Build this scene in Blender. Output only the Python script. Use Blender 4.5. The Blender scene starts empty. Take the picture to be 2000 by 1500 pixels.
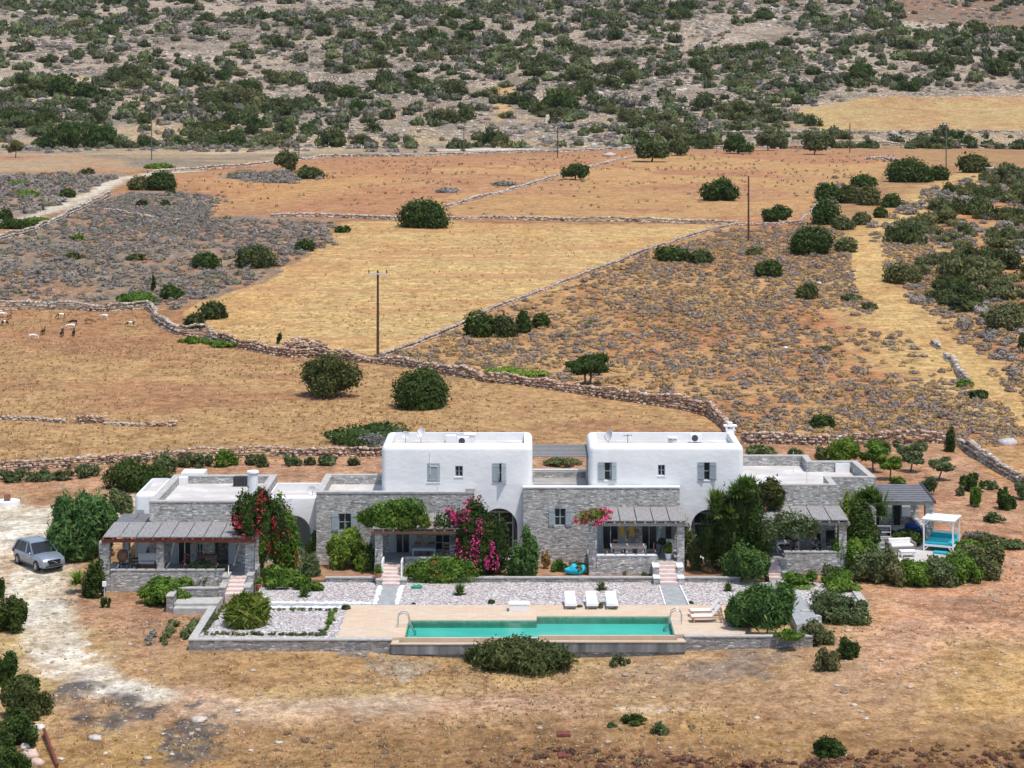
import bpy, bmesh, math, random
import numpy as np
from mathutils import Vector, Matrix

# ------------------------------------------------------------------ camera, sky, sun, exposure
SC = bpy.context.scene
FPX, HZ = 3900.0, 30.7                    # focal length in photo pixels, camera height above the pool deck
cam_d = bpy.data.cameras.new("camera"); cam = bpy.data.objects.new("camera", cam_d)
SC.collection.objects.link(cam); SC.camera = cam
cam_d.sensor_width = 36; cam_d.lens = FPX/2000*36; cam_d.clip_start = 1; cam_d.clip_end = 6000
cam.location = (0, 0, HZ); cam.rotation_euler = (math.pi/2, 0, 0); cam_d.shift_x = -30/2000; cam_d.shift_y = -550/2000   # level camera, view shifted down to the villa
SUN_EL, SUN_AZ = math.radians(69), math.radians(138)     # azimuth from +Y towards +X
w = bpy.data.worlds.new("World"); SC.world = w; w.use_nodes = True
nt = w.node_tree; bg = nt.nodes["Background"]; sk = nt.nodes.new("ShaderNodeTexSky")
sk.sky_type = 'NISHITA'; sk.sun_disc = False; sk.sun_elevation = SUN_EL; sk.sun_rotation = SUN_AZ
sk.altitude = 50; sk.dust_density = 1.5
nt.links.new(sk.outputs[0], bg.inputs[0]); bg.inputs[1].default_value = 0.15
sd = bpy.data.lights.new("sun", 'SUN'); sun = bpy.data.objects.new("sun", sd); SC.collection.objects.link(sun)
sd.energy = 3.0; sd.angle = math.radians(0.5); sd.color = (1, 0.955, 0.89)
dv = Vector((math.sin(SUN_AZ)*math.cos(SUN_EL), math.cos(SUN_AZ)*math.cos(SUN_EL), math.sin(SUN_EL)))
sun.rotation_euler = dv.to_track_quat('Z', 'Y').to_euler(); sun.location = (0, 150, 90)
SC.view_settings.view_transform = 'Standard'; SC.view_settings.look = 'None'
SC.view_settings.exposure = 0.4; SC.view_settings.gamma = 1
try: SC.cycles.max_bounces = 6; SC.cycles.transparent_max_bounces = 6
except Exception: pass

rnd = random.Random(7)
def ray(px, py):
    return np.array([(px-1030)/FPX, 1.0, -(py-200)/FPX])
def P(px, py, z=0.0):                    # point of the level z seen at a photo position
    d = ray(px, py); t = (z-HZ)/d[2]; return Vector((d[0]*t, d[1]*t, z))
def Q(px, py, Y):                        # point of the vertical plane at depth Y
    d = ray(px, py); t = Y/d[1]; return Vector((d[0]*t, Y, HZ+d[2]*t))

# ------------------------------------------------------------------ terrain height
def vnoise(x, y, seed=0):
    xi = np.floor(x); yi = np.floor(y); fx = x-xi; fy = y-yi
    fx = fx*fx*(3-2*fx); fy = fy*fy*(3-2*fy)
    def h(a, b):
        v = np.sin(a*127.1+b*311.7+seed*74.7)*43758.5453; return v-np.floor(v)
    return (h(xi, yi)*(1-fx)+h(xi+1, yi)*fx)*(1-fy)+(h(xi, yi+1)*(1-fx)+h(xi+1, yi+1)*fx)*fy
def fbm(x, y, sc, seed=0, o=4):
    s = 0; a = 1; t = 0
    for k in range(o):
        s = s+a*vnoise(x*sc*2**k+k*17.3, y*sc*2**k+k*9.1, seed+k); t += a; a *= .5
    return s/t-.5
PY = [40, 90, 100, 108, 114, 120, 128, 134, 142, 150, 163, 190, 220, 250, 285, 330, 420, 500, 600, 700, 800, 1000, 1200, 1400, 1700]
PZ = [-3, -2.1, -1.6, -1.05, -.62, -.55, -.45, -.2, .25, .6, 1.2, 2.0, 2.8, 5.4, 9, 11.5, 14.5, 15.8, 17.2, 30, 47, 82, 122, 140, 120]
_yy = np.arange(0, 1800, 1.0); _zz = np.interp(_yy, PY, PZ)
_k = np.exp(-np.linspace(-2.5, 2.5, 31)**2)
_z2 = np.convolve(np.pad(_zz, 15, mode='edge'), _k/_k.sum(), 'valid')
_mix = np.clip((_yy-180)/60, 0, 1); _zz = _zz*(1-_mix)+_z2*_mix
def zt(X, Y):
    X = np.asarray(X, float); Y = np.asarray(Y, float)
    z = np.interp(Y, _yy, _zz)
    z = z-0.75*np.exp(-((X-2)/8.5)**2)*np.exp(-((Y-111.5)/4.2)**2)
    far = np.clip((Y-230)/300, 0, 1)
    z = z+fbm(X, Y, .12, 3)*.16*(1-far*.5)*(1-.7*np.exp(-((Y-112)/5)**2))+fbm(X, Y, .02, 5)*1.3*np.clip((Y-165)/80, 0, 1)
    z = z+fbm(X, Y, .012, 8)*9*np.clip((Y-610)/150, 0, 1)+fbm(X, Y, .07, 12)*1.6*np.clip((Y-610)/150, 0, 1)
    return z
def H(px, py):                           # terrain point seen at a photo position
    d = ray(px, py); t0 = 85.0; t = t0; st = 2.0
    while t < 1600:
        if HZ+d[2]*t < float(zt(d[0]*t, d[1]*t)):
            a, b = t-st, t
            for _ in range(14):
                m = (a+b)/2
                if HZ+d[2]*m < float(zt(d[0]*m, d[1]*m)): b = m
                else: a = m
            t = b; break
        st = 1.0 if t < 300 else 4.0
        t += st
    return Vector((d[0]*t, d[1]*t, float(zt(d[0]*t, d[1]*t))))

# ------------------------------------------------------------------ object helpers
ORG = {}
def link(o): SC.collection.objects.link(o); return o
def tag(o, label=None, cat=None, group=None, kind=None):
    if label: o["label"] = label
    if cat: o["category"] = cat
    if group: o["group"] = group
    if kind: o["kind"] = kind
    return o
def thing(name, loc, label, cat, group=None, rz=0):
    o = link(bpy.data.objects.new(name, None)); o.location = loc; o.rotation_euler = (0, 0, rz)
    o.empty_display_size = .3
    ORG[o.name] = Vector(loc) if rz == 0 else Vector((0, 0, 0))
    return tag(o, label, cat, group)
def mesh_np(name, V, quads=None, tris=None, smooth=False):
    me = bpy.data.meshes.new(name); V = np.asarray(V, np.float32)
    q = np.zeros((0, 4), np.int32) if quads is None else np.asarray(quads, np.int32)
    t = np.zeros((0, 3), np.int32) if tris is None else np.asarray(tris, np.int32)
    me.vertices.add(len(V)); me.vertices.foreach_set("co", V.ravel())
    nl = q.size+t.size; me.loops.add(nl); me.polygons.add(len(q)+len(t))
    me.loops.foreach_set("vertex_index", np.concatenate([q.ravel(), t.ravel()]))
    tot = np.concatenate([np.full(len(q), 4), np.full(len(t), 3)]).astype(np.int32)
    st = np.concatenate([[0], np.cumsum(tot)[:-1]]).astype(np.int32)
    me.polygons.foreach_set("loop_start", st)
    try: me.polygons.foreach_set("loop_total", tot)
    except Exception: pass
    if smooth: me.polygons.foreach_set("use_smooth", np.ones(len(tot), bool))
    me.update(calc_edges=True); me.validate()
    return me
class MB:
    def __init__(s): s.v = []; s.f = []
    def add(s, vs, fs):
        n = len(s.v); s.v += [tuple(p) for p in vs]; s.f += [tuple(i+n for i in f) for f in fs]; return s
    def box(s, x0, x1, y0, y1, z0, z1):
        return s.add([(x0,y0,z0),(x1,y0,z0),(x1,y1,z0),(x0,y1,z0),(x0,y0,z1),(x1,y0,z1),(x1,y1,z1),(x0,y1,z1)],
              [(0,3,2,1),(4,5,6,7),(0,1,5,4),(1,2,6,5),(2,3,7,6),(3,0,4,7)])
    def cyl(s, a, b, r0, r1=None, n=8, cap=True):
        a = Vector(a); b = Vector(b); r1 = r0 if r1 is None else r1; d = (b-a).normalized()
        u = d.cross(Vector((0,0,1)) if abs(d.z) < .9 else Vector((1,0,0))).normalized(); v = d.cross(u)
        vs = []
        for p, r in ((a, r0), (b, r1)):
            for k in range(n):
                t = 2*math.pi*k/n; vs.append(p+u*r*math.cos(t)+v*r*math.sin(t))
        fs = [(k, (k+1) % n, n+(k+1) % n, n+k) for k in range(n)]
        if cap: fs += [tuple(range(n))[::-1], tuple(range(n, 2*n))]
        return s.add(vs, fs)
    def bar(s, a, b, wd, h=None):
        return s.cyl(a, b, wd*.707, None, 4)
    def tube(s, pts, r, n=6):
        for a, b in zip(pts[:-1], pts[1:]): s.cyl(a, b, r, None, n)
        return s
    def prism(s, pts, z0, z1):
        n = len(pts); vs = [(p[0], p[1], z0) for p in pts]+[(p[0], p[1], z1) for p in pts]
        return s.add(vs, [tuple(range(n))[::-1], tuple(range(n, 2*n))]+[(k, (k+1) % n, n+(k+1) % n, n+k) for k in range(n)])
    def prismY(s, pts, y0, y1):          # outline in x,z extruded along y
        n = len(pts); vs = [(p[0], y0, p[1]) for p in pts]+[(p[0], y1, p[1]) for p in pts]
        return s.add(vs, [tuple(range(n)), tuple(range(n, 2*n))[::-1]]+[(k, n+k, n+(k+1) % n, (k+1) % n) for k in range(n)])
    def sphere(s, c, r, nu=10, nv=6, sq=(1,1,1)):
        vs = []; fs = []
        for j in range(nv+1):
            ph = math.pi*j/nv
            for i in range(nu):
                th = 2*math.pi*i/nu
                vs.append((c[0]+r*sq[0]*math.sin(ph)*math.cos(th), c[1]+r*sq[1]*math.sin(ph)*math.sin(th), c[2]+r*sq[2]*math.cos(ph)))
        for j in range(nv):
            for i in range(nu):
                fs.append((j*nu+i, (j+1)*nu+i, (j+1)*nu+(i+1) % nu, j*nu+(i+1) % nu))
        return s.add(vs, fs)
    def mesh(s, name, off=Vector((0,0,0)), bevel=0, smooth=False, fix=True):
        me = bpy.data.meshes.new(name); me.from_pydata([tuple(Vector(p)-off) for p in s.v], [], s.f)
        bm = bmesh.new(); bm.from_mesh(me)
        if fix: bmesh.ops.recalc_face_normals(bm, faces=bm.faces)
        if bevel: bmesh.ops.bevel(bm, geom=bm.edges[:], offset=bevel, segments=1, affect='EDGES')
        bm.to_mesh(me); bm.free()
        if smooth: me.polygons.foreach_set("use_smooth", [True]*len(me.polygons))
        me.update(); return me
    def build(s, name, mat, parent=None, root=None, bevel=0, smooth=False, label=None):
        r = root or parent; off = ORG.get(r.name, Vector((0,0,0))) if r else Vector((0,0,0))
        o = link(bpy.data.objects.new(name, s.mesh(name, off, bevel, smooth)))
        o.data.materials.append(M[mat] if isinstance(mat, str) else mat)
        if parent: o.parent = parent
        if label: o["label"] = label
        if r: ORG[o.name] = off
        return o
def obj_me(name, me, mat, parent=None, loc=None):
    o = link(bpy.data.objects.new(name, me))
    if mat and not me.materials: me.materials.append(M[mat] if isinstance(mat, str) else mat)
    if parent: o.parent = parent
    if loc is not None: o.location = loc
    return o
def copy_tree(o, parent=None):
    c = o.copy(); link(c)
    if parent: c.parent = parent
    for ch in list(o.children): copy_tree(ch, c)
    return c
def evaluated(tmp, name):
    dg = bpy.context.evaluated_depsgraph_get(); dg.update()
    me = bpy.data.meshes.new_from_object(tmp.evaluated_get(dg)); me.name = name; return me
def carve(mb, cutters, name, mat, parent, rounded=0, segs=5, root=None):
    me = mb.mesh(name)
    if rounded:
        bm = bmesh.new(); bm.from_mesh(me)
        zmin = min(v.co.z for v in bm.verts)
        es = [e for e in bm.edges if not all(abs(v.co.z-zmin) < 1e-4 for v in e.verts)]
        bmesh.ops.bevel(bm, geom=es, offset=rounded, segments=segs, affect='EDGES', profile=.5)
        bm.to_mesh(me); bm.free()
    tmp = link(bpy.data.objects.new("t", me)); tc = []
    for c in cutters:
        co = link(bpy.data.objects.new("c", c.mesh("c"))); tc.append(co)
        m = tmp.modifiers.new("b", 'BOOLEAN'); m.operation = 'DIFFERENCE'; m.object = co; m.solver = 'EXACT'
    out = evaluated(tmp, name)
    bpy.data.objects.remove(tmp)
    for c in tc: bpy.data.objects.remove(c)
    r = root or parent; off = ORG.get(r.name, Vector((0,0,0))) if r else Vector((0,0,0))
    out.transform(Matrix.Translation(-off)); out.materials.clear()
    out.materials.append(M[mat])
    if rounded:
        try:
            out.polygons.foreach_set("use_smooth", [True]*len(out.polygons)); out.set_sharp_from_angle(angle=math.radians(32))
        except Exception: out.polygons.foreach_set("use_smooth", [False]*len(out.polygons))
    o = link(bpy.data.objects.new(name, out)); o.parent = parent; ORG[o.name] = off
    return o
def skin(joints, edges, name, sub=2, xf=None):
    me = bpy.data.meshes.new("s"); me.from_pydata([j[:3] for j in joints], edges, [])
    o = link(bpy.data.objects.new("s", me)); m = o.modifiers.new("k", 'SKIN'); m.use_smooth_shade = True
    for k, j in enumerate(joints):
        sv = me.skin_vertices[0].data[k]; r = j[3]; sv.radius = r if isinstance(r, tuple) else (r, r)
        sv.use_root = (k == 0)
    s2 = o.modifiers.new("u", 'SUBSURF'); s2.levels = sub; s2.render_levels = sub
    out = evaluated(o, name); bpy.data.objects.remove(o); return out

# ------------------------------------------------------------------ materials
def srgb(r, g, b):
    return tuple(((c/255)/12.92 if c/255 <= .04045 else ((c/255+.055)/1.055)**2.4) for c in (r, g, b))
M = {}
class NT:
    def __init__(s, name, rough=.8):
        s.m = bpy.data.materials.new(name); s.m.use_nodes = True; s.t = s.m.node_tree; s.n = s.t.nodes
        s.b = s.n["Principled BSDF"]; s.b.inputs["Roughness"].default_value = rough
        s.b.inputs["Specular IOR Level"].default_value = .25; M[name] = s.m
    def L(s, a, b): s.t.links.new(a, b)
    def node(s, t, **k):
        n = s.n.new(t)
        for a, v in k.items(): setattr(n, a, v)
        return n
    def coord(s, scale=(1,1,1), obj=True):
        c = s.node("ShaderNodeTexCoord"); m = s.node("ShaderNodeMapping"); m.inputs["Scale"].default_value = scale
        s.L(c.outputs["Object"], m.inputs[0]); return m.outputs[0]
    def noise(s, vec, sc, det=4, rough=.55, out=0):
        n = s.node("ShaderNodeTexNoise"); n.inputs["Scale"].default_value = sc; n.inputs["Detail"].default_value = det
        n.inputs["Roughness"].default_value = rough
        if vec: s.L(vec, n.inputs["Vector"])
        return n.outputs[out]
    def vor(s, vec, sc, feat='F1', out="Distance", rnd=1):
        n = s.node("ShaderNodeTexVoronoi", feature=feat); n.inputs["Scale"].default_value = sc
        n.inputs["Randomness"].default_value = rnd; s.L(vec, n.inputs["Vector"]); return n.outputs[out]
    def ramp(s, fac, stops, interp='LINEAR'):
        n = s.node("ShaderNodeValToRGB"); n.color_ramp.interpolation = interp; e = n.color_ramp.elements
        while len(e) < len(stops): e.new(.5)
        for k, (p, c) in enumerate(stops):
            e[k].position = p; e[k].color = (c, c, c, 1) if not isinstance(c, (tuple, list)) else (*c[:3], 1)
        s.L(fac, n.inputs[0]); return n.outputs[0]
    def mix(s, fac, a, b, mode='MIX'):
        n = s.node("ShaderNodeMix", data_type='RGBA', blend_type=mode)
        for v, i in ((fac, 0), (a, 6), (b, 7)):
            if hasattr(v, "links") or hasattr(v, "is_linked"): s.L(v, n.inputs[i])
            elif isinstance(v, (int, float)): n.inputs[i].default_value = v if i == 0 else (v, v, v, 1)
            else: n.inputs[i].default_value = (*v[:3], 1)
        return n.outputs[2]
    def math(s, op, a, b=None):
        n = s.node("ShaderNodeMath", operation=op)
        for v, i in ((a, 0), (b, 1)):
            if v is None: continue
            if isinstance(v, (int, float)): n.inputs[i].default_value = v
            else: s.L(v, n.inputs[i])
        return n.outputs[0]
    def col(s, c): 
        if hasattr(c, "is_linked"): s.L(c, s.b.inputs["Base Color"])
        else: s.b.inputs["Base Color"].default_value = (*c, 1)
        return s
    def bump(s, h, st=.4, d=.05):
        n = s.node("ShaderNodeBump"); n.inputs["Strength"].default_value = st; n.inputs["Distance"].default_value = d
        s.L(h, n.inputs["Height"]); s.L(n.outputs[0], s.b.inputs["Normal"]); return s
def flat(name, rgb, rough=.7, var=.12, sc=6, metal=0, bump=0):
    t = NT(name, rough); c = t.coord(); n = t.noise(c, sc, 4)
    a = tuple(x*(1-var) for x in rgb); b = tuple(min(1, x*(1+var)) for x in rgb)
    t.col(t.ramp(n, [(.3, a), (.7, b)])); t.b.inputs["Metallic"].default_value = metal
    if bump: t.bump(n, bump, .03)
    return t
def stonemat(name, cols, sx=2.3, sz=8.5, mortar=(.11,.105,.10)):
    t = NT(name, .9); c = t.coord((sx, sx, sz)); wv = t.noise(c, .7, 3, out=1)
    v = t.mix(.22, c, wv, 'ADD')
    cell = t.vor(v, 1.6, out="Color"); e = t.vor(v, 1.6, 'DISTANCE_TO_EDGE')
    sep = t.node("ShaderNodeSeparateColor"); t.L(cell, sep.inputs[0])
    st = t.ramp(sep.outputs[0], [(k/(len(cols)-1), q) for k, q in enumerate(cols)])
    st = t.mix(.35, st, t.ramp(t.noise(t.coord(), 5, 5), [(.3, .35), (.7, 1.0)]), 'MULTIPLY')
    st = t.mix(.5, st, t.ramp(t.noise(t.coord(), .8, 3), [(.3, .72), (.7, 1.0)]), 'MULTIPLY')
    m = t.ramp(e, [(.0, 1.0), (.07, 0.0)])
    t.col(t.mix(t.math('MULTIPLY', m, .75), st, mortar)); t.bump(t.ramp(e, [(0, 0), (.12, 1)]), .6, .03)
stonemat("stone", [(.25,.24,.225), (.53,.515,.49), (.40,.39,.37), (.66,.64,.61), (.30,.29,.275), (.57,.555,.53), (.85,.83,.79)])
stonemat("stone_dark", [(.17,.16,.155), (.36,.34,.32), (.25,.24,.23), (.48,.45,.42), (.20,.185,.18), (.38,.36,.335), (.68,.64,.60)], 2.0, 6.5)
stonemat("rubble_red", [(.34,.22,.15),(.50,.36,.27),(.42,.28,.2),(.6,.5,.4),(.3,.2,.15)], 1.2, 3)
t = NT("white", .75); c = t.coord(); n = t.noise(c, .9, 5)
n2 = t.noise(t.coord((1.5,1.5,.22)), 2.2, 4)
base = t.mix(t.ramp(n2, [(.58, 0), (.85, .3)]), t.ramp(n, [(.3, (.70,.70,.70)), (.7, (.77,.77,.765))]), (.62,.62,.6)); t.col(base); t.bump(t.noise(t.coord((1,1,1.6)), 1.1, 5, .6), .35, .10)
t = NT("roofdeck", .85); c = t.coord(); n = t.noise(c, .5, 6)
t.col(t.mix(t.ramp(t.noise(c, 3, 4), [(.45, 0), (.75, .35)]), t.ramp(n, [(.35, (.44,.41,.38)), (.55, (.53,.50,.47)), (.68, (.61,.59,.57))]), (.40,.37,.34)))
flat("coping", (.40,.385,.36), .85, .18, 3, bump=.2)
flat("concrete", (.30,.31,.31), .85, .2, 2.5, bump=.2)
t = NT("poolwall", .85); n = t.noise(t.coord((1.3,1.3,.25)), 1.2, 5)
t.col(t.ramp(n, [(.3, (.085,.09,.095)), (.5, (.18,.18,.18)), (.7, (.30,.295,.29))]))
t = NT("tile", .7); c = t.coord(); br = t.node("ShaderNodeTexBrick"); t.L(c, br.inputs[0])
for k, v in (("Color1", (.58,.47,.36,1)), ("Color2", (.52,.40,.29,1)), ("Mortar", (.42,.35,.28,1))): br.inputs[k].default_value = v
br.inputs["Scale"].default_value = 1; br.inputs["Mortar Size"].default_value = .008
br.inputs["Brick Width"].default_value = .6; br.inputs["Row Height"].default_value = .3
t.col(t.mix(t.ramp(t.noise(t.coord((.3,1,1)), .8, 5), [(.45, 0), (.75, .55)]), br.outputs[0], (.56,.36,.20)))
flat("ochre", (.52,.33,.15), .7, .25, 3)
flat("step_pink", (.62,.50,.46), .8, .12, 4)
t = NT("water", .04); c = t.coord(); t.b.inputs["Specular IOR Level"].default_value = .3
t.col(t.ramp(t.noise(t.coord((.12,.7,1)), 1.4, 4, .6), [(.3, (.020,.17,.14)), (.5, (.045,.29,.235)), (.7, (.085,.36,.29))])); t.bump(t.noise(c, 6, 3), .25, .02)
a_ = t.node("ShaderNodeBsdfTransparent"); a_.inputs[0].default_value = (.62,.88,.86,1); b_g = t.node("ShaderNodeBsdfGlossy"); b_g.inputs["Roughness"].default_value = .08; fr_ = t.node("ShaderNodeFresnel"); fr_.inputs[0].default_value = 1.33
bp = t.node("ShaderNodeBump"); bp.inputs["Strength"].default_value = .35; bp.inputs["Distance"].default_value = .03; t.L(t.noise(c, 3.5, 4), bp.inputs["Height"]); t.L(bp.outputs[0], b_g.inputs["Normal"]); t.L(bp.outputs[0], fr_.inputs["Normal"])
mx = t.node("ShaderNodeMixShader"); t.L(fr_.outputs[0], mx.inputs[0]); t.L(a_.outputs[0], mx.inputs[1]); t.L(b_g.outputs[0], mx.inputs[2]); t.L(mx.outputs[0], t.n["Material Output"].inputs[0])
t = NT("gravel", .9); c = t.coord(); v = t.vor(c, 11, out="Color"); s_ = t.node("ShaderNodeSeparateColor"); t.L(v, s_.inputs[0])
g = t.ramp(s_.outputs[0], [(0, (.13,.11,.105)), (.35, (.33,.295,.29)), (.7, (.49,.455,.45)), (1, (.74,.72,.71))])
t.col(t.mix(t.ramp(t.noise(c, .5, 5), [(.45, 0), (.75, .4)]), g, (.38,.28,.22))); t.bump(t.vor(c, 11), .8, .05)
t = NT("pool_floor", .7); t.col(t.ramp(t.noise(t.coord((.25,.6,1)), .8, 4, .6), [(.3, (.09,.46,.42)), (.7, (.18,.62,.55))]))
t = NT("pool_side", .6); t.col(t.ramp(t.noise(t.coord((2,1,1)), 2, 4), [(.3, (.09,.24,.18)), (.7, (.17,.36,.28))]))  # darker green than the floor, painting in the shade band along the back
flat("pale_blue", (.58,.62,.66), .6, .04)
flat("white_paint", (.80,.80,.80), .5, .04)
flat("greyblue", (.34,.39,.41), .6, .1, 8)
flat("greywood", (.25,.245,.235), .8, .25, 10)
flat("redwood", (.20,.055,.04), .7, .3, 8)
flat("brownwood", (.22,.12,.08), .75, .3, 8)
flat("teak", (.42,.25,.16), .6, .2, 10)
flat("cushion", (.74,.72,.70), .9, .05)
flat("turq", (.02,.36,.44), .6, .12, 3)
flat("tarp", (.02,.42,.55), .45, .25, 4)
flat("navy", (.01,.05,.20), .7, .2, 4)
flat("yellow", (.60,.34,.06), .8, .15, 8)
flat("black", (.015,.015,.017), .5, .3)
flat("darkgrey", (.06,.06,.065), .6, .2)
flat("rust", (.16,.05,.035), .8, .35, 6)
flat("terracotta", (.45,.17,.09), .8, .15)
flat("metal", (.55,.55,.55), .3, .08, metal=.9)
flat("galv", (.55,.55,.54), .5, .1)
flat("wicker", (.22,.19,.17), .8, .2, 30)
flat("polewood", (.10,.05,.035), .85, .3, 3)
flat("polegrey", (.13,.115,.10), .85, .3, 3)
flat("bark", (.13,.105,.085), .9, .3, 8)
flat("soil", (.30,.17,.10), .95, .3, 1.2, bump=.3)
flat("green_plastic", (.02,.28,.16), .5, .1)
flat("skin_tone", (.42,.24,.17), .6, .05)
flat("hair", (.03,.02,.015), .7, .1)
flat("shirt_dark", (.03,.035,.05), .85, .15)
flat("trouser", (.06,.06,.08), .85, .15)
flat("cloth_red", (.28,.03,.03), .85, .15)
t = NT("glass", .2); t.b.inputs["Specular IOR Level"].default_value = .3; t.col((.02,.025,.03))
t = NT("carpaint", .25); t.b.inputs["Metallic"].default_value = .45; t.b.inputs["Specular IOR Level"].default_value = .6; t.col((.30,.34,.39))
t = NT("reed", .85); n = t.noise(t.coord((14,.8,1)), 2.2, 4); t.col(t.ramp(n, [(.3, (.15,.145,.145)), (.55, (.27,.26,.255)), (.75, (.38,.36,.34))])); t.bump(n, .5, .02)
t = NT("slate", .8); n = t.noise(t.coord((.8,10,1)), 2.2, 4); t.col(t.ramp(n, [(.3, (.09,.09,.10)), (.55, (.16,.16,.17)), (.75, (.26,.26,.27))])); t.bump(n, .5, .02)
def leafmat(name, dark, mid, light, sc=1.6, hue=.0):
    t = NT(name, .65); c = t.coord(); n = t.noise(c, sc, 4, .65)
    a = t.ramp(n, [(.38, dark), (.5, mid), (.64, light)])  # random leaf tones, contrast widened to paint in sunlit clumps and shaded gaps
    oi = t.node("ShaderNodeObjectInfo"); r = t.ramp(oi.outputs["Random"], [(0, (.72,.76,.72)), (.5, (1,1,1)), (1, (1.0,.88,.74))])
    t.col(t.mix(1, a, r, 'MULTIPLY')); t.b.inputs["Specular IOR Level"].default_value = .12
    g_ = t.node("ShaderNodeBsdfTranslucent"); m_ = t.node("ShaderNodeMixShader"); m_.inputs[0].default_value = .25; t.L(t.mix(1, a, (1.3,1.5,.8), 'MULTIPLY'), g_.inputs[0])
    t.L(t.b.outputs[0], m_.inputs[1]); t.L(g_.outputs[0], m_.inputs[2]); t.L(m_.outputs[0], t.n["Material Output"].inputs[0])
leafmat("juniper", (0.039,0.052,0.016), (0.069,0.087,0.027), (0.129,0.146,0.050))
leafmat("maquis", (0.073,0.081,0.035), (0.123,0.135,0.058), (0.202,0.208,0.094))
leafmat("mastic", (0.027,0.047,0.010), (0.047,0.081,0.017), (0.095,0.135,0.032))
leafmat("fresh", (0.050,0.099,0.013), (0.106,0.187,0.025), (0.190,0.281,0.050))
leafmat("olive", (0.067,0.094,0.036), (0.112,0.146,0.061), (0.190,0.218,0.101))
leafmat("lime", (.12,.19,.025), (.21,.30,.045), (.32,.40,.08))
leafmat("feather", (0.034,0.083,0.022), (0.073,0.146,0.040), (0.134,0.218,0.065))
leafmat("greyshrub", (.16,.145,.135), (.25,.23,.22), (.36,.33,.31))
leafmat("dryshrub", (0.246,0.156,0.065), (0.381,0.250,0.101), (0.515,0.354,0.151))
leafmat("palm", (0.050,0.083,0.011), (0.112,0.151,0.022), (0.213,0.229,0.050))
leafmat("yucca", (0.039,0.083,0.016), (0.090,0.156,0.032), (0.202,0.260,0.072))
flat("magenta", (.42,.04,.14), .7, .45, 5)
flat("crimson", (.33,.02,.035), .7, .5, 5)
flat("pinkflower", (.58,.09,.17), .7, .4, 5)
def attrmat(name, rough=.95, sc=3, lo=.7, hi=1.2):
    t = NT(name, rough); a = t.node("ShaderNodeAttribute"); a.attribute_name = "tint"
    n = t.noise(t.coord(), sc, 5, .65)
    t.col(t.mix(1, a.outputs["Color"], t.ramp(n, [(.3, lo), (.7, hi)]), 'MULTIPLY')); t.bump(n, .5, .08)
attrmat("rubble", .9, 4, .6, 1.15); attrmat("scrubmat", .95, 5, .72, 1.15); attrmat("leafstuff", .8, 1.2, .6, 1.25); attrmat("coat", .9, 8, .85, 1.1)
# ------------------------------------------------------------------ ground: one sheet, albedo regions as vertex data
def A(r, g, b, k=1.43):
    c = np.array(srgb(r, g, b))/k; m = c.mean(); return (m+(c-m)*.97)*np.array([.99,1.02,.98])
def poly_xy(pts): return np.array([tuple(H(*p))[:2] for p in pts])
def inside(poly, X, Y):
    r = np.zeros(X.shape, bool); n = len(poly)
    for i in range(n):
        x0, y0 = poly[i]; x1, y1 = poly[(i+1) % n]
        if y0 == y1: continue
        c = ((y0 > Y) != (y1 > Y)) & (X < (x1-x0)*(Y-y0)/(y1-y0)+x0); r ^= c
    return r
def band(line, wd, X, Y):                # distance to a polyline, 1 inside .. 0 outside
    d = np.full(X.shape, 1e9)
    for (x0, y0), (x1, y1) in zip(line[:-1], line[1:]):
        dx, dy = x1-x0, y1-y0; t = np.clip(((X-x0)*dx+(Y-y0)*dy)/(dx*dx+dy*dy+1e-9), 0, 1)
        d = np.minimum(d, np.hypot(X-x0-t*dx, Y-y0-t*dy))
    return d
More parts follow.
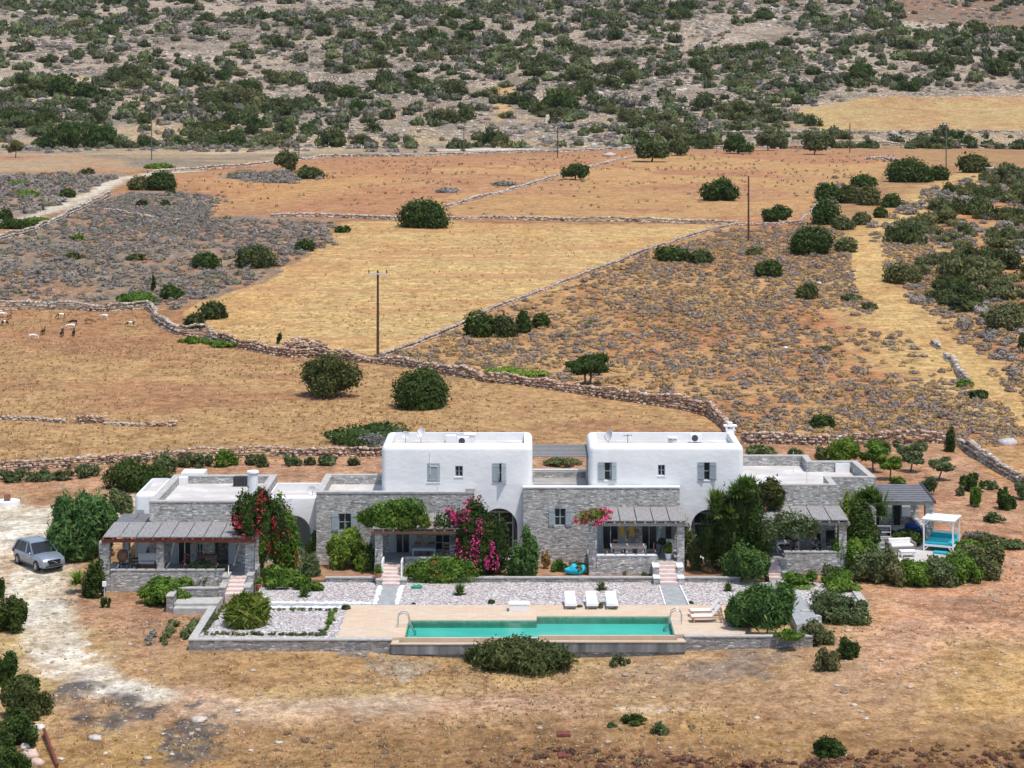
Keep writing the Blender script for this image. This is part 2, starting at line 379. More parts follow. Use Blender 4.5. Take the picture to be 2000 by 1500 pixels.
def build_ground():
    ys = np.concatenate([np.arange(40, 92, 4), np.arange(92, 166, .26), np.arange(166, 300, .55), np.arange(300, 600, 1.5), np.arange(600, 1200, 2.6), np.arange(1200, 1700, 20)])
    us = np.linspace(-.42, .42, 640)
    U, Y = np.meshgrid(us, ys); X = U*np.maximum(Y, 90); Z = zt(X, Y)
    nr, nc = X.shape
    idx = np.arange(nr*nc).reshape(nr, nc)
    q = np.stack([idx[:-1,:-1], idx[:-1,1:], idx[1:,1:], idx[1:,:-1]], -1).reshape(-1, 4)
    me = mesh_np("ground", np.stack([X, Y, Z], -1).reshape(-1, 3), q, smooth=True)
    X = X.ravel(); Y = Y.ravel()
    C = np.zeros((len(X), 3)); D = np.zeros((len(X), 3))       # D: rock speckle, tufts, plough streaks
    sc = np.clip(Y/200, .5, 4)
    wx = X+(fbm(X, Y, .25, 21)*5+fbm(X, Y, .05, 22)*5)*np.clip(sc, .3, 1.4)*.5; wy = Y+(fbm(X, Y, .25, 31)*5+fbm(X, Y, .05, 33)*6)*np.clip(sc, .3, 2)*.6
    n1 = fbm(X, Y, .03, 41)[:, None]*2; n2 = fbm(X, Y, .15, 51)[:, None]*2; n3 = fbm(X, Y, .6, 61)[:, None]*2
    big = fbm(X, Y, .01, 71)[:, None]*2
    def put(mask, col, d, var=.12, alt=None, k=0.0):
        m = mask[:, None].astype(float) if mask.ndim == 1 else mask
        c = col*(1+var*(n2+n3*.6))
        if alt is not None:
            a = np.clip((n1*.9+n2*.9+n3*.35+k)*1.6+.5, 0, 1); c = c*(1-a)+alt*(1+var*n3)*a
        C[:] = C*(1-m)+c*m; D[:] = D*(1-m)+np.array(d)*m
    one = np.ones(len(X)); SUBS = [(math.cos(q*1.047)*k_, math.sin(q*1.047)*k_) for q in range(6) for k_ in (.5, 1.0)]
    def soft(pts, rr=2.0):
        pl = poly_xy(pts); m = np.zeros(len(X))
        for a_, b_ in SUBS: m += inside(pl, wx+a_*rr+n3[:, 0]*rr*.8, wy+b_*rr*1.6+n3[:, 0]*rr)
        return m/len(SUBS)
    put(one, A(188,166,144), (1, .8, 0), .28, A(128,112,96), .0)                       # stony hillside
    put(inside(poly_xy([(1720,-10),(2500,-10),(2500,100),(2000,62),(1760,40)]), wx, wy), A(160,122,98), (.15,.5,.0), .12, A(140,118,100))
    # foot of the hill: drier, yellower
    foot = soft([(-600,200),(300,200),(700,190),(1000,170),(1300,235),(1560,200),(2600,170),(2600,330),(-600,340)], 25)
    put(foot, A(196,166,126), (.55,.8,0), .14, A(150,134,118), -.0)
    put(inside(poly_xy([(0,165),(180,150),(200,180),(60,200)]), wx, wy), A(205,175,130), (.2,.3,0))
    put(inside(poly_xy([(1540,218),(1700,190),(2600,165),(2600,262),(1610,258)]), wx, wy), A(208,176,122), (.1,.5,0), .1, A(196,152,108))
    put(inside(poly_xy([(960,170),(1005,165),(1000,225),(965,240)]), wx, wy), A(208,172,125), (.1,.3,0))
    # everything nearer than the long wall, default dry field
    near = inside(poly_xy([(-900,345),(400,328),(560,308),(900,300),(1240,290),(1500,283),(2900,290),(2900,2300),(-900,2300)]), wx, wy)
    put(near, A(192,150,104), (.15,.7,0), .12, A(176,128,92))
    put(soft([(-600,298),(0,300),(250,312),(262,335),(0,335),(-600,335)]), A(200,152,118), (.2,.5,0), .12, A(190,160,128))
    put(inside(poly_xy([(-600,338),(250,338),(60,425),(-600,470)]), wx, wy), A(158,146,136), (.35,1,0), .14, A(180,146,118), -.2)
    red = inside(poly_xy([(330,345),(600,312),(1240,296),(1500,290),(1780,298),(1700,352),(1625,385),(1572,430),(1440,437),(1200,431),(860,428),(380,433),(435,385),(340,362)]), wx, wy)
    put(red, A(200,150,110), (.05,.6,.25), .10, A(190,134,98), .0)
    put(red & (fbm(X, Y, .02, 77)+.0012*(X-20) > .05), A(204,158,108), (.05,.35,.25), .1)
    put(soft([(360,350),(650,335),(820,350),(620,385),(420,420),(440,385)], 9), A(208,160,106), (.05,.5,.2), .1, A(198,146,98))
    put(inside(poly_xy([(420,345),(540,328),(620,345),(560,357),(460,352)]), wx, wy), A(162,140,124), (.2,1,0))
    sl = inside(poly_xy([(-700,560),(0,470),(210,382),(300,368),(430,382),(400,428),(520,418),(700,426),(640,432),(655,455),(640,482),(575,512),(515,552),(415,578),(345,608),(285,600),(0,606),(-700,620)]), wx, wy)
    put(sl, A(152,134,118), (.6,1,0), .16, A(178,134,102), -.15)
    gold = inside(poly_xy([(350,612),(415,578),(520,550),(575,512),(640,482),(658,455),(660,436),(820,431),(1000,436),(1200,440),(1435,441),(1330,468),(1220,508),(1050,573),(960,603),(870,648),(745,694),(600,690),(480,668),(440,643)]), wx, wy)
    put(gold, A(220,184,126), (0,.4,1), .07, A(212,168,112), -.1)
    goat = inside(poly_xy([(-800,600),(0,608),(150,606),(285,604),(300,640),(400,660),(520,692),(700,706),(900,736),(1100,762),(1330,798),(1420,838),(1440,868),(740,890),(400,895),(0,925),(-800,960)]), wx, wy)
    put(goat, A(198,156,108), (.05,1,.15), .12, A(178,130,94), -.05)
    sr = inside(poly_xy([(740,700),(870,650),(960,605),(1220,510),(1440,441),(1570,435),(1640,470),(1900,330),(2700,300),(2900,1000),(2000,960),(1870,866),(1450,862),(1330,800),(1100,764),(900,737)]), wx, wy)
    put(sr, A(208,162,110), (.25,.8,0), .14, A(190,130,88), -.05)
    wt = [tuple(H(*p))[:2] for p in [(-60,455),(0,437),(60,425),(110,408),(170,382),(215,362),(245,347),(290,340),(390,334)]]
    put(np.clip(1.6-band(wt, 0, wx, wy)/1.7, 0, 1), A(222,208,190), (.3,0,0), .05)
    wt = [tuple(H(*p))[:2] for p in [(410,300),(470,296),(560,299),(600,290)]]
    put(np.clip(1.6-band(wt, 0, wx, wy)/3.5, 0, 1), A(215,190,160), (.3,0,0), .05)
    wt = [tuple(H(*p))[:2] for p in [(890,293),(950,291),(1010,291)]]
    put(np.clip(1.6-band(wt, 0, wx, wy)/5, 0, 1), A(235,225,215), (.3,0,0), .05)
    yl = [tuple(H(*p))[:2] for p in [(1900,345),(1830,385),(1760,435),(1700,470),(1685,520),(1700,580),(1760,640),(1830,700),(1900,770),(2010,830)]]
    put(np.clip(1.5-band(yl, 0, wx, wy)/5.5, 0, 1), A(220,182,122), (.1,.3,0), .08, A(212,168,112))
    orch = inside(poly_xy([(1450,866),(1850,862),(1890,890),(2010,955),(2500,1100),(2500,1180),(1900,1080),(1700,960),(1460,900)]), wx, wy)
    put(orch, A(202,156,122), (.2,.5,0), .12, A(188,138,106))
    put(inside(poly_xy([(-800,925),(300,905),(745,892),(1450,880),(1460,960),(200,960),(-800,990)]), wx, wy), A(198,150,118), (.15,.5,0))
    # yard in front
    fr = wy < P(500, 1160, 0)[1]
    put(fr, A(201,158,120), (.25,.7,0), .14, A(206,175,120), -.1)
    put(soft([(-500,1165),(200,1150),(380,1180),(370,1290),(250,1300),(200,1200),(-500,1250)]), A(191,143,112), (.35,.3,0))
    put(soft([(1700,1060),(2600,1040),(2600,1320),(1900,1270),(1750,1330),(1640,1300),(1700,1200)]), A(226,176,140), (.55,.3,0), .14, A(210,154,118))
    put(soft([(1850,1250),(2500,1240),(2500,1420),(1800,1420)]), A(204,162,108), (.1,.7,0), .15)
    mound = soft([(250,1300),(370,1262),(600,1264),(780,1262),(1100,1300),(800,1340),(500,1350)])
    put(mound, A(199,156,105), (.1,1,0), .12, A(181,137,99))
    put(soft([(1150,1290),(1590,1264),(1600,1330),(1300,1360),(1150,1350)]), A(193,156,116), (.1,1,0), .12, A(177,141,116))
    trk = [tuple(H(*p))[:2] for p in [(100,1290),(230,1340),(400,1380),(620,1385),(850,1375),(1100,1380)]]
    put(np.clip(1.7-band(trk, 0, X+n3[:,0]*.6, Y+n3[:,0])/1.3, 0, 1)*.9, A(216,174,142), (.5,.1,0), .1, A(224,190,160))
    put(soft([(-500,1410),(500,1440),(900,1420),(1300,1390),(2500,1420),(2500,1900),(-500,1900)]), A(181,139,95), (.1,1,0), .16, A(195,156,90))
    put(soft([(900,1480),(1100,1440),(1300,1475),(1500,1490),(1800,1470),(2500,1460),(2500,1900),(900,1900)]), A(144,103,75), (0,1,0), .2, A(181,130,71), -.3)
    dv_ = [tuple(H(*p))[:2] for p in [(-60,1010),(25,1025),(45,1100),(50,1160),(90,1220),(110,1275),(200,1330),(290,1360)]]
    bw = np.interp(wy, [100, 112, 124, 135, 155], [1.0, 1.2, 1.55, 2.5, 3.4])
    put(np.clip((1.7-band(dv_, 0, X+n3[:,0]*.5, Y+n3[:,0]*.8)/bw)*1.3, 0, 1), A(230,212,188), (.5,0,0), .10, A(222,194,166), -.7)
    put(soft([(-300,1010),(60,985),(130,1000),(240,965),(300,975),(200,1060),(30,1120),(-300,1150)]), A(230,217,200), (.4,0,0), .08, A(218,189,162), -.3)
    for px, py, rx, ry, cc in ((25,1045,1.6,3.2,(238,226,210)),(52,1130,1.1,2.6,(236,224,208)),(80,1190,1.4,1.7,(238,226,212)),(112,1285,1.5,1.3,(238,226,212)),(175,1320,1.1,.8,(232,214,196)),(255,1352,1.7,.8,(240,228,214)),(1240,1385,2.2,.4,(226,196,164)),(1400,1310,2.4,1.0,(158,136,118)),(1900,1190,3.0,1.6,(176,132,104)),(125,1357,1.8,1.1,(96,92,94)),(232,1395,2.0,1.6,(98,92,92)),(375,1450,1.5,2.8,(100,94,96)),(770,1300,2.0,1.6,(182,164,142)),(690,1272,.8,.5,(160,148,140)),(1480,1285,2.4,1.4,(164,140,124))):
        jx = fbm(X, Y, .9, 15)*rx*2.2; jy = fbm(X, Y, .9, 16)*ry*3.0; c0 = H(px, py); dd = ((X+jx-c0.x)/rx)**2+((Y+jy-c0.y)/(ry*1.6))**2
        put(np.clip((1.3-dd)*1.5, 0, 1)*.92*np.clip(.85+2.0*fbm(X, Y, 1.8, 19), .25, 1), A(*cc), (.5,.2,0), .25)
    C[:] = np.clip(C*(1+.10*big+.06*n1), .01, .9)
    for nm, arr in (("tint", C), ("detail", D)):
        a = me.color_attributes.new(nm, 'FLOAT_COLOR', 'POINT')
        a.data.foreach_set("color", np.concatenate([arr, np.ones((len(arr), 1))], 1).astype(np.float32).ravel())
    t = NT("groundmat", .95); t.b.inputs["Specular IOR Level"].default_value = .1
    a = t.node("ShaderNodeAttribute"); a.attribute_name = "tint"; d = t.node("ShaderNodeAttribute"); d.attribute_name = "detail"
    s = t.node("ShaderNodeSeparateColor"); t.L(d.outputs["Color"], s.inputs[0]); c = t.coord()
    col = a.outputs["Color"]
    col = t.mix(1, col, t.ramp(t.noise(c, .3, 7, .72), [(.34, .74), (.5, 1.0), (.66, 1.18)]), 'MULTIPLY')
    col = t.mix(1, col, t.ramp(t.noise(c, .9, 6, .75), [(.40, (.72,.66,.58)), (.52, (1,1,1)), (.62, (1.16,1.16,1.14))]), 'MULTIPLY')
    col = t.mix(.9, col, t.ramp(t.noise(c, 2.3, 5, .75), [(.36, .60), (.5, 1.0), (.64, 1.28)]), 'MULTIPLY')
    col = t.mix(1, col, t.ramp(t.noise(c, 7.5, 4, .8), [(.36, .66), (.5, 1.0), (.64, 1.3)]), 'MULTIPLY')
    # dry tufts and weeds
    tf = t.math('MULTIPLY', t.math('MULTIPLY', t.ramp(t.vor(c, 1.1), [(.12, 1), (.38, 0)]), t.ramp(t.noise(c, .22, 4), [(.44, 0), (.56, 1)])), s.outputs[1])
    col = t.mix(t.math('MULTIPLY', tf, .55), col, (.20,.125,.06))
    tf2 = t.math('MULTIPLY', t.ramp(t.noise(c, 3.4, 6, .8), [(.56, 0), (.64, 1)]), s.outputs[1])
    col = t.mix(t.math('MULTIPLY', tf2, .5), col, (.19,.13,.07))
    # plough and cutting rows
    rot = t.node("ShaderNodeMapping"); rot.inputs["Rotation"].default_value = (0, 0, math.radians(-70)); rot.inputs["Scale"].default_value = (.06, 1, 1); t.L(c, rot.inputs[0])
    stv = t.noise(rot.outputs[0], .42, 6, .68); st = t.math('MULTIPLY', t.ramp(stv, [(.51, 0), (.60, 1)]), s.outputs[2])
    col = t.mix(t.math('MULTIPLY', st, .8), col, (.38,.20,.10))
    # pale stones
    sp = t.node('ShaderNodeSeparateXYZ'); t.L(c, sp.inputs[0]); yy = sp.outputs[1]
    v = t.vor(c, .95, out="Color"); vs = t.node("ShaderNodeSeparateColor"); t.L(v, vs.inputs[0])
    rk = t.math('MULTIPLY', t.math('MULTIPLY', t.ramp(vs.outputs[0], [(.45, 0), (.5, 1)]), t.ramp(t.vor(c, .95), [(.34, 1), (.44, 0)])), t.math('MULTIPLY', t.ramp(t.noise(c, .07, 6, .7), [(.40, 0), (.54, 1)]), t.math('GREATER_THAN', yy, 540)))
    v2 = t.vor(c, 4.2, out="Color"); vs2 = t.node("ShaderNodeSeparateColor"); t.L(v2, vs2.inputs[0])
    rk2 = t.math('MULTIPLY', t.ramp(vs2.outputs[1], [(.86, 0), (.9, 1)]), t.ramp(t.vor(c, 4.2), [(.25, 1), (.38, 0)]))
    col = t.mix(t.math('MULTIPLY', t.math('MAXIMUM', t.math('MAXIMUM', rk, rk2), t.math('MULTIPLY', t.ramp(t.noise(c, 5.5, 5, .8), [(.60, 0), (.66, .8)]), t.ramp(t.noise(c, .4, 4), [(.42, .1), (.6, 1)]))), t.math('MINIMUM', t.math('MULTIPLY', s.outputs[0], 1.3), 1)), col, (.60,.53,.47))
    col = t.mix(t.math('MULTIPLY', s.outputs[0], t.ramp(t.noise(c, .25, 7, .8), [(.5, 0), (.62, .6)])), col, (.22,.19,.17))
    t.col(col); t.bump(t.noise(c, 2.2, 6, .75), .7, .25)
    me.materials.append(t.m)
    o = link(bpy.data.objects.new("ground", me)); tag(o, kind="structure"); return o
build_ground()

# ------------------------------------------------------------------ small sheets of the setting
def sheet(name, pts, z0, z1, mat, lab=None):
    mb = MB().prism([(p[0], p[1]) for p in pts], z0, z1); o = mb.build(name, mat); tag(o, kind="structure"); return o

# ------------------------------------------------------------------ leaves
def leafcloud(seed, rx, ry, rz, n, leaf, lobes=9, spread=.58, core=.8, lr=(.36,.56), asp=1.5, lift=.0, ball=False, fit=None, ico=None):
    r = np.random.RandomState(seed)
    cen = []; rad = []
    for k in range(lobes):
        d = r.normal(size=3); d /= np.linalg.norm(d); q = spread*(r.uniform(.35, 1)**.6 if r.rand() < .78 else 1.22)
        if not ball: d[2] = abs(d[2])*.85-.12
        elif d[2] < -.3: d[2] *= .3
        cen.append(d*q); rad.append(r.uniform(*lr))
    cen = np.array(cen); rad = np.array(rad); P_ = []; N_ = []
    m = n*3; k = r.randint(0, lobes, m); d = r.normal(size=(m, 3)); d /= np.linalg.norm(d, axis=1)[:, None]
    p = cen[k]+d*(rad[k]*(r.uniform(.78, 1.12, m)+.55*r.rand(m)**7))[:, None]
    dist = np.linalg.norm(p[:, None, :]-cen[None], axis=2)/rad[None]; dist[np.arange(m), k] = 9
    zb = -.78 if ball else -.34; ok = (dist.min(1) > .8) & (p[:, 2] > zb)
    p = p[ok][:n]; d = d[ok][:n]; n = len(p)
    S = np.array([rx, ry, rz]); zs = 1.0 if ball else 1.3; zo = .8 if ball else .34
    p[:, 2] = (p[:, 2]+zo)*zs; p = p*S; p[:, 2] += lift
    p[:, 2] = np.maximum(p[:, 2], .03)
    nn = d+r.normal(size=d.shape)*.6+np.array([0,0,.3]); nn /= np.linalg.norm(nn, axis=1)[:, None]
    tt = np.cross(nn, r.normal(size=nn.shape)); tt /= np.linalg.norm(tt, axis=1)[:, None]+1e-9; bb = np.cross(nn, tt)
    sz = leaf*r.uniform(.5, 1.25, n)[:, None]
    V = np.stack([p-tt*sz*asp*.5-bb*sz*.18, p+bb*sz*.5, p+tt*sz*asp*.5+bb*sz*.18, p-bb*sz*.5], 1).reshape(-1, 3)
    F = np.arange(n*4).reshape(-1, 4)
    # solid inside of each clump of twigs
    cv = []; cf = []; b = 0; ico = ico or ICO
    if core > 0:
        for q, a in zip(cen, rad):
            v = ico[0]*a*core*(1+r.uniform(-.18, .18, (len(ico[0]), 1)))+q; v[:, 2] = np.maximum((v[:, 2]+zo)*zs, 0); v = v*S; v[:, 2] += lift
            cv.append(v); cf.append(ico[1]+len(V)+b); b += len(v)
        T = np.concatenate(cf); V = np.concatenate([V]+cv)
    else: T = np.zeros((0, 3), int)
    if fit:
        lo = np.percentile(V, .6, 0); hi = np.percentile(V, 99.4, 0)
        V[:, 0] = (V[:, 0]-(lo[0]+hi[0])/2)*2*fit[0]/(hi[0]-lo[0]); V[:, 1] = (V[:, 1]-(lo[1]+hi[1])/2)*2*fit[1]/(hi[1]-lo[1])
        V[:, 2] = lift+(V[:, 2]-lift)*fit[2]/max(hi[2]-lift, .01)
    return V, F, T
def _ico(sub=1):
    bm = bmesh.new(); bmesh.ops.create_icosphere(bm, subdivisions=sub, radius=1)
    v = np.array([tuple(x.co) for x in bm.verts]); f = np.array([[x.index for x in g.verts] for g in bm.faces]); bm.free(); return v, f
ICO = _ico(2)
def plant_at(px, py, wpx, hpx, z=None):
    g = H(px, py) if z is None else P(px, py, z)
    s = FPX/g.y; return g, wpx/s/2, hpx/s
def bush(name, px, py, wpx, hpx, mat, label, cat="shrub", group=None, z=None, n=None, leaf=None, lobes=9, seed=None, flowers=None, fn=0, dep=.8, spread=.80, asp=1.7, lr=(.17,.40), core=.55):
    g, rx, h = plant_at(px, py, wpx, hpx, z); s = FPX/g.y
    ry = rx*dep; h = max(h*.45, h-2*ry*(HZ-g.z)/g.y*.42); leaf = (leaf*.6 if leaf else 0) or max(.10, 3.7/s); lobes = int(lobes*2.0)
    if n is None: n = int(min(13000, max(300, 4.2*(rx*h*3.5)/(leaf*leaf*.6))))
    else: n = int(n*2.2)
    seed = seed or int(px*7+py*13) % 9973
    V, F, T = leafcloud(seed, rx/1.06, ry/1.06, h/1.78, n, leaf, lobes, spread, core, lr, asp, fit=(rx, ry, h))
    loc = Vector((g.x, g.y+ry*.9, 0)); loc.z = (float(zt(loc.x, loc.y)) if z is None else z)-.03
    me = mesh_np(name, V, F, T); me.materials.append(M[mat])
    if flowers:
        root = thing(name, loc, label, cat, group)
        me.name = "foliage"; obj_me("foliage", me, None, root)
        fV, fF, _ = leafcloud(seed+1, rx*1.0, ry*1.0, h/1.70, int(fn*2.6) or int(n*.25), leaf*1.05, 34, 1.0, 0, (.07,.2), 1.2, fit=(rx*1.0, ry*1.25, h*1.02))
        obj_me("blossom", mesh_np("blossom", fV, fF), flowers, root)
        return root
    o = link(bpy.data.objects.new(name, me)); o.location = loc; tag(o, label, cat, group); return o
def tree(name, px, py, wpx, hpx, mat, label, cat="tree", group=None, z=None, trunk=.3, lean=0, n=None, leaf=None, lobes=10, stems=1, seed=None, leafn=1.0):
    g, rx, h = plant_at(px, py, wpx, hpx, z); s = FPX/g.y; seed = seed or int(px*7+py*13) % 9973; r = random.Random(seed)
    base = Vector((g.x, g.y, (float(zt(g.x, g.y)) if z is None else z)-.05)); root = thing(name, base, label, cat, group)
    leaf = leaf or max(.11, 3.6/s); ch = h*(1-trunk)+.1*h; lobes = int(lobes*1.6)
    if n is None: n = int(min(9000, max(300, leafn*4.6*(rx*ch*3.5)/(leaf*leaf*.6))))
    V, F, T = leafcloud(seed, rx/1.06, rx*.85, ch/1.78, n, leaf, lobes, .72, .6, (.22,.42), lift=h*trunk-.1*h, ball=trunk > .3, fit=(rx, rx*.85, ch))
    V[:, 0] += lean*h
    me = mesh_np("crown", V, F, T); obj_me("crown", me, mat, root)
    mb = MB(); tr = max(.06, rx*.05)
    for k in range(stems):
        a = r.uniform(0, 6.28); off = Vector((math.cos(a), math.sin(a)*.5, 0))*(0 if stems == 1 else rx*.15)
        p0 = off*.6; p1 = off+Vector((lean*h*.6+r.uniform(-.08, .08)*rx, 0, h*trunk*.8)); p2 = off*1.6+Vector((lean*h, 0, h*(trunk+.22)))
        mb.cyl(p0, p1, tr*1.35, tr, 7); mb.cyl(p1, p2, tr, tr*.6, 7)
        for j in range(5):
            b = r.uniform(0, 6.28); mb.cyl(p1.lerp(p2, r.uniform(0, .9)), p2+Vector((math.cos(b)*rx*.55, math.sin(b)*rx*.5, r.uniform(.0, .25)*h)), tr*.5, tr*.15, 5)
    me2 = mb.mesh("trunk"); obj_me("trunk", me2, "bark", root); return root
# ------------------------------------------------------------------ dry stone walls
def drywall(pts, height, label, size=.32, tint=0, dens=1.0, group="dry stone walls between the fields", wd=.55, seed=1, far=False, gaps=0.):
    r = np.random.RandomState(seed); L = [H(*p) for p in pts]; cube = np.array([(x, y, z) for x in (-.5,.5) for y in (-.5,.5) for z in (-.5,.5)])
    fc = np.array([(0,1,3,2),(4,6,7,5),(0,4,5,1),(2,3,7,6),(0,2,6,4),(1,5,7,3)])
    pos = []; dirs = []
    for a, b in zip(L[:-1], L[1:]):
        ln = math.hypot(b.x-a.x, b.y-a.y); n = max(1, int(ln/(size*.62)*dens))
        for k in range(n):
            t = (k+.5)/n; pos.append((a.x+(b.x-a.x)*t, a.y+(b.y-a.y)*t)); dirs.append(((b.x-a.x)/ln, (b.y-a.y)/ln))
    pos = np.array(pos); dirs = np.array(dirs)
    hv = height*np.clip(1+1.3*fbm(pos[:, 0], pos[:, 1], .3, seed)+.9*fbm(pos[:, 0], pos[:, 1], .07, seed+3), .15, 1.6); keep = fbm(pos[:, 0], pos[:, 1], .15, seed+9) > -.5+gaps
    V = []; Cc = []
    height *= .38; size *= .62; wd = min(wd*.46, size*1.25) if wd < 1.5 else wd*.6; rows = max(1, int(round(height/(size*.6))))
    reds = np.array([(.40,.25,.17), (.52,.37,.28), (.29,.16,.10), (.64,.51,.41)]); whs = np.array([(.52,.44,.36), (.40,.33,.27), (.66,.58,.49), (.28,.23,.19)])
    for row in range(rows+1):
        fr = row/max(1, rows)
        for side in (-1, 0, 1):
            n = len(pos); sel = keep & (r.rand(n) < (1 if row < rows else .7)); idx = np.nonzero(sel)[0]
            if not len(idx): continue
            off = side*wd*(.5-.16*fr)
            cx = pos[idx, 0]-dirs[idx, 1]*off+r.normal(0, .1, len(idx))*dirs[idx, 0]; cy = pos[idx, 1]+dirs[idx, 0]*off+r.normal(0, .1, len(idx))
            cz = zt(cx, cy)+hv[idx]*fr*(.92 if rows > 1 else .55)+r.normal(0, .03, len(idx))+size*.2
            a = np.arctan2(dirs[idx, 1], dirs[idx, 0])+r.normal(0, .35, len(idx)); sx = size*r.uniform(.8, 1.6, len(idx)); sy = size*r.uniform(.8, 1.3, len(idx)); sz = size*r.uniform(.5, .9, len(idx))
            c = cube[None]*np.stack([sx, sy, sz], -1)[:, None]*(1+r.uniform(-.22, .22, (len(idx), 8, 3)))
            x = c[..., 0]*np.cos(a)[:, None]-c[..., 1]*np.sin(a)[:, None]; y = c[..., 0]*np.sin(a)[:, None]+c[..., 1]*np.cos(a)[:, None]
            V.append(np.stack([x+cx[:, None], y+cy[:, None], c[..., 2]+cz[:, None]], -1).reshape(-1, 3))
            mm = r.rand(len(idx))[:, None]; tn = np.clip(tint+.25+fbm(cx, cy, .06, 5)*1.2, 0, 1)[:, None]
            ccol = whs[r.randint(0, 4, len(idx))]*(1-tn)+reds[r.randint(0, 4, len(idx))]*tn; Cc.append(np.repeat(ccol, 8, 0))
    V = np.concatenate(V); Cc = np.concatenate(Cc); n = len(V)//8
    F = (fc[None]+np.arange(n)[:, None, None]*8).reshape(-1, 4)
    org = np.array([L[0].x, L[0].y, L[0].z]); me = mesh_np("dry_stone_wall", V-org, F)
    at = me.color_attributes.new("tint", 'FLOAT_COLOR', 'POINT'); at.data.foreach_set("color", np.concatenate([Cc, np.ones((len(Cc), 1))], 1).astype(np.float32).ravel())
    me.materials.append(M["rubble"]); o = link(bpy.data.objects.new("dry_stone_wall", me)); o.location = org
    tag(o, label, "dry stone wall", group); return o
# ------------------------------------------------------------------ garden platform, deck and pool
sheet("gravel_bed", [(-18.95,114.5),(-10.9,114.5),(-10.9,121.8),(20.5,121.8),(20.5,127.75),(-16.9,127.75),(-16.9,124.0),(-18.0,124.0),(-18.3,121.8)], -.9, 0.0, "gravel")
mb = MB(); mb.box(-10.9,-7.05,114.45,121.8,-.9,.035); mb.box(-7.05,.55,118.3,121.8,-.9,.035); mb.box(.55,8.5,119.2,121.8,-.9,.035)
mb.prism([(8.5,115.1),(12.5,115.1),(14.2,121.8),(8.5,121.8)], -.9, .035); tag(mb.build("pool_deck", "tile"), kind="structure")
mb = MB().add([(-7.05,114.745,-.06),(.55,114.745,-.06),(.55,118.3,-.06),(-7.05,118.3,-.06)],[(0,1,2,3)]); mb.add([(.55,115.195,-.06),(8.5,115.195,-.06),(8.5,119.2,-.06),(.55,119.2,-.06)],[(0,1,2,3)])
tag((lambda q: (q.box(-7.05,.55,114.75,118.3,-.9,-.42), q.box(.55,8.5,115.2,119.2,-.9,-.42), q)[2])(MB()).build("pool_floor", "pool_floor"), kind="structure")
q = MB(); q.box(-7.0,.5,118.25,118.297,-.42,-.02); q.box(.552,8.45,119.15,119.197,-.42,-.02); q.box(-7.047,-7.0,114.76,118.297,-.42,-.02); q.box(8.45,8.497,115.21,119.197,-.42,-.02); q.box(.5,.55,118.25,119.197,-.42,-.02); tag(q.build("pool_sides", "pool_side"), kind="structure")
me_w = mb.build("pool_water", "water"); me_w.data.flip_normals() if me_w.data.polygons[0].normal.z < 0 and me_w.data.polygons[1].normal.z < 0 else None
for p_ in me_w.data.polygons:
    if p_.normal.z < 0: p_.flip()
me_w.data.update(); tag(me_w, kind="structure")
sheet("garden_bed", [(-16.9,127.9),(15.2,127.9),(15.2,133.4),(-16.9,133.4)], -.9, .14, "soil")
sheet("garden_bed", [(16.8,127.9),(20.85,127.9),(20.85,130.0),(16.8,130.0)], -.9, .02, "soil")
for pts in ([(-9.25,121.82),(-8.1,121.82),(-8.1,126.7),(-9.25,126.7)], [(8.5,121.82),(9.8,121.82),(9.6,126.9),(8.45,126.9)],
            [(-17.4,121.3),(-10.95,121.3),(-10.95,122.1),(-17.4,122.3)]):
    sheet("path", pts, -.3, .03, "concrete")
pp = [P(1500,1130), P(1531,1130), P(1583,1188), P(1600,1212), P(1556,1222), P(1541,1190)]
sheet("path", pp, -.5, .034, "concrete")
for k in range(3):
    a = P(1562, 1192+k*9); sheet("path_step", [(a.x, a.y), (a.x+1.15, a.y-.05), (a.x+1.25, a.y-.45), (a.x+.05, a.y-.4)], -.5, .08-.05*k, "coping")
def walling(name, boxes, label, cat="garden wall", group=None, mat="stone_dark", cmat="coping", cap=.07, over=.03):
    c = boxes[0]; root = thing(name, ((c[0]+c[1])/2, c[2], c[4]), label, cat, group); b = MB(); k = MB()
    for i, (x0, x1, y0, y1, z0, z1) in enumerate(boxes):
        e = .002*i; b.box(x0, x1, y0, y1, z0, z1-cap); k.box(x0-over, x1+over, y0-over, y1+over, z1-cap+e, z1+e)
    b.build("wall", mat, root); k.build("coping", cmat, root); return root
walling("retaining_wall", [(-19.35,-7.75,114.05,114.45,-1.6,.03),(-19.35,-18.95,114.47,121.6,-1.6,.03)], "low grey stone wall along the gravel corner bed, left of the pool", "retaining wall")
walling("retaining_wall", [(9.05,16.4,114.75,115.1,-1.6,.03)], "low grey stone wall from the right end of the pool to the bushes", "retaining wall")
walling("garden_wall", [(-22.1,-19.25,124.0,124.35,-.9,.55),(-22.1,-21.7,122.2,123.95,-.9,.5)], "small L shaped stone wall beside the leftmost pink steps")
sheet("landing", [(-21.65,122.4),(-19.0,122.4),(-18.9,123.95),(-21.65,123.95)], -.8, -.02, "coping")
sheet("landing_step", [(-21.6,121.8),(-19.3,121.8),(-19.3,122.38),(-21.6,122.38)], -.8, -.17, "coping")
G_ = "low walls edging the planting beds"
walling("garden_wall", [(-12.9,-9.45,127.72,127.98,-.3,.33)], "low bed wall under the yellow-green bush, left of the second steps", group=G_)
walling("garden_wall", [(-7.9,8.25,127.72,127.98,-.3,.33)], "long low bed wall behind the gravel between the second and third steps", group=G_)
walling("garden_wall", [(9.95,13.6,127.72,127.98,-.3,.33)], "low bed wall right of the third steps", group=G_)
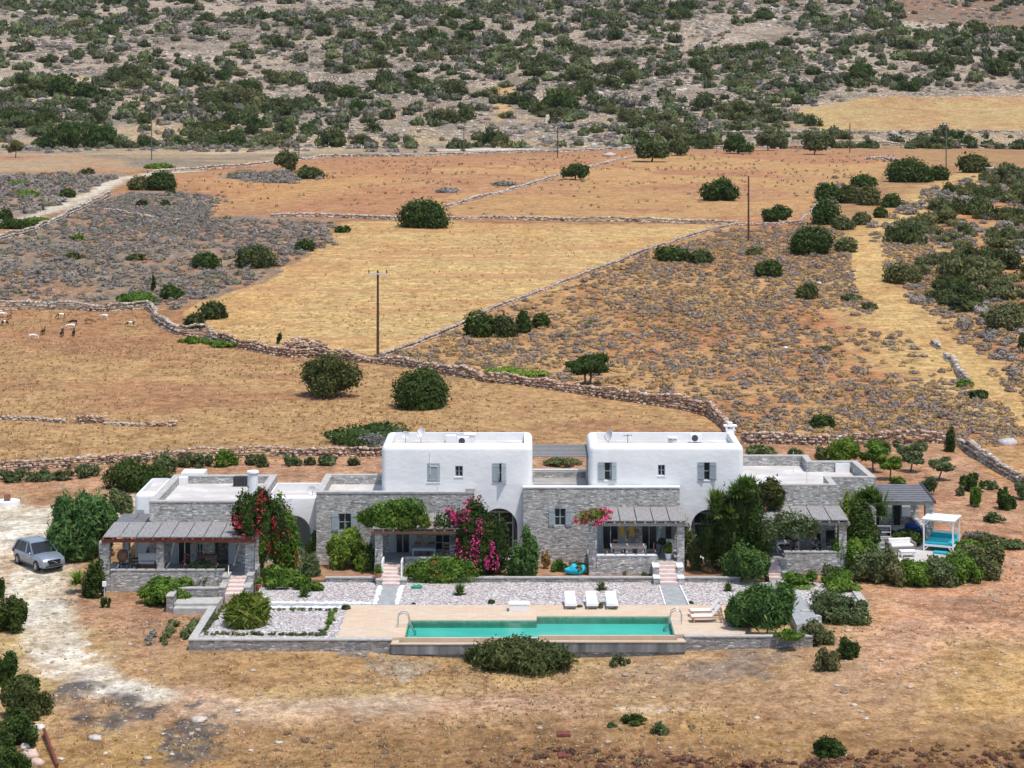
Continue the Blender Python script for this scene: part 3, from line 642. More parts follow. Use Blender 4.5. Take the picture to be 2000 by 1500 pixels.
# pool shell
root = thing("swimming_pool", (0,114.5,-.5), "long turquoise infinity pool with ochre overflow channel and grey front wall", "swimming pool")
b = MB(); b.box(-7.75,.45,113.75,113.95,-.75,-.2); b.box(.45,9.05,114.2,114.4,-.75,-.2); b.box(.45,.65,113.95,114.2,-.75,-.2); b.build("front_wall", "poolwall", root)
b = MB(); b.box(-7.7,.62,113.85,114.6,-2.2,-.75); b.box(.62,9.0,114.3,115.1,-2.2,-.75); b.build("base_wall", "stone_dark", root)
b = MB(); b.box(-7.78,.48,113.72,113.98,-.2,-.13); b.box(.48,9.08,114.17,114.43,-.2,-.128); b.box(-7.78,-7.35,113.98,114.43,-.2,-.132); b.box(8.6,9.03,114.43,114.85,-.2,-.13); b.build("rim", "tile", root)
b = MB(); b.box(-7.05,.52,113.98,114.6,-.5,-.4); b.box(.52,8.6,114.43,115.05,-.5,-.4); b.build("overflow_channel", "ochre", root)
b = MB(); b.box(-7.05,.62,114.6,114.745,-.9,-.03); b.box(.62,8.5,115.05,115.195,-.9,-.028); b.build("weir", "tile", root)
def ladder(x, y, dx, label):
    r = thing("pool_ladder", (x, y, .03), label, "pool ladder", "chrome pool ladders")
    for s in (0, .5):
        pts = [(x+dx*math.cos(a)*.32-dx*.0, y+s, .55+.32*math.sin(a)) for a in [k*math.pi/6 for k in range(7)]]
        pts = [(x+dx*.32, y+s, .03)]+pts+[(x-dx*.42, y+s, .1), (x-dx*.75, y+s, -.45)]
        MB().tube(pts, .028, 7).build("handrail", "metal", r)
    MB().bar((x-dx*.7, y, -.3), (x-dx*.7, y+.5, -.3), .05).build("tread", "metal", r)
ladder(-7.25, 116.6, -1, "chrome pool ladder at the left end of the pool"); ladder(8.75, 117.3, 1, "chrome pool ladder at the right end of the pool")
# white stone edgings of the paths
def edging(p0, p1, label, z=0, n=26, sz=.13):
    r = random.Random(int(p0[0]*10)); a = Vector((*p0, z)); c = Vector((*p1, z)); b = MB()
    for k in range(n):
        q = a.lerp(c, (k+.5)/n); s = sz*r.uniform(.7, 1.3); b.sphere((q.x+r.uniform(-.05,.05), q.y+r.uniform(-.05,.05), z+s*.3), s, 6, 4, (1.2, 1, .7))
    o = b.build("stone_edging", "white_paint", label=label); tag(o, None, "edging", "whitewashed stone edgings along the paths")
edging((-9.35,122.0),(-9.35,126.6), "row of white stones along the left side of the path to the second steps"); edging((-7.98,122.0),(-7.98,126.6), "row of white stones along the right side of the path to the second steps")
edging((-17.2,122.4),(-9.6,122.25), "row of white stones behind the narrow grey path left of the pool deck", n=44); edging((-16.2,121.15),(-11.2,121.15), "row of white stones in front of the narrow grey path left of the pool deck", n=34)
for p0, p1, l in (((8.42,121.9),(8.38,126.8),"thin white painted line left of the path to the third steps"), ((9.87,121.9),(9.68,126.8),"thin white painted line right of the path to the third steps")):
    tag(MB().prism([(p0[0]-.04,p0[1]),(p0[0]+.04,p0[1]),(p1[0]+.04,p1[1]),(p1[0]-.04,p1[1])], -.1, .07).build("path_kerb", "white_paint"), l, "kerb", "white kerbs of the third path")
def steps(xc, wd, y0, z0, n, rise, run, label, cheeks=(), ctop="coping", skew=0):
    r = thing("stone_steps", (xc, y0, z0), label, "steps", "pink stepped stairs up to the porches"); b = MB()
    for k in range(n):
        b.box(xc-wd/2+skew*k, xc+wd/2+skew*k, y0+k*run, y0+(k+1)*run+.02*(k < n-1), -.5, z0+(k+1)*rise)
    b.build("treads", "step_pink", r); a = MB(); c = MB()
    for s, segs in cheeks:
        for (ya, yb, zt_) in segs:
            x0 = xc+s*(wd/2)+(0 if s > 0 else -.38)+s*.01; a = MB(); c = MB(); a.box(x0, x0+.38, ya, yb, -.6, zt_-.07); c.box(x0-.03, x0+.41, ya-.03, yb+.01, zt_-.07, zt_); c.build('coping', ctop, a.build('side_wall', 'stone', r), r)
    return r
steps(-18.25,1.15,124.2,0,5,.125,.56,"leftmost pink steps, up to the red-beamed porch", [(-1,[(124.4,125.7,.5),(125.72,127.0,.85)]),(1,[(124.4,125.7,.5),(125.72,127.0,.95)])])
steps(-8.66,1.15,126.75,0,6,.15,.38,"second pink steps from the left, with white posts and a terracotta pot", [(-1,[(127.0,127.9,.35)]),(1,[(127.0,127.9,.35)])])
steps(9.02,1.15,126.95,0,6,.175,.36,"third pink steps from the left, between white capped stepped walls", [(-1,[(127.1,127.9,.45),(127.92,129.0,.98)]),(1,[(127.1,127.9,.45),(127.92,129.0,.98)])], "white_paint")
steps(15.97,.85,128.3,0,6,.175,.30,"rightmost pink steps, narrow, beside the large dark bush", [(1,[(128.4,129.2,.5),(129.22,130.0,1.0)])])
g = thing("step_rail", (-8.66,127.4,0), "pair of short white side posts flanking the second steps", "rail")
for s in (-1, 1): MB().prismY([(s*.62-8.66-.05,.3),(s*.62-8.66+.05,.3),(s*.62-8.66+.05,1.35),(s*.62-8.66-.05,1.35)], 127.6, 129.0).build("post", "white_paint", g)

# ------------------------------------------------------------------ windows and doors
def window(par, root, x0, x1, z0, z1, Y, shut=(), name="window", mull=1, dep=.16, fmat="greyblue", closed=False, panes=2):
    """glazed frame set back in its opening; shut = list of (side, angle) leaves"""
    f = MB(); t_ = .05; y = Y+dep
    f.box(x0, x0+t_, y-.04, y, z0, z1); f.box(x1-t_, x1, y-.04, y, z0, z1); f.box(x0+t_, x1-t_, y-.04, y, z1-t_, z1); f.box(x0+t_, x1-t_, y-.04, y, z0, z0+t_)
    for k in range(1, panes):
        xm = x0+(x1-x0)*k/panes; f.box(xm-.03, xm+.03, y-.045, y, z0+t_, z1-t_)
    zm = z0+(z1-z0)*.5
    if mull: f.box(x0+t_, x1-t_, y-.035, y-.002, zm-.02, zm+.02)
    fo = f.build(name, fmat, par, root)
    MB().box(x0+.01, x1-.01, y-.01, y+.006, z0+.01, z1-.01).build("pane", "glass", fo, root)
    w = (x1-x0)/2
    for sd_, ang in shut:
        hx = x0 if sd_ < 0 else x1; yy = Y+.02 if closed else Y-.03
        a = math.radians(ang); dx = math.cos(a)*w*(-sd_); dy = -math.sin(a)*w
        b = MB(); n = 5
        p0 = Vector((hx, yy, 0)); d = Vector((dx, dy, 0)); nn = Vector((-dy, dx, 0)).normalized()*.018
        for k in range(n):
            q0 = p0+d*((k+.06)/n); q1 = p0+d*((k+.94)/n)
            b.prism([q0-nn, q1-nn, q1+nn, q0+nn], z0-.02, z1+.02)
        for zz in (z0+.12*(z1-z0), z0+.86*(z1-z0)):
            q1 = p0+d; b.prism([p0-nn*1.9, q1-nn*1.9, q1+nn*1.9, p0+nn*1.9], zz-.04, zz+.04)
        b.build("shutter", "greyblue", fo, root)
    return fo
def hole(x0, x1, z0, z1, Y, d): return MB().box(x0, x1, Y-.5, Y+d, z0, z1)
def archhole(xc, r, z0, zs, Y, d):
    pts = [(xc-r, z0), (xc+r, z0)]+[(xc+r*math.cos(k*math.pi/14), zs+r*math.sin(k*math.pi/14)) for k in range(15)]
    return MB().prismY(pts, Y-.6, Y+d)
def wx(px, Y): return (px-1030)*Y/FPX
def wz(py, Y): return Q(1000, py, Y).z
def WIN(px0, px1, py0, py1, Y): return (wx(px0, Y), wx(px1, Y), wz(py1, Y), wz(py0, Y))
def frame_roof(root, x0, x1, y0, y1, z, wd=.42, mat="coping", t_=.08, skip=()):
    """coping ring on a parapet, standing slightly proud of the wall"""
    o = .035; k = MB(); z0 = z-.01
    k.box(x0-o, x1+o, y0-o, y0+wd, z0, z+t_); k.box(x0-o, x1+o, y1-wd, y1+o, z0, z+t_); k.box(x0-o, x0+wd, y0+wd, y1-wd, z0, z+t_); k.box(x1-wd, x1+o, y0+wd, y1-wd, z0, z+t_)
    return k.build("coping", mat, root)

# ---- leftmost stone house
B1 = thing("stone_house", (-21.1,130.2,0), "leftmost flat roofed grey stone house with a tall round white chimney and red-beamed porch", "house", "stone houses of the villa row")
d1 = [WIN(347,373,1057,1104,130.2), WIN(419,446,1057,1106,130.2), WIN(384,396,1062,1092,130.2)]
carve(MB().box(-24.65,-17.5,130.2,139.5,-.6,4.62), [MB().box(-24.2,-17.95,130.65,139.05,4.15,6)]+[hole(a,b,c,d,130.2,.3 if k != 1 else 1.6) for k, (a,b,c,d) in enumerate(d1)], "wall", "stone", B1)
frame_roof(B1, -24.65,-17.5,130.2,139.5,4.62,.47); MB().box(-24.2,-17.95,130.65,139.05,4.1,4.156).build("roof", "roofdeck", B1)
a,b_,c,d = d1[0]; window(B1,B1,a,b_,c,d,130.2,[(-1,180-8)],"glass_door",0,fmat="white_paint"); a,b_,c,d = d1[2]; window(B1,B1,a,b_,c,d,130.2,[],"window")
a,b_,c,d = d1[1]; dd = MB().box(b_+.02,b_+.5,130.1,130.14,c,d).build("door", "greyblue", B1)
MB().box(-24.17,-23.6,138.4,139.0,4.16,4.69).build("roof_hatch", "white", B1); MB().box(-24.2,-22.6,139.54,141.0,-.5,4.82).build("stair_box", "white", B1)
ch = MB().cyl((-18.07,131.4,4.1),(-18.07,131.4,6.28),.34,.34,20); cho = ch.build("chimney", "white", B1, smooth=False)
MB().cyl((-18.07,131.4,6.34),(-18.07,131.4,6.46),.41,.38,20).build("chimney_cap", "white", cho, B1)
b = MB()
for k in range(4):
    q = k*math.pi/2+.78; b.box(-18.07+.25*math.cos(q)-.05,-18.07+.25*math.cos(q)+.05,131.4+.25*math.sin(q)-.05,131.4+.25*math.sin(q)+.05,6.25,6.35)
b.build("vent", "white", cho, B1)
# ---- white annexe on its left
B0 = thing("white_annexe", (-25.6,133.4,0), "small white rounded annexe against the left side of the leftmost stone house", "annexe")
carve(MB().box(-26.25,-24.68,133.4,139.0,-.6,4.6), [MB().box(-25.9,-24.9,133.9,138.6,4.3,6)], "wall", "white", B0, .33)
MB().box(-25.9,-24.9,133.9,138.6,4.25,4.306).build("roof", "roofdeck", B0); MB().box(-26.1,-25.6,133.33,133.38,2.9,3.5).build("shutter", "greyblue", B0)
# ---- white link with arch
C1 = thing("arched_passage", (-15.7,133.8,0), "low white link building with a round arch between the two left stone houses", "passage")
carve(MB().box(-17.48,-14.0,133.8,139.0,-.6,4.25), [MB().box(-17.3,-14.3,134.3,138.6,3.75,6), archhole(-15.65,1.12,.3,1.9,133.8,3.5)], "wall", "white", C1, .14, 3)
MB().box(-17.3,-14.3,134.3,138.6,3.7,3.756).build("roof", "roofdeck", C1)
MB().box(-16.6,-14.7,137.0,137.05,.3,2.6).build("door", "greyblue", C1)
# ---- second stone house
B2 = thing("stone_house", (-8.8,132.3,0), "second flat roofed grey stone house, partly under green vines, left of the white block", "house", "stone houses of the villa row")
w2 = WIN(661,686,1003,1037,132.3); e2 = [WIN(773,800,1042,1092,132.3), WIN(850,879,1045,1075,132.3)]
carve(MB().box(-13.98,-3.56,132.3,138.7,-.6,4.8), [MB().box(-13.55,-9.5,132.75,138.25,4.25,6)]+[hole(*w2,132.3,.3)]+[hole(*q,132.3,.3) for q in e2], "wall", "stone", B2)
k = MB(); z=4.79; k.box(-14.01,-3.53,132.26,132.72,z,4.9); k.box(-14.01,-13.55,132.72,138.28,z,4.9); k.box(-14.01,-9.6,138.28,138.74,z,4.9); k.box(-4.05,-3.5,132.3,132.9,4.9,5.1); k.build("coping","coping",B2)
MB().box(-13.55,-9.5,132.75,138.25,4.2,4.256).build("roof", "roofdeck", B2)
window(B2,B2,*w2,132.3,[(-1,180),(1,180)]); window(B2,B2,*e2[0],132.3,[(-1,176),(1,176)],"glass_door",0); window(B2,B2,*e2[1],132.3,[(1,176)])
# ---- white two storey blocks
def block(x0, x1, wins, arch, label, extra):
    B = thing("white_house", ((x0+x1)/2,132.95,0), label, "house", "tall white blocks of the villa row"); Y = 132.95
    W = [(WIN(*q,Y), s, cl, nm) for q, s, cl, nm in wins]
    carve(MB().box(x0,x1,Y,138.5,-.6,7.88), [MB().box(x0+.62,x1-.55,Y+.75,137.95,7.35,9)]+[hole(*q[0],Y,.3) for q in W]+[archhole(*arch,Y,3.0)], "wall", "white", B, .38, 6)
    MB().box(x0+.62,x1-.55,Y+.75,137.95,7.3,7.356).build("roof", "roofdeck", B)
    for q, s, cl, nm in W:
        window(B,B,*q,Y,s,nm,closed=cl); MB().box(q[0]-.05,q[1]+.05,Y-.04,Y+.1,q[2]-.06,q[2]-.004).build("sill","white",B)
    xc, r, z0, zs = arch
    f = MB(); f.box(xc-.95,xc-.87,Y+1.2,Y+1.26,z0,zs+.7); f.box(xc-.04,xc+.04,Y+1.2,Y+1.26,z0,zs+.7); f.box(xc+.87,xc+.95,Y+1.2,Y+1.26,z0,zs+.7); f.box(xc-.95,xc+.95,Y+1.19,Y+1.25,zs-.05,zs+.05); f.box(xc-.95,xc+.95,Y+1.2,Y+1.26,zs+.7,zs+.78)
    MB().box(xc-.9,xc+.9,Y+1.22,Y+1.24,z0,zs+.7).build("pane","glass",f.build("glass_door","greyblue",B),B); extra(B, Y)
def ex1(B, Y):
    b = MB(); b.box(-6.5,-6.46,Y-.04,Y-.001,5.9,7.45); b.box(-6.5,-5.95,Y-.04,Y-.002,6.46,6.5); b.box(-5.97,-5.93,Y-.04,Y-.001,4.6,6.46); b.build("cable_conduit","white",B)
    MB().box(-5.6,-4.9,137.1,137.7,7.36,7.8).build("roof_box","white",B)
    b = MB().box(-4.3,-3.6,136.9,137.6,7.36,7.85); q = b.build("chimney","white",B); MB().box(-4.35,-3.55,136.85,137.65,7.87,7.93).build("chimney_cap","white",q,B); 
def ex2(B, Y):
    q = MB().cyl((9.75,134.3,7.3),(9.75,134.3,8.05),.3,.3,16).build("chimney","white",B); MB().cyl((9.75,134.3,8.12),(9.75,134.3,8.2),.36,.36,16).build("chimney_cap","white",q,B)
    b = MB()
    for k in range(4): b.box(9.75+.2*math.cos(k*1.57)-.05,9.75+.2*math.cos(k*1.57)+.05,134.3+.2*math.sin(k*1.57)-.05,134.3+.2*math.sin(k*1.57)+.05,8.0,8.13)
    b.build("vent","white",q,B)
    c = MB().box(13.75,14.3,138.0,138.55,7.4,8.1); c.prism([(13.6,138.0),(14.5,138.0),(14.5,138.6),(13.6,138.6)],8.28,8.36)
    for xx in (13.72,14.22):
        for yy in (138.02,138.42): c.box(xx,xx+.12,yy,yy+.12,8.1,8.285)
    q = c.build("chimney","white",B); MB().box(13.88,14.2,138.1,138.5,8.36,8.55).build("chimney_cap","white",q,B)
block(-9.72,.34,[((834,859,905,942),[(-1,0),(1,0)],True,"window"),((889,904,910,931),[],False,"window"),((962,988,905,942),[(-1,2),(1,50)],False,"window")],(-1.88,1.22,.3,2.45),
      "left tall white two storey block with rounded parapet and three small windows", ex1)
block(4.1,14.4,[((1180,1204,903,938),[(-1,180),(1,35)],False,"window"),((1285,1299,908,929),[],False,"window"),((1363,1387,903,938),[(-1,12),(1,165)],False,"window")],(12.1,1.2,.3,2.4),
      "right tall white two storey block, with chimney at its far right corner", ex2)
# ---- third stone house (middle)
B3 = thing("stone_house", (4.9,132.4,0), "third grey stone house, with white coping and yellow towels on its porch", "house", "stone houses of the villa row")
w3 = WIN(1083,1105,993,1027,132.4); e3 = [WIN(1177,1208,1024,1082,132.4), WIN(1253,1283,1024,1082,132.4), WIN(1299,1313,1024,1084,132.4)]
carve(MB().box(-.27,10.1,132.4,138.65,-.6,5.14), [MB().box(.42,4.02,132.85,138.2,4.7,6)]+[hole(*q,132.4,.3) for q in [w3]+e3], "wall", "stone", B3)
k = MB(); k.box(-.3,10.13,132.36,132.8,5.13,5.22); k.build("coping","white",B3); MB().box(.36,4.08,138.2,138.7,5.13,5.25).build("coping","white",B3); 
b = MB()
for j in range(9): b.box(.42,4.02,132.85+j*.6,132.85+j*.6+.56,4.65,4.705)
b.build("roof","roofdeck",B3)
window(B3,B3,*w3,132.4,[(-1,180),(1,180)]); window(B3,B3,*e3[0],132.4,[(-1,176),(1,172)],"glass_door",0); window(B3,B3,*e3[1],132.4,[(1,176)],"glass_door",0); window(B3,B3,*e3[2],132.4,[],"glass_door",0,panes=1)
r = thing("roof_pergola", (2.2,136,5), "dark slatted pergola spanning the gap between the two white blocks", "pergola")
for k in range(9): MB().box(.36,4.08,134.0+k*.53,134.0+k*.53+.2,6.9,7.0).build("slat","greywood",r)
MB().box(.37,.47,133.95,138.48,6.78,6.895).build("beam","greywood",r); MB().box(3.97,4.07,133.95,138.48,6.78,6.895).build("beam","greywood",r)
MB().box(3.95,4.06,133.9,134.02,4.72,6.77).build("post","greywood",r)
# ---- rightmost stone house
B4 = thing("stone_house", (18.5,133.5,0), "rightmost grey stone house with a stepped white roof terrace and a plant covered porch", "house", "stone houses of the villa row")
out = [(14.2,133.5),(20.7,133.5),(20.7,136.2),(23.8,136.2),(23.5,142.5),(20.3,142.5),(20.3,144.9),(14.2,144.9)]
inn = [(14.65,133.95),(20.25,133.95),(20.25,136.65),(23.33,136.65),(23.08,142.05),(19.85,142.05),(19.85,144.45),(14.65,144.45)]
e4 = [WIN(1520,1545,1035,1078,133.5), WIN(1588,1605,1035,1082,133.5), WIN(1612,1632,1035,1082,133.5)]
carve(MB().prism(out,-.6,5.06), [MB().prism(inn,4.4,6)]+[hole(*q,133.5,.3) for q in e4], "wall", "stone", B4)
MB().prism(inn,4.35,4.406).build("roof","roofdeck",B4)
k = MB(); n = len(out)
for i in range(n):
    o0,o1 = out[i],out[(i+1)%n]; i0,i1 = inn[i],inn[(i+1)%n]; k.prism([o0,o1,i1,i0],5.05,5.145)
k.build("coping","coping",B4); MB().box(21.9,22.9,141.9,142.04,4.41,5.04).build("white_panel","white",B4)
for k_, q in enumerate(e4): window(B4,B4,*q,133.5,[],"glass_door",0,panes=1 if k_ else 2,fmat="white_paint" if k_ == 1 else "greyblue")
q = MB(); q.cyl((18.9,141.9,4.4),(18.9,141.9,5.9),.02,.02,6); q.cyl((18.8,134.3,4.4),(18.8,134.3,5.9),.02,.02,6); tag(q.build("washing_line_posts","galv"),"thin pale posts of a washing line on the rightmost white roof terrace","washing line")
# ---- veranda room at the far right
B5 = thing("veranda_building", (25.7,141,0), "small open stone veranda with pale patched walls at the right end of the row", "veranda")
b = MB(); b.box(23.85,27.6,140.9,141.3,.0,3.5); b.box(27.1,27.65,137.0,140.88,.0,1.4); b.build("wall","stone",B5)
MB().box(24.9,25.7,140.8,140.89,1.7,3.3).build("wall_panel","white",B5); MB().box(26.4,27.0,140.8,140.89,1.5,3.3).build("wall_panel","white",B5)
MB().box(25.85,26.3,140.78,140.88,.9,3.2).build("doorway_shade","black",B5); MB().box(24.0,24.8,140.78,140.88,.9,3.2).build("doorway_shade","black",B5)  # black slabs on the solid wall, painting in the shade of open doorways
MB().box(27.2,27.75,136.4,136.9,0,3.4).build("pillar","stone",B5)
b = MB().box(23.85,27.8,136.35,141.5,-.3,.9); b.build("floor","concrete",B5)
b = MB(); b.box(22.9,24.6,135.75,136.3,-.3,.72); b.box(22.8,24.5,135.2,135.73,-.3,.52); b.box(22.7,24.4,134.7,135.18,-.3,.4); b.build("steps","concrete",B5)
# ------------------------------------------------------------------ porches
def porch(name, x0, x1, y0, y1, zf, segs, label, ptop=.45, wmat="stone", cmat="coping"):
    r = thing(name, ((x0+x1)/2, y0, zf-.9), label, "terrace", "raised porch terraces"); MB().box(x0+.02,x1-.02,y0+.02,y1,-.95,zf-.03).build("base",wmat,r)
    MB().box(x0,x1,y0,y1,zf-.03,zf).build("floor","concrete",r); b = MB(); c = MB()
    for a, e in segs: b.box(a,e,y0-.02,y0+.36,-.95,zf+ptop-.07); c.box(a-.03,e+.03,y0-.05,y0+.39,zf+ptop-.07,zf+ptop)
    if segs: b.build("parapet",wmat,r); c.build("parapet_cap",cmat,r)
    return r
porch("terrace",-27.3,-17.4,127.0,130.18,.62,[(-26.5,-19.3)],"leftmost raised stone terrace with pillars, left of the first pink steps",.36)
porch("terrace",-9.9,-3.5,129.0,132.28,.9,[(-7.9,-3.95)],"second raised terrace behind the clipped green hedge",.4)
porch("terrace",3.95,10.15,129.0,132.38,1.05,[(4.5,8.35)],"third raised terrace with white capped stone parapet and set dining table",.42,cmat="white")
porch("terrace",13.9,20.85,130.05,133.48,1.05,[(16.75,20.4)],"rightmost raised terrace with a plain stone parapet, where two people sit",.4)
def pergola(x0, x1, y0, y1, zf, zb, beam, label, cover="reed", panels=6, pillars=(), zfloor=.6, wd=.55, front=.3, bl=True):
    r = thing("pergola", ((x0+x1)/2, y0, zfloor), label, "pergola", "porch pergolas of the villa row")
    for k in range(panels):
        a = x0+(x1-x0)*k/panels+.03; e = x0+(x1-x0)*(k+1)/panels-.03
        MB().add([(a,y0,zf),(e,y0,zf),(e,y1,zb),(a,y1,zb),(a,y0,zf+.05),(e,y0,zf+.05),(e,y1,zb+.05),(a,y1,zb+.05)],[(0,3,2,1),(4,5,6,7),(0,1,5,4),(1,2,6,5),(2,3,7,6),(3,0,4,7)]).build("roof_panel",cover,r)
    b = MB(); n = int((x1-x0)/.62)
    for k in range(n+1):
        a = x0+.05+(x1-x0-.1)*k/n; b.bar((a,y0-.22,zf-.08),(a,y1,zb-.08),.09)
    b.build("rafters",beam,r); MB().box(x0-.1,x1+.1,y0+.12,y0+.26,zf-.34,zf-.13).build("front_beam",beam,r)
    for (px0, px1, py, z0) in pillars:
        MB().box(px0,px1,py,py+wd,z0,zf-.345).build("pillar","stone",r)
    return r
pergola(-26.95,-17.35,126.65,130.15,3.1,3.3,"redwood","long pergola with grey reed roof on dark red beams at the leftmost house",panels=9,pillars=[(-27.25,-26.6,127.0,-.9),(-17.95,-17.4,127.0,-.9),(-23.6,-23.15,127.05,.99)],zfloor=.6)
pergola(-27.0,-24.75,130.25,133.3,3.15,3.2,"redwood","short dark slate coloured pergola behind the long one at the far left","slate",2,[(-26.95,-26.5,132.8,-.5)],zfloor=.5)
pergola(-10.0,-3.3,128.65,132.25,3.2,3.45,"brownwood","vine covered pergola with brown beams, second from the left along the front",panels=5,pillars=[(-9.85,-9.35,129.03,-.9),(-4.0,-3.5,129.03,-.9)],zfloor=.9)
pergola(4.9,10.25,128.6,132.35,3.72,3.85,"greywood","weathered reed pergola over the table with the set chairs and yellow towels",panels=5,pillars=[(3.97,4.5,129.03,-.9),(9.68,10.15,129.03,-.9)],zfloor=1.05)
pergola(14.0,20.9,129.8,133.45,3.52,3.7,"greywood","pale reed pergola half hidden by the bush at the rightmost house",panels=6,pillars=[(20.3,20.8,130.06,-.9),(14.0,14.45,130.06,-.9)],zfloor=1.05)
r = thing("pergola", (25.7,136.4,.9), "dark slate coloured pergola roof over the veranda at the far right", "pergola", "porch pergolas of the villa row")
for k in range(8):
    y0 = 136.2+k*.6; z0 = 3.45+k*.035; MB().box(23.85,27.75,y0,y0+.56,z0,z0+.06).build("roof_panel","slate",r)
MB().add([(27.72,136.0,3.36),(27.84,136.0,3.36),(27.84,141.2,3.68),(27.72,141.2,3.68),(27.72,136.0,3.56),(27.84,136.0,3.56),(27.84,141.2,3.86),(27.72,141.2,3.86)],[(0,3,2,1),(4,5,6,7),(0,1,5,4),(1,2,6,5),(2,3,7,6),(3,0,4,7)]).build("edge_beam","darkgrey",r)
MB().box(23.9,27.7,136.35,136.5,3.2,3.42).build("front_beam","greywood",r)
# white patio with day bed
pat = [P(1718,1042,.45),P(1748,1042,.45),P(1765,1062,.45),P(1850,1062,.45),P(1890,1078,.45),P(1905,1100,.45),P(1850,1108,.45),P(1760,1108,.45),P(1700,1098,.45),P(1705,1078,.45),P(1735,1075,.45)]
sheet("patio", pat, -.3, .45, "roofdeck")
kp = thing("patio_wall", P(1650,1130), "slanting white topped kerb wall beside the round bush right of the last path", "garden wall")
a, b2, c2, d2 = P(1655,1140,.1),P(1668,1140,.1),P(1697,1180,.1),P(1684,1183,.1); MB().prism([a,b2,c2,d2],-.6,.12).build("wall","coping",kp)
# ------------------------------------------------------------------ furniture and people
def legs4(b, x0, x1, y0, y1, z0, z1, t_=.05):
    for x in (x0, x1-t_):
        for y in (y0, y1-t_): b.box(x, x+t_, y, y+t_, z0, z1)
def table(x, y, z, wd, dp, mat, label, rz=0, h=.75, low=False):
    r = thing("table", (x,y,z), label, "table", rz=rz); ORG[r.name] = Vector((0,0,0))
    MB().box(-wd/2,wd/2,-dp/2,dp/2,h-.05,h).build("table_top",mat,r,bevel=.008)
    for sx in (-1,1):
        for sy in (-1,1):
            cx = sx*(wd/2-.07); cy = sy*(dp/2-.07); MB().box(cx-.035,cx+.035,cy-.035,cy+.035,0,h-.052).build("leg",mat,r)
    for sy in (-1,1): MB().box(-wd/2+.1,wd/2-.1,sy*(dp/2-.055)-.015,sy*(dp/2-.055)+.015,h-.14,h-.053).build("apron",mat,r)
    return r
def chair(x, y, z, rz, mat, label, seat=None, group=None, arms=False):
    r = thing("chair", (x,y,z), label, "chair", group, rz=rz); ORG[r.name] = Vector((0,0,0))
    MB().box(-.22,.22,-.22,.22,.42,.46).build("seat",seat or mat,r,bevel=.008)
    for sx in (-1,1): MB().box(sx*.2-.02,sx*.2+.02,-.22,-.18,0,.42).build("leg",mat,r); MB().box(sx*.2-.02,sx*.2+.02,.18,.22,0,.42).build("leg",mat,r)
    b = MB(); b.box(-.22,-.18,.18,.22,.46,.9); b.box(.18,.22,.18,.22,.46,.9); b.box(-.18,.18,.185,.215,.78,.9); b.box(-.18,.18,.185,.215,.58,.66); b.build("backrest",mat,r)
    if arms:
        b = MB(); b.box(-.25,-.2,-.22,.2,.64,.68); b.box(.2,.25,-.22,.2,.64,.68); b.box(-.24,-.21,-.2,-.16,.46,.64); b.box(.21,.24,-.2,-.16,.46,.64); b.build("armrests",mat,r)
    return r
GC = "chairs around the dining table on the third porch"
T3 = (6.6, 130.4, 1.05); table(*T3,2.35,.95,"cushion","long white dining table under the third pergola")
for k, (dx, lab) in enumerate(((-.75,"left"),(0,"middle"),(.75,"right"))):
    chair(T3[0]+dx,T3[1]-.62,1.05,math.pi,"teak",f"{lab} of three white seated chairs on the near side of the long table","white_paint",GC)
    chair(T3[0]+dx,T3[1]+.72,1.05,0,"teak",f"{lab} chair on the far side of the long dining table","greyblue",GC)
chair(T3[0]-1.45,T3[1],1.05,math.pi/2,"teak","wooden chair at the left end of the long dining table",None,GC); chair(T3[0]+1.45,T3[1],1.05,-math.pi/2,"teak","wooden chair at the right end of the long dining table",None,GC)
for k, px in enumerate((1215,1234)):
    x = wx(px,132.2); r = MB(); pts = []; 
    for i in range(9):
        q = i/8; pts.append((x-.09-.10*q+.02*math.sin(i*2.3), 3.2-1.15*q))
    for i in range(8,-1,-1):
        q = i/8; pts.append((x+.09+.10*q-.02*math.sin(i*3.1), 3.2-1.15*q))
    r.prismY(pts,132.08+.03*k,132.14+.03*k); tag(r.build("towel","yellow"),("left" if k == 0 else "right")+" of the two yellow towels hanging at the back of the third porch","towel","yellow towels on the third porch")
bb = thing("barbecue", (8.85,131.2,1.05), "black kettle barbecue at the right end of the third porch", "barbecue"); MB().sphere((8.85,131.2,1.85),.3,14,8,(1,1,.8)).build("kettle","black",bb,smooth=True); MB().box(8.3,8.6,131.0,131.4,1.75,1.8).build("side_shelf","darkgrey",bb)
for a in (0,2.1,4.2): MB().bar((8.85,131.2,1.7),(8.85+.3*math.cos(a),131.2+.3*math.sin(a),1.05),.03).build("leg","darkgrey",bb)
table(9.35,131.3,1.05,.5,.5,"cushion","small white side table near the barbecue on the third porch",h=.9)
def pot(x, y, z, r0, mat, label, plantmat=None, h=.35, ph=.5):
    r = thing("plant_pot",(x,y,z),label,"plant pot"); b = MB(); b.cyl((x,y,z),(x,y,z+h),r0*.72,r0,14); b.cyl((x,y,z+h-.05),(x,y,z+h),r0*1.08,r0*1.08,14); b.build("pot",mat,r)
    if plantmat:
        V,F,T = leafcloud(int(abs(x)*97),r0*1.3,r0*1.3,ph/1.8,160,.12,5); obj_me("plant",mesh_np("plant",V+np.array([0,0,h-.05]),F,T),plantmat,r)
pot(9.15,129.6,1.05,.24,"white_paint","white pot with a leafy plant at the top of the third steps","fresh",.4,.8); pot(-9.55,127.55,.35,.24,"terracotta","orange terracotta pot with a green plant left of the second steps","fresh",.3,.7)
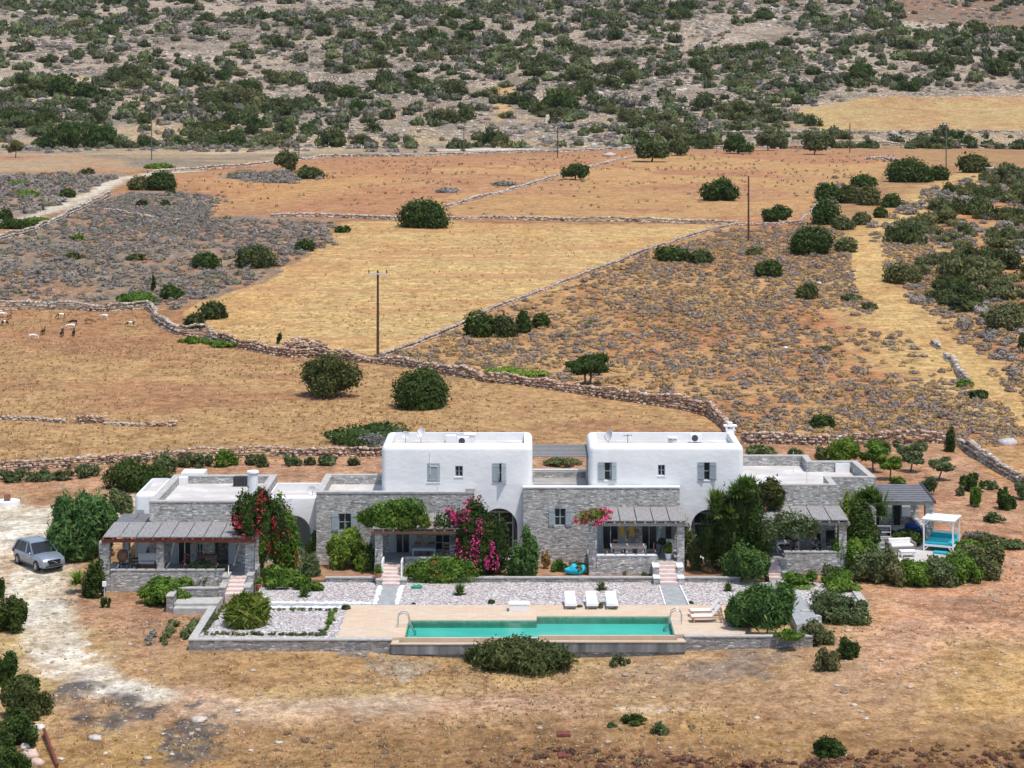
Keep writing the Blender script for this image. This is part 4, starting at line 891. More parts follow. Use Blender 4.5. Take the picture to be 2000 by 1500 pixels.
pot(-17.0,126.2,.0,.2,"terracotta","terracotta pot low at the right pillar of the leftmost porch","fresh",.3,.4); pot(20.1,130.6,1.5,.16,"white_paint","small white pot on the parapet of the rightmost porch","olive",.22,.3)
# second porch
table(-6.75,130.4,.9,1.55,.8,"greyblue","grey blue painted table under the vine covered pergola"); G2="chairs on the second porch"
chair(-6.3,131.1,.9,0,"darkgrey","dark chair behind the grey blue table",None,G2); chair(-7.2,131.1,.9,0,"redwood","dark red chair behind the grey blue table",None,G2)
chair(-4.75,130.3,.9,.5,"white_paint","white chair with arms beside the magenta bougainvillea",None,G2,True); chair(-5.35,130.9,.9,-.3,"teak","wooden chair right of the grey blue table",None,G2)
# first porch
chair(-21.0,128.6,.62,.2,"redwood","dark red armchair in the middle of the leftmost porch",None,"chairs on the leftmost porch",True); chair(-22.1,128.9,.62,-.4,"redwood","dark red chair left of the armchair on the leftmost porch",None,"chairs on the leftmost porch")
table(-20.6,129.4,.62,1.0,.7,"brownwood","brown wooden table against the wall of the leftmost porch")
r = thing("sofa",(-24.6,128.8,.62),"pale cushioned bench behind the left part of the leftmost porch","sofa"); MB().box(-25.2,-24.0,128.6,129.3,.65,.95).build("seat","brownwood",r); MB().box(-25.15,-24.05,128.62,129.2,.95,1.08).build("cushion","cushion",r,bevel=.03); MB().box(-25.2,-24.0,129.25,129.4,.65,1.5).build("backrest","cushion",r,bevel=.03)
chair(-25.9,128.2,.62,1.2,"black","black metal chair at the left pillar of the leftmost porch",None,"chairs on the leftmost porch"); chair(-25.1,127.85,.62,.4,"black","black metal chair before the pale cushioned bench",None,"chairs on the leftmost porch")
r = thing("hammock_chair",(-25.6,127.9,.62),"brown woven hanging chair near the far left pillar","hanging chair"); MB().sphere((-25.95,128.0,1.65),.42,12,8,(.9,.9,1)).build("basket","brownwood",r,smooth=True); MB().cyl((-25.95,128,2.0),(-25.95,128,2.95),.015).build("rope","cushion",r)
r = thing("ladder_rail",(-18.9,127.2,.62),"slim white handrail at the top of the leftmost steps","rail"); MB().tube([(-19.0,127.0,.62),(-19.0,127.0,1.25),(-18.85,125.9,1.0)],.02).build("rail","white_paint",r)
MB().bar((-18.85,125.9,.3),(-18.85,125.9,1.0),.03).build("post","white_paint",r)
# fourth porch
table(17.15,131.6,1.05,1.5,.8,"white_paint","white dining table on the rightmost porch behind the seated people")
G4 = "chairs on the rightmost porch"
chair(16.0,131.0,1.05,1.2,"greywood","wooden chair left of the white dining table on the rightmost porch",None,G4)
c_a = chair(17.45,130.75,1.05,math.pi*.9,"darkgrey","dark armchair under the left seated person",None,G4,True); c_b = chair(18.95,130.75,1.05,math.pi*1.15,"darkgrey","dark armchair under the right seated person",None,G4,True)
chair(19.95,131.2,1.05,-.8,"wicker","pale wicker armchair near the right pillar of the rightmost porch","cushion",G4,True)
def person(x, y, z, rz, label, shirt="shirt_dark", lean=.06, reach=0, sc=1.0):
    r = thing("person",(x,y,z),label,"person","two people seated on the rightmost porch",rz=rz); ORG[r.name] = Vector((0,0,0))
    # seated facing -y, seat at z .46
    J = [(0,.10,.52,(.15,.12)),(0,.12,.70,(.135,.10)),(0,.13+lean*.5,.92,(.165,.105)),(0,.13+lean,1.06,(.10,.075)),(0,.11+lean,1.13,.052),(0,.08+lean,1.21,.058),(0,.06+lean,1.30,.088),(0,.07+lean,1.38,.075)]
    E = [(0,1),(1,2),(2,3),(3,4),(4,5),(5,6),(6,7)]
    def ch(prev, pts):
        for p in pts: J.append(p); E.append((prev, len(J)-1)); prev = len(J)-1
        return prev
    hands = []
    for s in (-1,1):
        ch(0,[(s*.10,.02,.54,.085),(s*.15,-.22,.55,.075),(s*.16,-.42,.53,.062),(s*.16,-.44,.30,.052),(s*.16,-.42,.10,.036),(s*.17,-.50,.04,.034),(s*.17,-.60,.03,.026)])
        hz = .72+reach*(.12 if s > 0 else 0)
        w_ = ch(3,[(s*.19,.14+lean,1.02,.055),(s*.25,.10+lean,.86,.044),(s*.27,.02,.73,.038),(s*.22,-.14,hz,.030),(s*.19,-.22,hz+.01,.024)])
        hands.append(w_)
        hx, hy, hzz = J[w_][:3]
        p_ = ch(w_,[(hx-s*.01,hy-.06,hzz-.005,(.032,.018))])
        for f, ln in enumerate((.062,.07,.066,.052)):
            ox = (f-1.5)*.017; ch(p_,[(hx+ox,hy-.09,hzz,.009),(hx+ox,hy-.09-ln*.6,hzz-.012,.008),(hx+ox*.9,hy-.09-ln,hzz-.035,.007)])
        ch(w_,[(hx-s*.035,hy-.035,hzz+.004,.010),(hx-s*.05,hy-.07,hzz-.005,.008)])
    ch(6,[(0,-.035+lean,1.295,.018)])
    for s in (-1,1): ch(6,[(s*.085,.07+lean,1.30,(.012,.02))])
    body = skin(J,E,"body",1); obj_me("body",body,"skin_tone",r)
    JS = [(0,.10,.50,(.165,.135)),(0,.12,.70,(.15,.115)),(0,.13+lean*.5,.92,(.178,.12)),(0,.13+lean,1.05,(.11,.085))]; ES = [(0,1),(1,2),(2,3)]
    for s in (-1,1):
        n0 = len(JS); JS += [(s*.19,.14+lean,1.01,.066),(s*.25,.10+lean,.87,.056)]; ES += [(3,n0),(n0,n0+1)]
    obj_me("shirt",skin(JS,ES,"shirt",1),shirt,r)
    JT = [(0,.10,.52,(.165,.13))]; ET = []
    for s in (-1,1):
        n0 = len(JT); JT += [(s*.10,.02,.545,.095),(s*.15,-.22,.55,.085),(s*.16,-.42,.53,.072),(s*.16,-.44,.30,.062)]; ET += [(0,n0),(n0,n0+1),(n0+1,n0+2),(n0+2,n0+3)]
    obj_me("trousers",skin(JT,ET,"trousers",1),"trouser",r)
    MB().sphere((0,.085+lean,1.345),.098,12,8,(.95,1.02,1)).build("hair","hair",r,smooth=True)
    for s in (-1,1): MB().sphere((s*.032,-.012+lean,1.315),.012,6,4).build("eye","black",r)
    MB().box(-.025,.025,-.022+lean,-.01+lean,1.245,1.253).build("mouth","cloth_red",r)
    for s in (-1,1): MB().box(s*.17-.045,s*.17+.045,-.66,-.40,0,.05).build("shoe","darkgrey",r,bevel=.015)
    return r
person(17.45,130.75,1.05,-.25,"left of two people in dark clothes seated on the rightmost porch"); person(18.95,130.75,1.05,.35,"right hand seated person in dark clothes, leaning back near the white framed door","trouser",.12,1)
# veranda things
r = thing("cushion_pile",(26.2,137.6,.9),"heap of dark blue floor cushions inside the right veranda","cushions")
for k,(dx,dy,dz,w_) in enumerate(((0,0,.2,.5),(.7,.1,.2,.45),(.35,.35,.5,.5),(-.4,.2,.15,.35))): MB().sphere((26.2+dx,137.6+dy,.9+dz),w_,12,8,(1,.7,.55)).build("cushion","navy",r,smooth=True)
r = thing("clothes_airer",(24.4,136.6,.9),"pale folding frame standing at the front of the right veranda","drying rack")
for x in (23.95,24.85): MB().bar((x,136.6,.9),(x,136.6,1.75),.035).build("upright","galv",r)
b = MB(); 
for z in (1.0,1.3,1.72): b.bar((23.95,136.6,z),(24.85,136.6,z),.03)
b.build("rails","galv",r)
# day bed on the patio
def quad_obj(name, loc, rz, label, cat, group=None):
    r = thing(name, loc, label, cat, group, rz=rz); ORG[r.name] = Vector((0,0,0)); return r
c = P(1839,1072,.45); r = quad_obj("day_bed",(c.x,c.y,.45),math.radians(-24),"white four poster day bed with turquoise mattress under a slatted canopy","day bed")
ww, dp = .98, 1.0
for sx in (-1,1):
    for sy in (-1,1):
        MB().box(sx*ww-.045,sx*ww+.045,sy*dp-.045,sy*dp+.045,0,2.2).build("post","white_paint",r)
        MB().bar((sx*ww,sy*dp-0*sy,1.72),(sx*(ww-.32),sy*dp,2.04),.06).build("brace","white_paint",r); MB().bar((sx*ww,sy*dp,1.72),(sx*ww,sy*(dp-.32),2.04),.06).build("brace","white_paint",r)
        MB().bar((sx*ww,sy*dp,.05),(sx*(ww-.3),sy*dp,.33),.05).build("brace","white_paint",r)
for sy in (-1,1): MB().box(-ww+.05,ww-.05,sy*dp-.03,sy*dp+.03,.33,.45).build("bed_rail","white_paint",r); MB().box(-ww-.12,ww+.12,sy*dp-.035,sy*dp+.035,2.04,2.13).build("canopy_beam","white_paint",r)
for sx in (-1,1): MB().box(sx*ww-.03,sx*ww+.03,-dp+.05,dp-.05,.33,.45).build("bed_rail","white_paint",r)
for k in range(17): MB().box(-ww-.15,ww+.15,-dp-.1+k*.13,-dp-.02+k*.13+.02,2.135,2.165).build("canopy_slat","white_paint",r)
MB().box(-ww+.05,ww-.05,-dp+.05,dp-.05,.42,.62).build("mattress","turq",r,bevel=.04); MB().box(-ww+.1,ww-.1,dp-.28,dp-.1,.6,.95).build("bolster","turq",r,bevel=.05)
b = MB(); b.box(-ww+.04,ww-.04,dp-.03,dp+.03,1.0,1.06)
for k in range(12): b.box(-ww+.12+k*.155,-ww+.15+k*.155,dp-.02,dp+.02,.45,1.0)
b.build("headboard","white_paint",r)
b = MB(); b.box(-.35,.55,-dp-.75,-dp-.25,0,.12); tag(b.build("towel","turq"),"blue towel folded on the patio before the day bed","towel"); bpy.data.objects[SC.collection.objects[-1].name].matrix_world = Matrix.Translation((c.x+.15,c.y,.455))@Matrix.Rotation(math.radians(-24),4,'Z')
c = P(1762,1078,.45); r = quad_obj("wicker_sofa",(c.x,c.y+.3,.45),math.radians(10),"grey brown wicker sofa with pale cushions on the patio","sofa")
b = MB(); b.box(-1.0,.9,-.45,.45,0,.36); b.build("base","wicker",r,bevel=.02); MB().box(-1.0,.9,.38,.5,.36,.78).build("backrest","wicker",r,bevel=.02); MB().box(-1.0,-.85,-.45,.38,.36,.62).build("armrest","wicker",r); MB().box(.75,.9,-.45,.38,.36,.62).build("armrest","wicker",r)
MB().box(-.83,.73,-.44,.36,.362,.5).build("seat_cushion","cushion",r,bevel=.03); MB().box(-.83,.73,.18,.37,.5,.82).build("back_cushion","cushion",r,bevel=.03)
c = P(1773,1087,.45); table(c.x,c.y,.45,1.05,.6,"white_paint","low white slatted table in front of the wicker sofa",math.radians(6),.42)
# loungers
def lounger(x, y, rz, label):
    r = quad_obj("sun_lounger",(x,y,.035),rz,label,"sun lounger","white sun loungers in a row by the pool")
    MB().box(-.33,.33,-.95,.25,.30,.36).build("bed","pale_blue",r,bevel=.01); f = MB(); f.box(-.36,-.31,-1,1.0,.22,.30); f.box(.31,.36,-1,1.0,.22,.30); f.box(-.31,.31,-1,-.95,.22,.30); f.box(-.31,.31,.95,1,.22,.30); f.build("frame","white_paint",r)
    MB().add([(-.33,.25,.31),(.33,.25,.31),(.33,.95,.62),(-.33,.95,.62),(-.33,.25,.36),(.33,.25,.36),(.33,.93,.67),(-.33,.93,.67)],[(0,3,2,1),(4,5,6,7),(0,1,5,4),(1,2,6,5),(2,3,7,6),(3,0,4,7)]).build("backrest","pale_blue",r)
    for sx in (-1,1):
        for sy in (-.9,.8): MB().box(sx*.3-.03,sx*.3+.03,sy-.03,sy+.03,0,.215).build("leg","galv",r)
    MB().box(-.32,.32,-.955,-.93,.08,.21).build("foot_panel","wicker",r)
    return r
for px, nm in ((1111,"leftmost"),(1153,"middle"),(1192,"rightmost")):
    c = P(px,1190); lounger(c.x+.1,c.y+.75,0.02,f"{nm} of the three white sun loungers in a row behind the pool")
c = P(1014,1196); r = quad_obj("storage_bench",(c.x,c.y+.35,.035),0,"cream storage bench with pale lid behind the middle of the pool","bench")
MB().box(-.6,.6,-.35,.35,0,.42).build("box","cushion",r,bevel=.01); MB().box(-.64,.64,-.38,.38,.425,.48).build("lid","white_paint",r,bevel=.01)
def deckchair(x, y, rz, label):
    r = quad_obj("wooden_lounger",(x,y,.035),rz,label,"wooden sun lounger","wooden sun loungers at the right end of the pool")
    f = MB(); f.box(-.32,-.27,-1,.95,.26,.33); f.box(.27,.32,-1,.95,.26,.33); f.box(-.27,.27,-1,-.94,.26,.33); f.box(-.27,.27,.9,.95,.26,.33); f.build("frame","teak",r)
    for k in range(10): MB().box(-.27,.27,-.92+k*.125,-.83+k*.125,.3,.335).build("slat","teak",r)
    MB().box(-.27,.27,-.94,.28,.34,.39).build("cushion","cushion",r,bevel=.015)
    MB().add([(-.27,.28,.34),(.27,.28,.34),(.27,.80,.93),(-.27,.80,.93),(-.27,.26,.40),(.27,.26,.40),(.27,.76,.98),(-.27,.76,.98)],[(0,3,2,1),(4,5,6,7),(0,1,5,4),(1,2,6,5),(2,3,7,6),(3,0,4,7)]).build("backrest","cushion",r)
    for sx in (-1,1):
        MB().bar((sx*.26,.75,.88),(sx*.26,.95,.3),.04).build("strut","teak",r)
        for sy in (-.8,.8): MB().box(sx*.29-.035,sx*.29+.035,sy-.035,sy+.035,0,.26).build("leg","teak",r)
c = P(1381,1216); deckchair(c.x,c.y+.1,math.radians(-88),"nearer wooden lounger with raised back at the right end of the pool"); c = P(1379,1205); deckchair(c.x,c.y+.15,math.radians(-86),"farther wooden lounger, behind the other one at the right end of the pool")
# turquoise covered heap, hose, pipe, lids, post
r = quad_obj("covered_boat",(P(1122,1092,.15).x,129.3,.14),.1,"crumpled bright turquoise tarpaulin over a heap beside the third porch","tarpaulin")
rr = random.Random(3); b = MB().sphere((0,0,.28),.7,18,10,(1,.55,.5)); b.v = [(x*(1+.12*math.sin(7*y+5*z)),y,max(0,z*(1+.16*math.sin(9*x+3))+rr.uniform(-.03,.03))) for x,y,z in b.v]; b.build("tarpaulin","tarp",r)
b = MB(); cc = P(814,1149,0); b.cyl((cc.x,cc.y+.15,.01),(cc.x,cc.y+.15,.1),.33,.36,18); tag(b.build("basin","green_plastic"),"flat green plastic basin on the gravel by the clipped hedge","basin")
for (px,py,lb) in ((1101,1435,"farther rusty square lid lying in the dry ground at the bottom"),(1103,1477,"nearer rusty square lid lying in the dry ground at the bottom")):
    g = H(px,py); r = thing("manhole_cover",(g.x,g.y,g.z),lb,"manhole cover","rusty lids in the front field"); MB().box(g.x-.35,g.x+.35,g.y-.35,g.y+.35,g.z-.1,g.z+.09).build("frame","rust",r); MB().box(g.x-.3,g.x+.3,g.y-.3,g.y+.3,g.z+.09,g.z+.12).build("lid","rust",r)
g0 = H(86,1438); g1 = H(112,1500); b = MB().cyl(g0+Vector((0,0,.35)),g1+Vector((0,0,.12)),.09,.09,8); tag(b.build("rusty_pipe","rust"),"rusty metal pipe lying at the bottom left corner","pipe")
g = H(204,1170); r = thing("meter_post",g,"short white post standing at the corner of the leftmost terrace","post"); MB().cyl(g,g+Vector((0,0,.9)),.03).build("pole","galv",r); MB().box(g.x-.12,g.x+.12,g.y-.08,g.y+.08,g.z+.8,g.z+1.1).build("box","white_paint",r)
g = H(8,992); r = thing("water_tank",g,"round white concrete cistern with brown box on top at the left edge","cistern"); MB().cyl(g+Vector((0,1,-.3)),g+Vector((0,1,.35)),.95,.9,20).build("tank","white",r); MB().box(g.x-.2,g.x+.2,g.y+.7,g.y+1.1,g.z+.35,g.z+.85).build("hatch_box","brownwood",r)
# roof equipment
def dish(p, r0, az, label, mat="galv", h=.5):
    r = thing("satellite_dish",p,label,"satellite dish","satellite dishes on the roofs"); p = Vector(p); MB().cyl(p,p+Vector((0,0,h)),.03).build("mast","galv",r)
    c = p+Vector((0,-.05,h+r0*.8)); d = Vector((math.sin(az),-math.cos(az),.45)).normalized(); u = d.cross(Vector((0,0,1))).normalized(); v = u.cross(d); b = MB(); vs = [c-d*.12]; fs = []; N = 18
    for k_, rr_ in ((1,.5),(2,1)):
        for i in range(N): a = 2*math.pi*i/N; vs.append(c-d*.12*(1-rr_*rr_)+u*r0*rr_*math.cos(a)+v*r0*rr_*math.sin(a))
    for i in range(N): fs.append((0,1+i,1+(i+1)%N)); fs.append((1+i,1+N+i,1+N+(i+1)%N,1+(i+1)%N))
    m = len(vs); vs += [q-d*.03 for q in vs]; fs += [tuple(j+m for j in f[::-1]) for f in fs]
    for i in range(N): fs.append((1+N+i,m+1+N+i,m+1+N+(i+1)%N,1+N+(i+1)%N))
    b.add(vs,fs).build("reflector",mat,r); MB().tube([c-v*r0*.9,c+d*r0*.9-v*.1],.015).build("feed_arm","darkgrey",r); q = c+d*r0*.9-v*.1; MB().sphere(q,.05,6,4).build("feed","galv",r)
dish((wx(792,136),136,7.36),.27,.2,"left of the two dishes on the left white block, pale grey"); dish((wx(822,136.5),136.5,7.36),.35,-.7,"right of the two dishes on the left white block, brownish and larger","cushion")
dish((wx(1188,135),135.0,7.36),.40,-1.0,"large pale dish on the left corner of the right white block"); dish((wx(609,134.6),134.7,3.76),.33,.3,"pale dish on the low white link building beside the second stone house")
def acunit(x, y, z, label):
    r = thing("air_conditioner",(x,y,z),label,"air conditioner","air conditioners on the roofs"); MB().box(x-.4,x+.4,y,y+.32,z+.06,z+.62).build("case","white_paint",r,bevel=.01)
    b = MB().cyl((x-.08,y-.012,z+.34),(x-.08,y+.004,z+.34),.22,.22,16); b.build("fan_grille","darkgrey",r); 
    for s in (-.3,.3): MB().box(x+s-.03,x+s+.03,y+.02,y+.3,z,z+.058).build("foot","galv",r)
acunit(wx(1360,136.6),136.8,7.36,"pale air conditioner on the roof of the right white block"); acunit(wx(905,136.4),135.6,7.36,"air conditioner with dark grille on the roof of the left white block")
r = thing("roof_vent_box",(wx(470,138),138.2,4.16),"dark lattice sided box at the back of the leftmost roof","vent box"); x = wx(470,138); b = MB()
for k in range(6): b.box(x-.5+k*.18,x-.43+k*.18,137.9,138.0,4.16,4.85); b.box(x-.5,x+.5,137.92,137.98,4.2+k*.12,4.25+k*.12)
b.build("lattice","darkgrey",r); MB().box(x-.45,x+.45,138.02,138.6,4.16,4.8).build("box","darkgrey",r)
x = wx(1226,136); r = thing("antenna",(x,136,7.36),"thin metal aerial on the roof of the right white block","aerial"); MB().cyl((x,136,7.36),(x,136,8.1),.02).build("mast","darkgrey",r); b = MB(); b.bar((x-.3,136,8.0),(x+.3,136,8.05),.025)
for k in range(4): b.bar((x-.25+k*.17,135.75,8.02),(x-.25+k*.17,136.25,8.02),.018)
b.build("arms","darkgrey",r)

# ------------------------------------------------------------------ car
def car():
    g = H(78,1106); z0 = float(zt(g.x,g.y))+.02
    r = quad_obj("parked_car",(g.x-.05,g.y-.0,z0),math.radians(-50),"silver blue five door SUV parked on the pale drive under the feathery green tree","car")
    st = [(-2.2,.70,.50,.80),(-2.12,.84,.36,.98),(-1.75,.91,.28,1.04),(-.9,.93,.24,1.03),(0,.93,.24,1.02),(.75,.93,.24,1.03),(1.0,.925,.24,1.04),(1.5,.91,.26,1.0),(1.95,.87,.27,.90),(2.13,.80,.30,.78),(2.2,.66,.38,.62)]
    V = []; n = 14
    for x, w_, zb, ztp in st:
        h = ztp-zb; ring = [(0,zb),(w_*.86,zb),(w_*.97,zb+.08*h+.03),(w_,zb+.35*h),(w_*.995,zb+.6*h),(w_*.97,zb+.85*h),(w_*.88,ztp-.01),(0,ztp+.035)]
        full = ring+[(-a,b) for a,b in ring[-2:0:-1]]; V += [(x,a,b) for a,b in full]; n = len(full)
    F = [(i*n+k,i*n+(k+1)%n,(i+1)*n+(k+1)%n,(i+1)*n+k) for i in range(len(st)-1) for k in range(n)]; F += [tuple(range(n))[::-1],tuple(range((len(st)-1)*n,len(st)*n))]
    body = MB().add(V,F); cut = []
    for x in (-1.35,1.35):
        for s in (-1,1): cut.append(MB().cyl((x,s*.62,.35),(x,s*1.1,.35),.40,.40,20))
    bo = carve(body,cut,"body","carpaint",r); bo.data.polygons.foreach_set("use_smooth",[True]*len(bo.data.polygons))
    try: bo.data.set_sharp_from_angle(angle=math.radians(35))
    except Exception: pass
    lo = [(-2.02,.86,.98),(-1.3,.885,1.0),(.85,.88,1.02)]; hi = [(-1.72,.66,1.58),(-1.0,.70,1.64),(.05,.68,1.62)]
    b = MB(); vs = []
    for (x,w_,z) in lo+hi: vs += [(x,-w_,z),(x,w_,z)]
    b.add(vs,[(0,1,7,6),(4,10,11,5),(6,7,9,8),(8,9,11,10),(0,6,8,2),(2,8,10,4),(1,3,9,7),(3,5,11,9)]); b.build("windows","glass",r)
    b = MB(); vs = []
    for (x,w_,z) in ((-1.88,.655,1.575),(-1.0,.71,1.645),(.0,.70,1.63),(.12,.64,1.60)): vs += [(x,-w_,z),(x,w_,z),(x,-w_*.9,z+.035),(x,w_*.9,z+.035)]
    fs = [(0,1,3,2),(12,14,15,13)]
    for i in range(3): a = 4*i; fs += [(a,a+4,a+5,a+1),(a+2,a+3,a+7,a+6),(a,a+2,a+6,a+4),(a+1,a+5,a+7,a+3)]
    b.add(vs,fs); b.build("roof","carpaint",r)
    for s in (-1,1):
        MB().bar((.87,s*.885,1.02),(.06,s*.69,1.61),.07).build("pillar","carpaint",r); MB().bar((-.15,s*.895,1.0),(-.22,s*.72,1.6),.07).build("pillar","carpaint",r); MB().bar((-2.0,s*.86,.99),(-1.72,s*.67,1.57),.16).build("pillar","carpaint",r)
        MB().bar((-1.6,s*.62,1.68),(-.1,s*.64,1.69),.035).build("roof_rail","metal",r)
        b = MB().sphere((.72,s*1.03,1.08),.12,8,6,(.6,1,.7)); b.build("mirror","carpaint",r,smooth=True)
        MB().add([(2.02,s*.80,.70),(2.16,s*.50,.70),(2.12,s*.50,.80),(1.86,s*.86,.84),(2.0,s*.83,.69),(1.95,s*.6,.88)],[(0,1,2,3),(0,3,4),(3,2,5),(1,0,4)]).build("headlight","glass",r)
        MB().box(-2.16,-2.05,s*.82-.08,s*.82+.08,.75,1.05).build("tail_light","cloth_red",r)
        for x in (-1.35,1.35):
            wh = MB().cyl((x,s*.70,.35),(x,s*.93,.35),.35,.35,24).build("wheel","black",r)
            b = MB(); b.cyl((x,s*.931,.35),(x,s*.936,.35),.22,.22,20,True); b.build("rim","darkgrey",wh,r)
            b = MB()
            for k in range(5):
                a = k*2*math.pi/5+.3; b.bar((x,s*.945,.35),(x+.21*math.cos(a),s*.94,.35+.21*math.sin(a)),.05)
            b.build("spokes","metal",wh,r)
        MB().box(-1.0,1.0,s*.935-.01,s*.935+.01,.27,.36).build("sill_trim","darkgrey",r)
    b = MB(); b.add([(2.19,-.46,.80),(2.19,.46,.80),(2.25,.40,.52),(2.25,-.40,.52),(2.05,-.46,.80),(2.05,.46,.80),(2.15,.40,.52),(2.15,-.40,.52)],[(0,1,2,3),(4,7,6,5),(0,4,5,1),(1,5,6,2),(2,6,7,3),(3,7,4,0)]); gr = b.build("grille","black",r)
    MB().bar((2.215,-.2,.76),(2.25,.2,.58),.03).build("badge_bar","metal",gr,r)
    MB().box(2.05,2.215,-.62,.62,.36,.44).build("lower_intake","black",r)
    for s in (-1,1): MB().bar((.9,s*.1,1.055),(.55,s*.55,1.25),.02).build("wiper","black",r)
car()

# ------------------------------------------------------------------ utility poles
def pole(px, pyb, pyt, label, arms=1, mat="polewood", aw=.9, rr_=.16, xarm=0):
    g = H(px,pyb); h = (pyb-pyt)*g.y/FPX; r = thing("utility_pole",g,label,"utility pole","wooden power line poles")
    rr_ = max(rr_, .42*g.y/FPX)
    MB().cyl(g-Vector((0,0,.2)),g+Vector((0,0,h)),rr_,rr_*.72,8).build("pole",mat,r)
    if arms:
        z = g.z+h-.25; MB().box(g.x-aw,g.x+aw,g.y-.22,g.y-.1,z-.07,z+.07).build("crossarm","galv",r)
        for k in (-1,0,1): MB().cyl((g.x+k*aw*.92,g.y-.16,z+.07),(g.x+k*aw*.92,g.y-.16,z+.42),.06,.08,6).build("insulator","darkgrey",r)
    return g, h
pole(738,698,530,"tall brown pole with crossarm and insulators in the golden field",1,aw=1.05)
pole(1462,473,344,"brown pole without crossarm at the right edge of the red field",0)
pole(1848,330,241,"grey brown pole with short crossarm near the stone hut, upper right",1,"polegrey",.7)
pole(1660,298,240,"slender pole behind the walls at the top of the red field, upper right",0)
pole(1089,308,246,"slender brown pole at the back of the red field, upper middle",1,aw=.6)
pole(296,312,210,"thin grey pole among the shrubs at upper left, by the track",0,"polegrey")
pole(906,299,248,"thin grey pole near the white gap in the far wall",0,"polegrey"); pole(1268,262,236,"short thin pole behind the long upper wall",0,"polegrey"); pole(584,300,240,"thin faint pole left of centre in the far shrubs",0,"polegrey")
# stone hut on the right
g = H(1962,350); x = g.x; y = g.y; z = g.z
r = thing("stone_hut",(x,y,z),"low flat roofed reddish stone hut with a dark opening at the right edge","hut")
sw = 30*y/FPX; carve(MB().box(x-sw*.95,x+sw*1.3,y,y+4,z-.6,z+2.2),[MB().box(x+sw*.45,x+sw*.7,y-1,y+1.2,z+1.0,z+1.7)],"wall","rubble_red",r); MB().box(x-sw,x+sw*1.35,y-.15,y+4.2,z+2.21,z+2.36).build("roof","coping",r); MB().box(x+sw*.8,x+sw*.95,y-.6,y-.3,z-.3,z+2.2).build("post","polewood",r)
# ------------------------------------------------------------------ dry stone walls
GW = "dry stone walls between the fields"
drywall([(-80,612),(0,607),(60,603),(150,605),(215,608),(285,602),(300,612),(305,630),(345,652),(400,658),(430,668)], .95, "pale dry stone wall behind the goats, turning down towards the middle", .42, -.2, seed=2, wd=.8)
drywall([(428,668),(470,680),(520,690),(560,697),(600,698),(640,698),(700,706),(760,713),(830,723),(900,736),(950,746)], 1.0, "reddish dry stone wall from the foot of the golden field to the right", .40, .55, seed=3, wd=.9)
drywall([(950,746),(1020,752),(1100,764),(1150,772),(1250,787),(1330,799),(1385,812),(1415,836),(1432,862)], 1.05, "reddish dry stone wall curving down behind the right white block", .38, .6, seed=4, wd=.85)
drywall([(560,697),(580,690),(610,692),(635,700)], 1.3, "wide heap of tumbled red stones in the middle wall", .42, .7, seed=5, wd=2.2)
drywall([(745,697),(830,666),(870,650),(960,605),(1050,573),(1120,545),(1220,508),(1330,468),(1440,438)], .6, "long diagonal dry stone wall along the right side of the golden field", .42, .15, seed=6, wd=.6, gaps=.06)
drywall([(872,428),(960,427),(1100,432),(1200,432),(1330,436),(1440,438)], .75, "dry stone wall between the golden field and the red field", .6, -.1, seed=7, wd=.9)
drywall([(530,424),(620,424),(700,426),(780,430)], .7, "short dry stone wall left of the big round bush", .6, -.1, seed=8, wd=.9)
drywall([(205,412),(300,428),(372,434)], .5, "faint low dry stone wall in the grey scrub on the left", .6, -.2, seed=9, gaps=.05)
drywall([(870,406),(960,382),(1040,360),(1095,344),(1130,333)], .6, "diagonal dry stone wall in the red field left of the small round tree", .65, .1, seed=10)
drywall([(1130,333),(1200,314),(1262,302)], .45, "faint continuation of the diagonal wall towards the far wall", .7, .1, seed=11, gaps=.05)
drywall([(290,338),(390,332),(480,327),(560,314),(650,307),(800,306),(900,303),(1000,299)], .9, "long dry stone wall at the back of the red field, left part", .8, -.2, seed=12, wd=.9)
drywall([(1000,299),(1100,297),(1240,292),(1380,290),(1500,287),(1620,292)], .9, "long dry stone wall at the back of the red field, middle part", .8, -.1, seed=13, wd=.9)
drywall([(1500,279),(1700,282),(1990,291),(2100,294)], 1.3, "long dry stone wall at the foot of the hill, right side", .9, -.2, seed=14, wd=1.2)
drywall([(1240,263),(1500,261),(1700,261),(2080,262)], 1.2, "upper long dry stone wall below the pale right fields", .9, -.2, seed=15, wd=1.0)
drywall([(1240,213),(1400,216),(1500,214),(1560,216)], 1.0, "short terrace wall on the slope above the upper long wall", 1.0, -.2, seed=16)
drywall([(1290,148),(1400,152),(1560,141),(1700,150)], 1.4, "faint terrace wall high on the stony slope", 1.2, -.2, seed=17, gaps=.06)
drywall([(1065,180),(1067,205),(1070,228),(1066,244)], .9, "pale dry stone wall running down the slope at centre", 1.0, -.4, seed=18, wd=1.2)
drywall([(-60,485),(0,470),(60,455),(120,430),(180,400),(215,385)], .9, "pale dry stone wall along the lower side of the left track", .5, -.3, seed=19, wd=.8)
drywall([(1440,440),(1510,440),(1560,436),(1585,415),(1600,395)], .5, "low stones at the lower right corner of the red field", .5, .3, seed=20, gaps=.05)
drywall([(0,819),(60,821),(128,826)], .42, "low broken line of stones in the goat field, left piece", .34, .3, seed=21, wd=.9)
drywall([(150,826),(205,826)], .5, "small reddish pile of stones in the middle of the broken line", .34, .7, seed=22, wd=1.1)
drywall([(208,829),(280,833)], .25, "sparse pale stones right of the small reddish pile", .34, -.2, seed=23, wd=1.3, gaps=.05)
drywall([(288,832),(345,832)], .5, "right end pile of the broken stone line in the goat field", .34, .7, seed=24, wd=1.1)
